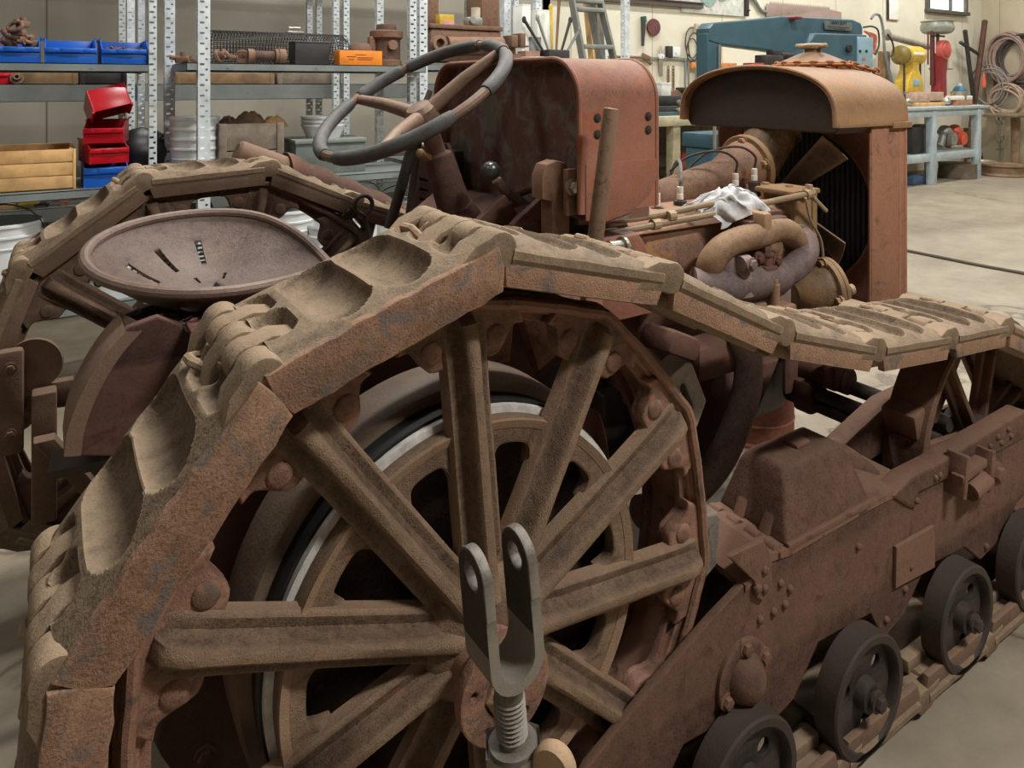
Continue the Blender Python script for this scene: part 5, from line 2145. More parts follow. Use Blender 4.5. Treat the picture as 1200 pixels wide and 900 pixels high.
def text(body, size, mat, parent, M, name='lettering', ext=.0008, bold=False):
    cu = bpy.data.curves.new(name, 'FONT')
    cu.body = body
    cu.size = size
    cu.extrude = ext
    cu.align_x = 'CENTER'
    cu.align_y = 'CENTER'
    if bold:
        cu.offset = size * .018
    ob = bpy.data.objects.new(name, cu)
    me = bpy.data.meshes.new_from_object(ob)
    bpy.data.objects.remove(ob)
    bpy.data.curves.remove(cu)
    me.transform(M)
    me.materials.clear()
    me.materials.append(mat)
    o = bpy.data.objects.new(name, me)
    COL.objects.link(o)
    if parent:
        o.parent = parent
        if parent.name in ROOT:
            o.matrix_parent_inverse = ROOT[parent.name]
    return o


def wrap_on(me, r, zc, ang0):
    """bend flat lettering (x, y) round an upright cylinder of radius r"""
    for v in me.vertices:
        a = ang0 + v.co.x / r
        rr = r + v.co.z
        v.co = Vector((rr * cos(a), rr * sin(a), zc + v.co.y))


M_ink = plain('black_ink', (24, 24, 26), .6)
M_redink = plain('red_ink', (206, 34, 46), .5)
aface = atan2(-YPB, -p.x) - .62
t_ = text('are', .085, M_ink, pb, Matrix.Identity(4), bold=True)
wrap_on(t_.data, .1462, hb - .150, aface)
mb = MB()
for (x0, x1, z0, z1) in ((-.06, .04, .0, .018), (-.03, .06, .026, .042), (-.07, -.03, .0, .05), (.0, .05, .05, .062)):
    mb.grid(lambda u, v, x0=x0, x1=x1, z0=z0, z1=z1: (.1475 * cos(aface + (x0 + (x1 - x0) * u) / .147), .1475 * sin(aface + (x0 + (x1 - x0) * u) / .147), hb - .095 + z0 + (z1 - z0) * v), 6, 2)
part('red_emblem', mb, M_redink, pb, 'red printed emblem')

# ---------------------------------------------------------------- middle shelf behind the seat
zs = zm
for k, lb in enumerate(('outermost of the three nested white buckets beside the old wooden box', 'middle one of the three nested white buckets by the wooden box', 'innermost and highest of the nested white buckets by the wooden box')):
    p = PY(228, 200, YB + .25)
    make_bucket((p.x, YB + .25, zs + .05 * k), lb, .115, .215, None, 'nested white buckets on the middle shelf', False)
a, b = PY(256, 190, YB + .14), PY(333, 143, YB + .14)
o = root('wooden_box', ((a.x + b.x) / 2, YB + .14, zs), 'grey weathered wooden box with rags on top, on the shelf behind the seat', 'box')
w_, h_ = b.x - a.x, b.z - zs
part('front_board', MB().box((0, .008, h_ * .75), (w_, .016, h_ * .48), bev=.002).box((0, .008, h_ * .25), (w_, .016, h_ * .48), bev=.002), M_oldwood, o)
part('back_board', MB().box((0, .252, h_ / 2), (w_, .016, h_), bev=.002), M_oldwood, o)
for s in (-1, 1):
    part('end_panel', MB().box((s * (w_ / 2 - .01), .13, h_ / 2), (.018, .226, h_), bev=.002), M_oldwood, o)
    part('edge_batten', MB().box((s * (w_ / 2 - .02), -.004, h_ / 2), (.036, .010, h_), bev=.002), M_oldwood, o)
part('lid_board', MB().box((0, .13, h_ - .03), (w_ - .05, .22, .012)), M_oldwood, o)
zz = zs + h_
for k, (u, wd, hh, mt, lb) in enumerate(((268, .13, .06, M_junk, 'brown crumpled rag at the left end of the wooden box top'), (293, .20, .085, plain('brown_sacking', (104, 82, 60), .95, 0, .25, 20, .5), 'heap of brown sacking on top of the wooden box'), (321, .15, .055, plain('tan_leather', (188, 146, 96), .7, 0, .15), 'tan cap lying on the right end of the wooden box'))):
    p = PY(u, 140, YB + .26)

    def lump(a_, b_, wd=wd, hh=hh, k=k):
        r_ = sin(pi * .5 * b_) ** .7
        q = Vector((cos(2 * pi * a_) * r_ * 2 + k * 7, sin(2 * pi * a_) * r_ * 2, 0))
        return (wd / 2 * r_ * cos(2 * pi * a_), .09 * r_ * sin(2 * pi * a_), max(0, hh * (1 - r_ * r_) + .02 * mnoise.noise(q * 2.2) * (1 - r_ ** 4)))
    o = part('rag', MB().grid(lump, 36, 14, closeu=True), mt, ang=60)
    o.location = (p.x, p.y, zz - .03 if k == 1 else zz - .028)
    tag(o, lb, 'rag')
# grey tray with white bowls
a, b = PY(346, 195, YB + .1), PY(430, 161, YB + .1)
o = root('metal_box', ((a.x + b.x) / 2, YB + .1, zs), 'grey-green metal box under the white bowls behind the steering wheel', 'box')
w_, h_ = b.x - a.x, b.z - zs
part('box_body', MB().box((0, .14, h_ / 2 - .005), (w_ - .01, .26, h_ - .01), bev=.006), plain('grey_green_paint', (104, 112, 106), .5), o)
part('box_lid', MB().box((0, .14, h_ - .012), (w_, .28, .024), bev=.005), plain('grey_green_lid', (128, 134, 126), .5), o)
pc = PY(379, 160, YB + .24)
for k, lb in enumerate(('lower of the white bowls stacked on the grey metal box', 'middle white bowl stacked on the grey metal box', 'uppermost white bowl stacked on the grey metal box')):
    mb = MB().lathe([(0, .004), (.085, .004), (.118, .075), (.122, .075), (.122, .066), (.118, .064), (.090, 0), (0, 0)], 40)
    o = part('bowl', mb, M_white)
    o.location = (pc.x, pc.y, zs + h_ + .0 + .022 * k)
    tag(o, lb, 'bowl', 'white bowls on the grey metal box')
fitting((PY(341, 170, YB + .2).x, YB + .2, zs), .045, 3, 'dark part standing between the wooden box and the white bowls', None)
o = fitting((PY(344, 170, YB + .22).x, YB + .22, zs + .06), .05, 0, 'bent rusty pipe piece standing left of the white bowls', None)

# ---------------------------------------------------------------- top shelf behind the seat
mesh_a, mesh_b = PY(248, 74, YB + .26), PY(404, 74, YB + .26)
mb = MB()
L_, r_ = mesh_b.x - mesh_a.x, .088
nring, nst = 46, 26
for k in range(nring):
    x = L_ * k / (nring - 1)
    mb.tube([(x, r_ * cos(2 * pi * q / 18), r_ + r_ * sin(2 * pi * q / 18)) for q in range(18)], .0022, 4, closed=True)
for q in range(nst):
    a = 2 * pi * q / nst
    mb.tube([(0, r_ * cos(a), r_ + r_ * sin(a)), (L_ - .02, r_ * cos(a), r_ + r_ * sin(a)), (L_ + .02, r_ * .6 * cos(a), r_ + r_ * .6 * sin(a))], .0022, 4)
o = part('wire_mesh_roll', mb, M_dark, ang=None)
o.location = (mesh_a.x, YB + .28, zbt)
tag(o, 'dark roll of wire mesh lying along the top shelf behind the seat', 'mesh')
labs = ['rusty part at the left end of the top shelf, beside the nearest upright', 'orange-brown ring fitting in front of the wire mesh roll', 'small rusty elbow in front of the wire mesh roll',
        'rusty flanged part left of the shaft on the top shelf', 'brown stepped fitting behind the nearest upright']
for k, (u, kd, s) in enumerate(((214, 3, .04), (254, 1, .034), (268, 0, .030), (283, 1, .036), (228, 4, .034))):
    fitting((PY(u, 74, YB + .12).x, YB + .10, zbt + (.034 if kd in (0, 1) else .0)), s, kd, labs[k], None, rot=k)
a, b = PY(290, 66, YB + .10), PY(334, 66, YB + .10)
mb = MB()
mb.tube([(0, 0, 0), (.03, 0, 0), (.035, 0, 0), (.13, 0, 0), (.135, 0, 0), (b.x - a.x, 0, 0)], [.036, .036, .026, .026, .04, .04], 18)
mb.tube([(.155 + .0 * k, .043 * cos(k), .043 * sin(k)) for k in [q * .52 for q in range(13)]], .003, 6)
o = part('machine_shaft', mb, M_junk)
o.location = (a.x, YB + .10, zbt + .041)
tag(o, 'stubby rusty shaft with wire tied round it on the top shelf', 'machine part')
on(slab('iron_box', 'plain dark brown iron box in front of the wire mesh roll', 'box', 346, 386, 50, 75, YB + .06, .12, M_dark, .004, extra=lambda mb, w, d, h: mb.box((w / 2, d / 2, h), (w * 1.03, d * 1.03, .008), bev=.002)), zbt)
o = on(slab('card_box', 'flat orange box at the front of the top shelf', 'box', 398, 448, 59, 75, YB + .02, .10, M_orange, .002), zbt)
M2 = Matrix.Translation(((PY(448, 70, YB + .02).x - PY(398, 70, YB + .02).x) / 2, -.0012, .045)) @ Matrix.Rotation(R(90), 4, 'X')
w2 = PY(448, 70, YB + .02).x - PY(398, 70, YB + .02).x
mb = MB()
for x0, x1, z in ((.04, .09, .045), (.085, .15, .056), (.10, .19, .040), (.10, .18, .030), (.05, .08, .030)):
    mb.box(((x0 + x1) / 2, -.0008, z), (x1 - x0, .001, .003))
part('printed_marks', mb, plain('brown_print', (110, 56, 20), .7), o)
p = PY(425, 74, YB + .2)
mb = MB().lathe([(0, .13), (.05, .128), (.068, .11), (.078, .085), (.078, .06), (.072, .055), (.072, 0), (0, 0)], 30)
o = part('iron_dome', mb, M_junk)
o.location = (p.x, YB + .22, zbt)
tag(o, 'domed rusty cap behind the orange box', 'machine part')
p = PY(456, 74, YB + .16)
o = root('cast_housing', (p.x, YB + .2, zbt), 'tall dark cast iron housing right of the orange box', 'machine part')
part('housing_body', MB().lathe([(0, 0), (.085, 0), (.088, .03), (.080, .04), (.080, .15), (.095, .165), (.095, .20), (.06, .21), (.055, .24), (0, .24)], 28), M_junk, o)
part('housing_boss', MB().cyl((0, -.07, .12), (0, -.10, .12), .028, 16).box((-.09, 0, .10), (.04, .05, .14), bev=.01), M_junk, o)
p = PY(344, 30, YB + .3)
mb = MB().tube([(-.03, 0, 0), (-.03, 0, .02), (.03, 0, .02), (.03, 0, 0)], .006, 8).box((0, 0, -.006), (.09, .04, .012), bev=.003)
o = part('drawer_handle', mb, M_bright)
o.location = (p.x, YB + .28, zbt + .187)
tag(o, 'chromed bow handle lying on top of the wire mesh roll', 'handle')
on(slab('red_tin', 'small red tin behind the wire mesh roll, under the far uprights', 'tin', 352, 362, 26, 40, YB + .42, .06, M_redpaint, .004), zbt)

# ---------------------------------------------------------------- shelf behind the fuel tank
a, b = PY(505, 76, YC_ + .1), PY(588, 40, YC_ + .1)
gb = root('gearbox', ((a.x + b.x) / 2, YC_ + .1, zct), 'big rusty gearbox casting on the shelf behind the steering wheel rim', 'machine part')
w_ = b.x - a.x
part('gear_housing', MB().box((0, .15, .12), (w_, .30, .20), bev=.015).box((0, .15, .235), (w_ * 1.03, .32, .028), bev=.006), M_junk, gb)
part('bore_ring', MB().lathe([(.028, -.02), (.048, -.02), (.048, .03), (.028, .03)], 24, T(-w_ / 2 + .045, -.01, .13) @ Matrix.Rotation(R(90), 4, 'X'), close=True), M_lever, gb)
part('gear_barrel', MB().cyl((-w_ * .30, -.01, .12), (w_ * .48, -.01, .13), .055, 22), M_junk, gb)
part('gear_tower', MB().box((w_ * .45, .2, .38), (.14, .22, .30), bev=.02), M_junk, gb)
part('gear_tower', MB().box((-w_ * .36, .24, .36), (.14, .16, .26), bev=.02), M_junk, gb)
p = PY(523, 22, YC_ + .16)
o = root('card_box', (p.x, YC_ + .15, zct + .249), 'small yellow box with a pink edge on top of the gearbox', 'box')
part('box_body', MB().box((0, .03, .033), (.10, .06, .066), bev=.002), M_yellow, o)
part('box_edge', MB().box((.01, -.002, .012), (.078, .003, .024)), plain('pink_label', (198, 140, 150), .7), o)
p = PY(556, 22, YC_ + .14)
o = root('carburettor', (p.x, YC_ + .16, zct + .249), 'grey alloy carburettor sitting on the gearbox', 'machine part')
part('carburettor_body', MB().box((0, 0, .03), (.11, .07, .055), bev=.012).cyl((-.03, -.04, .035), (-.03, -.06, .035), .022, 16), M_alu, o)
part('carburettor_neck', MB().cyl((.02, 0, .05), (.02, 0, .12), .030, 18), plain('buff_alloy', (186, 176, 156), .5), o)
p = PY(600, 70, YC_ + .15)
o = root('bench_vice', (p.x, YC_ + .16, zct), 'small dark vice standing right of the gearbox', 'vice')
part('vice_base', MB().box((0, 0, .04), (.10, .10, .08), bev=.012).cyl((0, 0, .08), (0, 0, .12), .03, 14), M_junk, o)
part('vice_jaw', MB().box((-.02, -.02, .16), (.05, .12, .08), bev=.01).box((.045, -.02, .17), (.04, .12, .09), bev=.01), M_junk, o)
part('vice_screw', MB().cyl((-.09, -.02, .13), (.09, -.02, .13), .012, 10).cyl((.09, -.07, .13), (.09, .03, .13), .006, 8), M_alu, o)
p = PY(627, 76, YC_ + .1)
mb = MB().lathe([(0, .0), (.10, 0), (.104, .006), (.104, .040), (.108, .044), (.108, .058), (.10, .062), (0, .062)], 30)
o = part('round_tin', mb, plain('scratched_tin', (160, 148, 128), .45, .2, .25, 40))
o.location = (p.x, YC_ + .13, zct)
tag(o, 'flat round tin on the shelf above the red fuel tank', 'tin')
def flaps(mb, w, d, h):
    mb.box((w / 2, d / 2, h), (w * 1.02, d * 1.02, .012), bev=.002)
on(slab('card_box', 'tall white box standing behind the flat round tin', 'box', 612, 622, 2, 74, YC_ + .32, .12, M_paper, .003, extra=flaps), zct)
on(slab('card_box', 'grey box in the rear of the shelf, right of the tall white box', 'box', 622, 634, 40, 74, YC_ + .30, .12, M_grey, .003, extra=flaps), zct)
on(slab('card_box', 'white box leaning behind the dark tools on the shelf', 'box', 630, 645, 8, 74, YC_ + .38, .08, M_paper, .003, extra=flaps), zct)
on(slab('wood_block', 'small pinkish wooden block beside the flat round tin', 'block', 616, 633, 57, 74, YC_ + .22, .1, plain('pink_wood', (150, 116, 100), .8), .004, extra=flaps), zct)
tr = root('tool_rack', (PY(655, 74, YC_ + .2).x, YC_ + .25, zct), 'dark rack of upright hand tools left of the step ladder', 'rack')
part('rack_box', MB().box((0, 0, .06), (.18, .12, .12), bev=.008), M_dark, tr)
for k, (dx, an, ln, mt, lb) in enumerate(((-.06, -35, .32, M_dark, 'black-handled tool leaning left in the rack'), (-.03, -20, .30, M_alu, 'bright rod leaning left in the rack'), (-.02, 0, .36, M_yellow, 'yellow stick standing in the tool rack'),
                                          (.01, 6, .42, M_tanwood, 'wooden handle standing tallest in the rack'), (.04, 22, .30, M_dark, 'dark tool leaning right in the rack'), (.07, 38, .26, M_grey, 'grey tool leaning far right in the rack'))):
    b0 = Vector((tr.location.x + dx, tr.location.y, zct + .06))
    e0 = b0 + Vector((sin(R(an)) * ln, .02, cos(R(an)) * ln))
    mb = MB().tube([b0, b0 + (e0 - b0) * .6, e0], [.008, .010, .012], 8).sphere(e0, .016, 8, (1, 1, 1.6))
    tag(part('hand_tool', mb, mt), lb, 'tool', 'tools in the dark rack')

# step ladder and planks
ld = root('step_ladder', (PY(705, 80, 4.75).x, 4.75, 0), 'dull aluminium step ladder standing behind the slotted uprights', 'ladder', world=True)
a, b = PY(703, 0, 4.7), PY(724, 90, 4.7)
s_ = (a - b) / (a.z - b.z)
top_, bot_ = b + s_ * (2.3 - b.z), b + s_ * (0 - b.z)


def rail(t_, b_, mb):
    mb.prism([(-.035, -.012), (.035, -.012), (.035, .012), (-.035, .012)], 0, (t_ - b_).length, frame(b_, t_ - b_), bev=.003)


part('side_rail', (lambda m: (rail(top_, bot_, m), m)[1])(MB()), M_alu, ld)
lt, lb_ = Vector((top_.x - .28, top_.y, 2.3)), Vector((bot_.x - .46, bot_.y, 0))
part('side_rail', (lambda m: (rail(lt, lb_, m), m)[1])(MB()), M_alu, ld)
for z in (.25, .50, .76, 1.02, 1.28, PY(700, 55, 4.7).z, PY(695, 12, 4.7).z, 2.1):
    q = z / 2.3
    x0, x1 = lb_.x + (lt.x - lb_.x) * q, bot_.x + (top_.x - bot_.x) * q
    part('tread', MB().box(((x0 + x1) / 2, top_.y + .0, z), (x1 - x0 - .02, .09, .035), bev=.004), M_alu, ld)
mb = MB()
rail(Vector((top_.x, 4.80, 2.2)), Vector((bot_.x, 5.0, 0)), mb)
part('rear_leg', mb, M_alu, ld)
for k, (u0, u1, mt, lb) in enumerate(((688, 695, M_pine, 'pale plank leaning behind the step ladder'), (697, 703, M_oldwood, 'grey batten leaning beside the pale plank'), (704, 709, M_white, 'white strip leaning behind the ladder'))):
    t0, b0 = PY(u0, 10, 5.0), PY(u1, 82, 5.0)
    d = (t0 - b0) / (t0.z - b0.z)
    b1, t1 = b0 - d * b0.z, b0 + d * (2.2 - b0.z)
    mb = MB()
    rail(t1, b1, mb)
    tag(part('wood_plank', mb, mt), lb, 'plank')
# =================================================================== TOOL WALL, SAW, BENCHES
YW = Y1 - .01


def wall_obj(name, label, cat, mb, mat, u, v, y=YW - .02, group=None):
    o = part(name, mb, mat)
    o.location = PY(u, v, y)
    return tag(o, label, cat, group)


K = PY(1000, 60, YW)[0]


def mpp(u, y):
    """metres along x per photo pixel near u on a plane y"""
    return PY(u + .5, 60, y).x - PY(u - .5, 60, y).x


def zpp(u, y):
    return PY(u, 60, y).z - PY(u, 61, y).z


# window, rail, poster
a, b = PY(1087, 11, YW), PY(1129, 11, YW)
M_pane = emit('daylit_pane', (236, 242, 246), 1.6)
wz0 = a.z
struct('window_1', MB().box(((a.x + b.x) / 2, YW - .03, wz0 - .02), (b.x - a.x + .16, .10, .06), bev=.006).box((a.x - .03, YW - .02, wz0 + .6), (.06, .06, 1.24)).box((b.x + .03, YW - .02, wz0 + .6), (.06, .06, 1.24)).box(((a.x + b.x) / 2, YW - .02, wz0 + 1.2), (b.x - a.x + .12, .06, .06)).box(((a.x + b.x) / 2 + .1, YW - .02, wz0 + .6), (.035, .05, 1.2)), plain('dark_window_frame', (88, 84, 76), .6))
part('window_pane', MB().box(((a.x + b.x) / 2, YW + .004, wz0 + .6), (b.x - a.x, .01, 1.2)), M_pane, bpy.data.objects['window_1'])
a, b = PY(738, 0, YW - .03), PY(823, 8, YW - .03)
tag(part('steel_channel', MB().box(((a.x + b.x) / 2 - .6, YW - .03, a.z + .0), (b.x - a.x + 1.2, .05, .075), bev=.006).box(((a.x + b.x) / 2 - .6, YW - .06, a.z + .03), (b.x - a.x + 1.2, .03, .012)), plain('brown_channel', (92, 82, 76), .6)), 'long brown steel channel fixed high on the tool wall', 'rail')
mb = MB().box((0, 0, 0), (1.15, .012, .62), bev=.002)
o = wall_obj('wall_poster', 'pale poster with a blue-green picture hung above the saw', 'poster', mb, plain('poster_white', (206, 208, 198), .6), 836, 0, YW - .01)
o.location.z = PY(836, 17, YW).z + .31
mb = MB()
mb.lathe([(0, 0), (.16, 0), (.16, .006), (0, .006)], 20, T(-.1, -.008, -.06) @ Matrix.Rotation(R(90), 4, 'X'))
mb.lathe([(.10, 0), (.14, 0), (.14, .006), (.10, .006)], 20, T(.15, -.008, .0) @ Matrix.Rotation(R(90), 4, 'X'), close=True)
part('poster_print', mb, plain('poster_blue_green', (136, 160, 152), .6), o)

# ---- big crosscut saw blade
a, b = PY(898, 12, YW - .02), PY(986, 14, YW - .02)
n = 38
pts = [(0, -.10), (0, .085)]
L_ = b.x - a.x
for k in range(n):
    x = .06 + (L_ - .35) * k / n
    pts += [(x, .085), (x + (L_ - .35) / n * .5, .125)]
pts += [(L_ - .28, .085), (L_, .06), (L_, -.10)]
o = part('crosscut_saw', MB().add(*plate(pts, [], .006, 0, XZ(0))), rust('saw_blade_steel', (96, 78, 72), (134, 112, 104), (158, 140, 132), None, 4, .5, .1, metal=.2))
o.location = (a.x, YW - .02, (PY(898, 12, YW).z))
tag(o, 'long toothed crosscut saw blade hung on the wall above the blue saw', 'saw')
mb = MB().tube(spline([(-.32, 0, .16), (-.22, 0, .10), (-.12, 0, .0), (0, 0, -.03)], 5), .022, 10)
part('saw_handle', mb, M_grey, o)
a = PY(875, 0, YW - .03)
mb = MB().box((0, 0, 0), (.07, .03, .55), bev=.006).cyl((0, -.015, -.2), (0, -.05, -.2), .012, 8).cyl((0, -.015, .1), (0, -.05, .1), .012, 8)
o = part('wall_bracket', mb, M_dark)
o.location = (a.x, a.y, a.z + .06)
tag(o, 'dark upright bracket on the wall left of the crosscut saw', 'bracket')

# ---- hanging tools left of the blue saw
z = zpp(760, YW)
mb = MB().lathe([(0, 0), (.05, 0), (.06, -.01), (.10, -.012), (.105, .0), (.10, .012), (0, .014)], 26, Matrix.Rotation(R(90), 4, 'X'))
o = wall_obj('sanding_disc', 'dark red round disc hanging high on the tool wall', 'disc', mb, plain('dark_red_disc', (96, 54, 52), .6), 766, 32)
o = wall_obj('hand_grinder', 'green-handled tool hanging beside the dark red disc', 'tool', MB().tube([(0, 0, .14), (0, 0, .04), (-.01, 0, -.20)], [.03, .026, .018], 12), plain('dark_tool_grip', (60, 56, 52), .6), 754, 34)
part('green_grip', MB().tube([(.0, 0, .15), (.01, 0, .08)], .034, 12), plain('dark_green_grip', (38, 84, 72), .5), o)
o = wall_obj('spray_gun', 'bright metal spray gun hanging on the tool wall', 'tool', MB().tube([(0, 0, .02), (0, 0, -.16), (0, -.01, -.24)], [.03, .028, .02], 14).tube([(0, 0, .02), (0, 0, .12)], [.022, .010], 12), M_bright, 774, 66)
part('gun_collar', MB().lathe([(.03, -.03), (.042, -.03), (.042, .03), (.03, .03)], 18, close=True).cyl((0, -.03, 0), (0, -.06, 0), .014, 10), M_white, o)
o = wall_obj('socket_plate', 'small white switch box on the tool wall', 'socket', MB().box((0, 0, 0), (.13, .05, .12), bev=.008).cyl((0, -.025, -.01), (0, -.035, -.01), .02, 12), M_white, 791, 61)
part('dark_cover', MB().box((-.10, 0, .0), (.08, .06, .14), bev=.008), M_dark, o)
rail_ = wall_obj('tool_rail', 'thin dark rail across the tool wall', 'rail', MB().box((0, 0, 0), (2.0, .03, .025), bev=.004).cyl((-.9, .01, 0), (-.9, -.02, 0), .01, 8).cyl((.7, .01, 0), (.7, -.02, 0), .01, 8), M_grey, 770, 68, YW - .02)
mb = MB()
for k, (dx, r_) in enumerate(((0, .19), (.03, .17), (-.02, .15))):
    mb.tube([(dx + r_ * .62 * cos(q * pi / 12), -.01 * k, -.05 * k + r_ * sin(q * pi / 12)) for q in range(24)], .008, 6, closed=True)
o = wall_obj('cable_coil', 'coiled flex with a plug hanging on the tool wall', 'cable', mb, M_hosed, 811, 50)
part('cable_plug', MB().box((.06, -.02, .18), (.07, .05, .12), bev=.015), plain('buff_plug', (196, 180, 150), .5), o)
a, b = PY(809, 77, YW - .04), PY(862, 79, YW - .04)
rk = root('socket_rack', ((a.x + b.x) / 2, YW - .04, a.z), 'orange wooden rack of hanging spanners under the coiled flex', 'rack')
part('rack_bar', MB().box((0, 0, 0), (b.x - a.x, .05, .085), bev=.006), plain('orange_wood', (196, 122, 60), .6), rk)
for k in range(9):
    x = a.x + .05 + (b.x - a.x - .1) * k / 8
    mb = MB().tube([(0, 0, 0), (0, 0, -.17)], .009, 8).lathe([(.010, -.006), (.022, -.006), (.022, .006), (.010, .006)], 12, T(0, 0, -.185) @ Matrix.Rotation(R(90), 4, 'X'), close=True).box((0, 0, .01), (.03, .012, .03), bev=.004)
    o = part('spanner', mb, M_bright)
    o.location = (x, YW - .078, a.z - .03)
    tag(o, 'bright spanner hanging on the orange rack', 'spanner', 'spanners on the orange rack')
for k, (u, lb) in enumerate(((783, 'left one of the two chains hanging below the switch box'), (789, 'right one of the two chains hanging below the switch box'))):
    mb = MB()
    for q in range(9):
        c = Vector((0, 0, -.035 * q))
        mb.tube(chain_link(c, Vector((0, 0, 1)), Vector((0, 1, 0)) if q % 2 else Vector((1, 0, 0)), .05, .014), .006, 6, closed=True)
    wall_obj('hanging_chain', lb, 'chain', mb, M_junk, u, 80, YW - .03)
for k, (u, lb) in enumerate(((803, 'first slim steel bar hanging left of the orange rack'), (807, 'second slim steel bar hanging left of the orange rack'))):
    wall_obj('steel_bar', lb, 'bar', MB().tube([(0, 0, .05), (0, 0, -.28)], .012, 8).sphere((0, 0, .05), .018, 8), M_grey, u, 76, YW - .03)
o = wall_obj('pipe_wrench', 'rusty wrench lying along the tool rail behind the upright', 'wrench', MB().tube([(-.3, 0, .0), (.1, 0, .0)], .014, 8).box((.16, 0, .0), (.14, .03, .07), bev=.01, rot=(0, R(20), 0)).box((.20, 0, -.05), (.10, .03, .04), bev=.008, rot=(0, R(35), 0)), M_junk, 745, 67, YW - .05)
for u, v, lb in ((1008, 0, None), (1047, 11, 'white paper sheet pinned up, right of the blue saw')):
    if lb:
        a = PY(u, v, YW)
        o = wall_obj('paper_sheet', lb, 'paper', MB().box((0, 0, .14), (.30, .006, .62), bev=.001), M_paper, u, v, YW - .008)
        part('red_edge', MB().box((0, -.002, -.166), (.30, .006, .012)), M_redpaint, o)
        part('dark_backing', MB().box((-.15, .002, .15), (.05, .01, .64)), M_dark, o)

# ---- power hacksaw
YS = 4.15
sw_ = root('power_hacksaw', (PY(920, 100, YS).x, YS, 0), 'big blue-grey power hacksaw standing behind the radiator', 'machine saw', world=True)


def SP(*uv, y=YS):
    return [(q.x, q.z) for q in (PY(u, v, y) for u, v in uv)]


mb = MB()
mb.add(*plate(SP((833, 46), (833, 34), (838, 28), (870, 25), (918, 20), (1000, 24), (1009, 28), (1011, 33), (1011, 46), (1004, 62), (936, 63), (905, 58), (845, 50))[::-1], [], .15, .012, XZ(YS + .08)))
part('saw_arm', mb, M_teal, sw_)
mb = MB()
mb.add(*plate(SP((832, 40), (840, 34), (847, 42), (846, 96), (832, 96))[::-1], [], .13, .01, XZ(YS + .08)))
part('blade_post', mb, M_teal, sw_)
mb = MB()
mb.add(*plate(SP((930, 66), (945, 41), (1004, 43), (1004, 112), (930, 112))[::-1], [], .24, .012, XZ(YS + .02)))
hd = part('saw_head', mb, M_teal, sw_)
a = PY(994, 57, YS - .11)
part('dial_knob', MB().lathe([(.0, 0), (.036, 0), (.040, .012), (.034, .022), (0, .022)], 20, frame(a, (0, -1, 0))), M_black, hd)
a, b = PY(1004, 43, YS - .10), PY(1021, 82, YS - .10)
mb = MB().box(((a.x + b.x) / 2, YS - .03, (a.z + b.z) / 2), (b.x - a.x, .18, a.z - b.z), bev=.006)
pn = part('control_panel', mb, M_ltblue, sw_)
yy = YS - .121
for u, v in ((1007.5, 60), (1015, 60)):
    part('switch_button', MB().lathe([(0, 0), (.014, 0), (.012, .012), (0, .013)], 12, frame(PY(u, v, yy), (0, -1, 0))), M_black, pn)
p = PY(1012, 69, yy)
part('red_switch', MB().box(p, (.05, .008, .03), bev=.002), plain('faded_red_plate', (176, 104, 92), .5), pn)
p = PY(1014, 88, yy)
part('motor_guard', MB().box((p.x, YS - .03, p.z - .03), (.13, .14, .12), bev=.01).box((p.x, YS - .11, p.z), (.04, .02, .07), bev=.006), plain('orange_red_paint', (204, 88, 62), .45), sw_)
a, b = PY(966, 24.5, YS - .01), PY(998, 36.5, YS - .01)
pm = ((a.x + b.x) / 2, YS - .012, (a.z + b.z) / 2)
pl = part('name_plate', MB().box(pm, (b.x - a.x, .006, a.z - b.z), bev=.001), plain('tarnished_plate', (112, 118, 112), .4, .3), sw_)
Mt = Matrix(((1, 0, 0, pm[0]), (0, 0, -1, YS - .0165), (0, 1, 0, pm[2] + .026), (0, 0, 0, 1)))
text('HEAVY DUTY', .042, M_ink, pl, Mt, bold=True)
part('plate_lines', MB().box((pm[0], YS - .0158, pm[2] - .012), ((b.x - a.x) * .8, .002, .006)).box((pm[0] + .01, YS - .0158, pm[2] - .028), ((b.x - a.x) * .45, .002, .006)), M_ink, pl)
part('red_badge', MB().box((PY(928, 21, YS).x, YS + .0, PY(928, 21.5, YS).z), (.09, .16, .02), bev=.003), plain('dark_red_badge', (120, 40, 50), .5), sw_)
a, b = PY(826, 100, YS), PY(1000, 112, YS)
part('saw_base', MB().box(((a.x + b.x) / 2, YS + .08, .95), (b.x - a.x, .36, .12), bev=.015).box((a.x + .16, YS + .08, .45), (.28, .32, .90), bev=.02).box((b.x - .2, YS + .08, .45), (.32, .32, .90), bev=.02), M_teal, sw_)
part('guide_rod', MB().cyl((PY(842, 60, YS).x, YS - .01, 1.36), (PY(842, 60, YS).x, YS - .01, PY(842, 52, YS).z), .010, 10), M_bright, sw_)
part('guide_rod', MB().cyl((PY(824, 160, YS).x, YS - .12, .90), (PY(824, 160, YS).x, YS - .12, 1.16), .014, 12), M_bright, sw_)
a = PY(905, 66, YS + .0)
mb = MB().box((a.x - .12, YS - .06, a.z - .05), (.24, .12, .11), bev=.01).box((a.x - .06, YS - .06, a.z + .02), (.08, .10, .06), bev=.008).cyl((a.x + .02, YS - .06, a.z + .01), (a.x + .20, YS - .06, a.z + .01), .03, 14)
part('saw_vice', mb, M_dark, sw_)
part('vice_block', MB().box((a.x - .32, YS - .06, a.z - .09), (.16, .1, .05), bev=.006), M_redpaint, sw_)

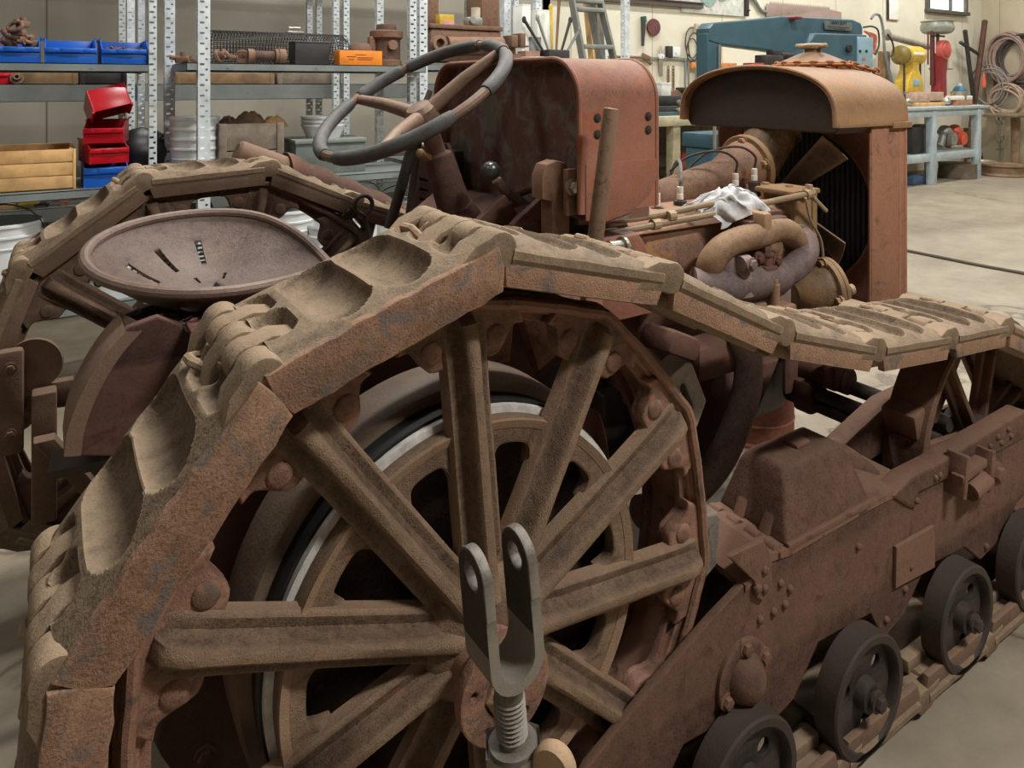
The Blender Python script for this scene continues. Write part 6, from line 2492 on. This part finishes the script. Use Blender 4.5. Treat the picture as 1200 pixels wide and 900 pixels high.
# ---- hose, hook bar and wires right of the saw
YH2 = 5.6
mb = MB().tube(spline([PY(u, v, YH2) for u, v in ((1021, 22), (1025, 17), (1031, 19), (1035, 35), (1037, 60), (1044, 90), (1049, 112))], 5), .018, 8)
tag(part('hook_bar', mb, M_grey), 'tall hooked steel bar leaning right of the blue saw', 'bar')
mb = MB().tube(spline([PY(u, v, YH2) for u, v in ((1012, 32), (1022, 31), (1029, 36), (1030, 52), (1026, 64))], 5), .012, 8)
mb.tube(spline([PY(u, v, YH2) for u, v in ((1040, 40), (1046, 50), (1047, 62), (1044, 66))], 5), .012, 8)
tag(part('electric_flex', mb, M_black), 'black cord looping beside the control panel of the saw', 'cord')
mb = MB()
for k in range(5):
    mb.tube(spline([PY(1013 + k * 2, 37 + k, YH2 + .1), PY(1026 - k, 42 + 3 * k, YH2 + .1), PY(1025, 55 + 2 * k, YH2 + .1), PY(1021 + k, 62, YH2 + .1)], 5), .016, 8)
tag(part('air_hose', mb, plain('salmon_hose', (196, 116, 98), .5)), 'tangled salmon-red hose behind the black cord', 'hose')
mb = MB().tube([PY(1040, 42, 6.1), PY(1088, 55, 6.1)], .05, 14).tube([PY(1038, 38, 6.1), PY(1042, 44, 6.1)], .065, 14)
tag(part('air_pipe', mb, plain('grey_buff_pipe', (150, 142, 126), .5)), 'sloping grey pipe fixed along the wall above the yellow motor', 'pipe')
for k, (u, lb, mt) in enumerate(((1032, 'left one of the dark timbers leaning beside the hook bar', M_tanwood), (1038, 'right one of the dark timbers leaning beside the hook bar', M_oldwood))):
    a, b = PY(u + 2, 60, 6.28), PY(u, 105, 6.28)
    mb = MB()
    mb.prism([(-.04, -.03), (.04, -.03), (.04, .03), (-.04, .03)], 0, (a.z - .0) , frame((b.x, 6.25, 0), (a.x - b.x, .04, 1.3)), bev=.006)
    tag(part('timber_post', mb, mt), lb, 'timber')
# ---- pale workbench on the right
BY, BZ = 5.35, PY(1097, 125, 5.35).z
bx0, bx1 = PY(1030, 126, BY).x, PY(1158, 126, BY).x
wb = root('workbench', ((bx0 + bx1) / 2, BY + .4, 0), 'pale blue-grey painted workbench at the right with a lower shelf', 'workbench', world=True)
part('bench_top', MB().box(((bx0 + bx1) / 2, BY + .40, BZ - .022), (bx1 - bx0, .84, .044), bev=.004), M_bench, wb)
part('apron', MB().box(((bx0 + bx1) / 2 - .04, BY + .03, BZ - .094), (bx1 - bx0 - .12, .04, .10), bev=.003), M_bench, wb)
for x in (PY(1098, 200, BY).x, PY(1150, 200, BY).x, bx0 + .12):
    for yy in (BY + .05, BY + .74):
        part('bench_leg', MB().box((x - .05, yy, (BZ - .05) / 2), (.10, .10, BZ - .05), bev=.004), M_bench, wb)
zl = PY(1120, 178, BY).z
part('lower_shelf', MB().box(((bx0 + bx1) / 2 - .04, BY + .06, zl - .055), (bx1 - bx0 - .14, .04, .11), bev=.003).box(((bx0 + bx1) / 2 - .04, BY + .40, zl - .012), (bx1 - bx0 - .14, .66, .024)), M_bench, wb)

YT = 5.5


def TP(u, v=125, y=YT):
    return Vector((PY(u, v, y).x, y, BZ))


S = 10.4 / 850      # metres per pixel at the bench
p = TP(1077)
mo = root('electric_motor', (p.x, YT + .1, BZ), 'yellow bench motor with a dark end bell standing on the workbench', 'motor')
hm = .515
part('motor_base', MB().prism([(-.21, .0), (.21, .0), (.20, .14), (.12, .26), (.08, .31), (.08, .42), (-.08, .42), (-.08, .31), (-.12, .26), (-.20, .14)], -.10, .10, XZ(0), bev=.012), M_yellow, mo)
part('motor_body', MB().cyl((-.20, 0, hm), (.22, 0, hm), .135, 28), M_yellow, mo)
part('end_bell', MB().lathe([(0, -.05), (.07, -.05), (.10, -.035), (.137, .0), (.137, .06), (0, .06)], 28, T(-.24, 0, hm) @ Matrix.Rotation(R(90), 4, 'Y')), plain('olive_end_bell', (124, 104, 46), .45), mo)
part('motor_plate', MB().box((.02, -.132, hm + .02), (.28, .012, .04), bev=.002), M_paper, mo)
for xx in (-.22, .20):
    part('guide_rod', MB().cyl((xx, -.05, .0), (xx, -.05, .42), .014, 8), M_dark, mo)
part('base_plate', MB().box((0, -.104, .13), (.16, .012, .09), bev=.002), M_ltblue, mo)
on_ = lambda u0, u1, v0, v1, y, d, mat, name, lb, cat, ex=None: slab(name, lb, cat, u0, u1, v0, v1, y, d, mat, .008, extra=ex)


def grain(mb, w, d, h):
    mb.box((w / 2, d / 2, h * .5), (w * 1.01, d * .9, .006))


o = on_(1072, 1108, 118.5, 124, YT - .02, .3, M_pine, 'wood_board', 'pale wooden board under the yellow motor blocks', 'board', grain)
o.location.z = BZ
o = on_(1068, 1106, 107, 118, YT + .0, .3, plain('pinkish_board', (186, 156, 136), .8), 'wood_block', 'thick pinkish wooden block under the yellow motor', 'block', grain)
o.location.z = BZ + .075
mo.location.z = BZ + .075 + (118 - 107) * zpp(1087, YT)
mo.location.y = YT + .14
p = TP(1052)
o = root('grinder_stand', (p.x, YT + .05, BZ), 'small dark machine with a bright knob at the left end of the workbench', 'machine')
part('stand_body', MB().box((0, 0, .10), (.26, .2, .18), bev=.02).cyl((-.02, 0, .18), (-.02, 0, .25), .07, 16), M_dark, o)
part('bright_knob', MB().sphere((.08, -.14, .08), .045, 14).cyl((.08, -.08, .08), (.08, -.14, .08), .02, 10), M_bright, o)
p = TP(1047)
o = part('glass_jar', MB().lathe([(0, 0), (.09, 0), (.10, .02), (.10, .20), (.07, .24), (.07, .29), (.062, .29), (.062, .24), (.09, .20), (.09, .02), (0, .014)], 24), plain('cloudy_jar', (168, 170, 160), .25))
o.location = (p.x - .12, YT + .35, BZ)
tag(o, 'cloudy jar at the back left of the workbench', 'jar')
p = TP(1110)
rg = root('pedestal_grinder', (p.x + .0, YT + .12, BZ), 'red pedestal drill head with a round pulley cover on the workbench', 'machine')
part('pedestal', MB().prism([(-.13, 0), (.13, 0), (.11, .12), (.10, .45), (.14, .70), (.02, .78), (-.10, .68), (-.08, .40), (-.11, .12)], -.07, .07, XZ(0), bev=.02), plain('deep_red_paint', (128, 36, 42), .4), rg)
part('pulley_cover', MB().lathe([(0, -.05), (.06, -.05), (.10, -.035), (.105, -.02), (.14, -.02), (.145, 0), (.145, .06), (0, .06)], 30, T(.04, -.07, .82) @ Matrix.Rotation(R(90), 4, 'X') @ Matrix.Scale(-1, 4, (0, 0, 1))), plain('faded_red_cover', (186, 84, 76), .45), rg)
part('column', MB().cyl((-.10, .04, .3), (-.10, .04, 1.10), .032, 12).cyl((-.22, .04, .6), (-.22, .04, 1.08), .012, 8).cyl((.05, .04, .8), (.05, .04, 1.08), .022, 10), plain('dark_red_rod', (92, 44, 42), .5), rg)
part('chuck', MB().lathe([(0, 0), (.09, 0), (.10, .05), (.07, .10), (0, .10)], 18, T(.02, -.06, .02)), M_bright, rg)
p = PY(1100, 26, YT + .16)
bw = root('basin', (p.x, YT + .18, BZ + 1.06), 'large grey metal basin carried high on the red drill column', 'basin')
part('basin_shell', MB().lathe([(0, 0), (.14, 0), (.20, .025), (.225, .07), (.225, .12), (.205, .175), (.225, .185), (.225, .195), (.19, .19), (.20, .12), (.18, .05), (0, .02)], 36), plain('galvanised_basin', (146, 152, 140), .4, .2), bw)
part('basin_tap', MB().cyl((-.20, -.04, -.03), (.12, -.04, -.03), .014, 8).sphere((-.22, -.04, -.03), .024, 10), M_dark, bw)
p = TP(1125)
o = root('paint_can', (p.x, YT + .02, BZ), 'grey pot with a wire bail on the workbench, right of the wood blocks', 'pot')
part('can_body', MB().lathe([(0, 0), (.10, 0), (.105, .01), (.105, .18), (.11, .19), (.11, .205), (.0, .20)], 26), plain('worn_grey_can', (150, 142, 122), .5), o)
part('can_handle', MB().tube([(-.11 + -.09 * sin(R(q)), 0, .17 * cos(R(q / 2)) + .02) for q in range(0, 181, 15)], .012, 6), plain('olive_tube', (136, 122, 70), .6), o)
p = TP(1123)
o = root('shelf_tin', (p.x, YT + .25, BZ + .0), 'pale round tin on a small stand behind the pot', 'tin')
part('tin_body', MB().lathe([(0, .56), (.10, .56), (.105, .565), (.105, .67), (.11, .68), (.11, .70), (0, .70)], 26), plain('pale_green_tin', (176, 182, 162), .4), o)
part('tin_stand', MB().box((.0, 0, .545), (.40, .16, .02), bev=.004).cyl((-.02, 0, 0), (-.02, 0, .54), .015, 10).box((0, 0, .01), (.2, .14, .02), bev=.004), plain('dull_pink_plate', (150, 110, 100), .5), o)
p = TP(1139)
o = root('plastic_bottle', (p.x, YT + .18, BZ), 'blue-green plastic bottle at the right end of the workbench', 'bottle')
part('bottle_body', MB().lathe([(0, 0), (.085, 0), (.095, .02), (.095, .22), (.06, .28), (.03, .29), (0, .29)], 24), plain('blue_green_plastic', (58, 108, 132), .35), o)
part('bottle_cap', MB().cyl((0, 0, .285), (0, 0, .33), .035, 16), M_white, o)
o = on_(1119, 1140, 115, 120, YT - .08, .16, M_paper, 'paper_box', 'flat white box lying on the brick at the right end of the bench', 'box', grain)
o.location.z = BZ + .085
o = on_(1121, 1140, 117, 124.5, YT - .08, .16, plain('brick_brown', (170, 120, 88), .8), 'clay_brick', 'brown brick at the right end of the workbench', 'brick', lambda mb, w, d, h: [mb.cyl((w * q, -.002, h / 2), (w * q, .01, h / 2), .015, 10) for q in (.25, .5, .75)])
o.location.z = BZ
# rods leaning in the corner
for k, ((u0, v0), (u1, v1), r_, mt, lb) in enumerate((((1131, 37), (1140, 110), .035, M_dark, 'dark steel bar leaning in the corner behind the bench'), ((1154, 26), (1147, 80), .044, plain('rust_brown_bar', (86, 54, 44), .7), 'brown bar leaning right of the dark one in the corner'),
                                                    ((1126, 50), (1146, 63), .03, plain('dark_green_bar', (56, 66, 56), .6), 'short dark green bar fixed across the leaning bars'))):
    a, b = PY(u0, v0, 6.2), PY(u1, v1, 6.2)
    if k < 2:
        d = (a - b) / (a.z - b.z)
        b = b - d * b.z
    tag(part('leaning_bar', MB().tube([b, b + (a - b) * .5, a], r_, 10).sphere(a, r_ * 1.1, 10), mt), lb, 'bar')
# under the bench
YU = BY + .25
sh = zl


def under(u, w, h, mt, name, lb, cat, k=0, base=None):
    p = PY(u, 170, YU)
    mb = MB()
    if k == 0:
        mb.box((0, 0, h / 2), (w, .25, h), bev=.015).box((0, 0, h), (w * .7, .2, .03), bev=.008)
    elif k == 1:
        mb.lathe([(0, 0), (w / 2, 0), (w / 2 * 1.03, .01), (w / 2, h * .9), (w / 2 * 1.05, h), (0, h * .97)], 22)
    else:
        mb.tube(spline([(-w / 2, 0, h * .2), (-w * .2, 0, h * .5), (w * .1, 0, h * .95), (w * .35, 0, h * .7), (w / 2, 0, h * .25)], 5), [h * .18] * 8 + [h * .30] * 8 + [h * .2] * 5, 12)
        mb.lathe([(0, -.03), (h * .32, -.03), (h * .32, .03), (0, .03)], 18, T(w * .2, -.1, h * .55) @ Matrix.Rotation(R(90), 4, 'X'))
    o = part(name, mb, mt)
    o.location = (p.x, YU, sh if base is None else base)
    return tag(o, lb, cat)


under(1066, .30, .38, M_dark, 'tool_chest', 'dark tool chest on the lower bench shelf, left of the leg', 'chest')
under(1080, .20, .40, M_grey, 'metal_funnel', 'grey metal can beside the tool chest under the bench', 'can', 1)
under(1106, .24, .30, M_alu, 'metal_pan', 'bright tilted pan under the bench beside the red saw', 'pan', 2)
under(1117, .34, .30, plain('orange_red_tool', (214, 96, 66), .45), 'chain_saw', 'orange-red power saw on the lower bench shelf', 'saw', 2)
under(1136, .16, .30, plain('brass_brown', (140, 120, 72), .45), 'brass_valve', 'brassy valve on the lower bench shelf by the right leg', 'valve', 1)
under(1068, .36, .12, plain('blue_tarp', (70, 90, 120), .6), 'folded_tarp', 'folded blue-grey tarp on the floor under the bench', 'tarp', 0, .0)
under(1122, .50, .22, plain('dull_brown_drum', (110, 100, 84), .6), 'wash_tub', 'dull tub on the floor under the bench', 'tub', 1, .0)
# corner: hoses on the right wall
XR = X1 - .06


def coil(name, label, u, v, r_, n, mat, x=XR, tail=0.0, thick=.022, ell=1.0, seed=1):
    rg_ = random.Random(seed)
    c = PX(u, v, x)
    mb = MB()
    for k in range(n):
        rr = r_ * rg_.uniform(.80, 1.06)
        oz, oy = rg_.uniform(-.05, .03), rg_.uniform(-.05, .05)
        ph = rg_.uniform(0, 6)
        mb.tube([(-.02 - .05 * rg_.random() * 0 - .012 * k % .14, oy + rr * ell * cos(2 * pi * q / 28), oz + rr * sin(2 * pi * q / 28) + .02 * sin(4 * pi * q / 28 + ph)) for q in range(28)], thick, 7, closed=True)
    if tail:
        mb.tube(spline([(-.06, r_ * .8, 0), (-.06, r_ * .9, -tail * .5), (-.05, r_ * .7, -tail)], 6), thick, 7)
    o = part(name, mb, mat)
    o.location = c
    return tag(o, label, 'hose')


coil('hose_coil', 'big dark and beige hose coil hung high on the right wall', 1184, 68, .40, 9, plain('mauve_beige_hose', (150, 126, 116), .6), tail=.9, ell=.72, seed=2)
coil('hose_coil', 'dark hose loop behind the big coil on the right wall', 1196, 70, .42, 5, M_hosed, tail=1.1, ell=.8, seed=3)
coil('hose_coil', 'thin grey hose loop hung left of the big coil', 1159, 100, .34, 5, plain('grey_thin_hose', (140, 132, 124), .5), x=XR - .25, ell=.8, thick=.014, seed=4)
coil('hose_coil', 'round coil of tan hose hung lowest on the right wall', 1181, 117, .26, 8, M_hose, x=XR - .2, seed=5, thick=.020)
p = PY(1153, 94, 6.0)
tag(part('red_bottle', MB().lathe([(0, -.12), (.03, -.12), (.035, -.05), (.02, .06), (.012, .12), (0, .12)], 14, T(*p)), plain('orange_red_plastic', (208, 96, 72), .4)), 'small orange-red nozzle hanging by the grey hose loop', 'nozzle')
# scroll iron, wooden stand and wheel rims in the corner
p = PZ(1172, 196, 0.0)
mb = MB()
for sx in (-1, 1):
    for zc, s in ((.50, 1), (.22, -1)):
        mb.tube([(sx * (.075 - .075 * cos(q * .45) * (1 - q * .045)), 0, zc + s * .09 * (1 - q * .05) * sin(q * .45)) for q in range(16)], .010, 6)
mb.tube([(0, 0, -.28), (0, 0, .72)], .012, 8).tube([(-.14, 0, .02), (.14, 0, .02)], .012, 8)
mb.box((0, 0, -.28), (.30, .12, .012), bev=.003)
mb.v = [(x, y, z + .286) for x, y, z in mb.v]
o = part('scroll_iron', mb, plain('pale_grey_iron', (140, 134, 126), .6))
o.location = (p.x, p.y, 0.0)
tag(o, 'pale wrought iron scroll standing in the corner below the tan hose', 'ironwork')
p = PZ(1190, 200, 0)
st = root('wooden_stand', (p.x, p.y, 0), 'rough wooden stand with a thick post in the right corner', 'stand')
part('stand_post', MB().tube([(0, 0, 0), (0, 0, .3), (0, 0, .88)], [.075, .06, .07], 14), plain('weathered_post', (140, 116, 92), .8, 0, .2), st)
part('stand_top', MB().box((-.1, 0, .91), (.9, .5, .05), bev=.01), plain('weathered_top', (116, 98, 78), .8), st)
part('stand_foot', MB().box((0, 0, .03), (.6, .12, .06), bev=.01).box((0, 0, .03), (.12, .6, .06), bev=.01), plain('weathered_foot', (116, 98, 78), .8), st)
for u, v, r_, z_, lb in ((1160, 202, .20, .0, 'bright wheel rim lying on the floor right of the workbench'), (1190, 207, .30, .0, 'large brown wheel rim lying in the right corner')):
    p = PZ(u, v, 0)
    mb = MB().lathe([(r_ * .55, 0), (r_, 0), (r_ * 1.02, .02), (r_ * .93, .05), (r_ * .93, .13), (r_ * 1.02, .16), (r_, .18), (r_ * .85, .15), (r_ * .8, .08), (r_ * .55, .06)], 36, close=True)
    o = part('wheel_rim', mb, M_bright if u < 1170 else plain('brown_rim', (128, 102, 78), .6))
    o.location = (p.x, p.y + r_ * .6, z_)
    tag(o, lb, 'wheel rim')
# ---- cream bench beneath the tool wall
b0, b1, by = 4.75, PY(1000, 140, 5.25).x, 5.2
bz = PY(795, 136, by).z
cb_ = root('workbench', ((b0 + b1) / 2, by + .4, 0), 'cream-topped workbench under the tool wall, behind the red fuel tank', 'workbench', world=True)
part('bench_top', MB().box(((b0 + b1) / 2, by + .45, bz - .05), (b1 - b0, .9, .10), bev=.006), M_cream, cb_)
for x in (b0 + .08, PY(795, 160, by).x, b1 - .1):
    for yy in (by + .07, by + .8):
        part('bench_leg', MB().box((x, yy, (bz - .1) / 2), (.10, .10, bz - .1), bev=.004), M_cream, cb_)
part('back_board', MB().box(((b0 + b1) / 2, by + .82, (bz - .1) / 2 + .1), (b1 - b0 - .1, .02, bz - .3)), M_oldwood, cb_)
part('lower_shelf', MB().box(((b0 + b1) / 2, by + .5, .22), (b1 - b0 - .1, .7, .03)), M_oldwood, cb_)


def bench_item(u, name, lb, cat, parts, y=by + .2, z=None):
    p = PY(u, 130, y)
    o = root(name, (p.x, y, bz if z is None else z), lb, cat)
    for nm, mb, mt in parts:
        part(nm, mb, mt, o)
    return o


bench_item(776, 'bench_vice', 'dark vice on the cream bench right of the fuel tank', 'vice', [('vice_base', MB().box((0, 0, .05), (.30, .2, .10), bev=.015), M_dark), ('vice_body', MB().box((.02, 0, .15), (.40, .12, .10), bev=.015), M_dark), ('vice_handle', MB().cyl((.1, -.14, .06), (.1, .10, .06), .012, 8).sphere((.1, -.14, .06), .02, 8), M_alu)])
bench_item(776, 'card_box', 'small white box on top of the vice on the cream bench', 'box', [('box_body', MB().box((0, 0, .06), (.13, .12, .12), bev=.003), M_paper), ('box_lid', MB().box((0, 0, .125), (.135, .125, .02), bev=.002), M_paper)], z=bz + .20)
bench_item(790, 'iron_pulley', 'brown pulley standing on the cream bench beside the white box', 'pulley', [('pulley_wheel', MB().lathe([(.03, -.04), (.12, -.04), (.13, -.03), (.10, 0), (.13, .03), (.12, .04), (.03, .04)], 26, T(0, 0, .13) @ Matrix.Rotation(R(80), 4, 'X'), close=True), M_junk), ('pulley_shaft', MB().cyl((0, -.1, .13), (0, .1, .13), .028, 12), M_alu)])
bench_item(801, 'iron_block', 'dark upright iron block on the cream bench, nearest the radiator hood', 'block', [('block_body', MB().box((0, 0, .12), (.10, .12, .24), bev=.01), M_junk), ('block_cap', MB().box((.02, 0, .26), (.16, .12, .05), bev=.01), M_dark)])
bench_item(812, 'steel_bar_stock', 'grey flat steel bar lying on the cream bench', 'bar', [('bar_body', MB().box((-.6, -.08, .02), (1.5, .08, .04), bev=.004), M_teal), ('bar_end', MB().box((.18, -.08, .02), (.06, .10, .05), bev=.004), M_dark)])
bench_item(799, 'fire_bottle', 'red cylinder standing under the cream bench beside the leg', 'cylinder', [('cylinder_body', MB().lathe([(0, 0), (.09, 0), (.095, .02), (.095, .40), (.06, .46), (.02, .48), (0, .48)], 22), M_redpaint), ('cylinder_valve', MB().cyl((0, 0, .47), (0, 0, .54), .025, 12).box((.03, 0, .54), (.12, .03, .02), bev=.004), M_dark)], z=.235 + .0)
bench_item(809, 'plastic_crate', 'blue crate under the cream bench right of the red cylinder', 'crate', [('crate_body', MB().box((0, 0, .17), (.22, .25, .34), bev=.01), M_blue), ('crate_rim', MB().box((0, 0, .34), (.25, .28, .03), bev=.006), M_blue)], z=.235)
bench_item(824, 'compressor', 'black compressor box under the cream bench behind the engine', 'compressor', [('compressor_tank', MB().cyl((-.25, 0, .18), (.25, 0, .18), .16, 22), M_dark), ('compressor_motor', MB().box((0, 0, .42), (.26, .2, .18), bev=.03), M_dark)], z=.235)
p = PY(846, 172, 4.6)
o = root('round_table', (p.x, 4.6, 0), 'small tan round table seen between the engine pipe and the hood', 'table')
tz = PY(846, 172, 4.6).z
part('table_top', MB().lathe([(0, tz - .03), (.20, tz - .03), (.21, tz - .02), (.21, tz), (0, tz)], 32), plain('tan_table', (180, 156, 120), .6), o)
part('table_leg', MB().lathe([(0, 0), (.16, 0), (.15, .02), (.03, .04), (.025, tz - .03), (0, tz - .03)], 20), M_dark, o)

# floor cable
pts = [PZ(u, v, .012) for u, v in ((980, 282), (1020, 286), (1060, 293), (1100, 301), (1150, 311), (1200, 320), (1260, 331), (1330, 348))]
tag(part('floor_cable', MB().tube(spline(pts, 6), .012, 8), plain('dark_cable', (84, 74, 60), .6)), 'dark cable running across the bare concrete floor at the right', 'cable')
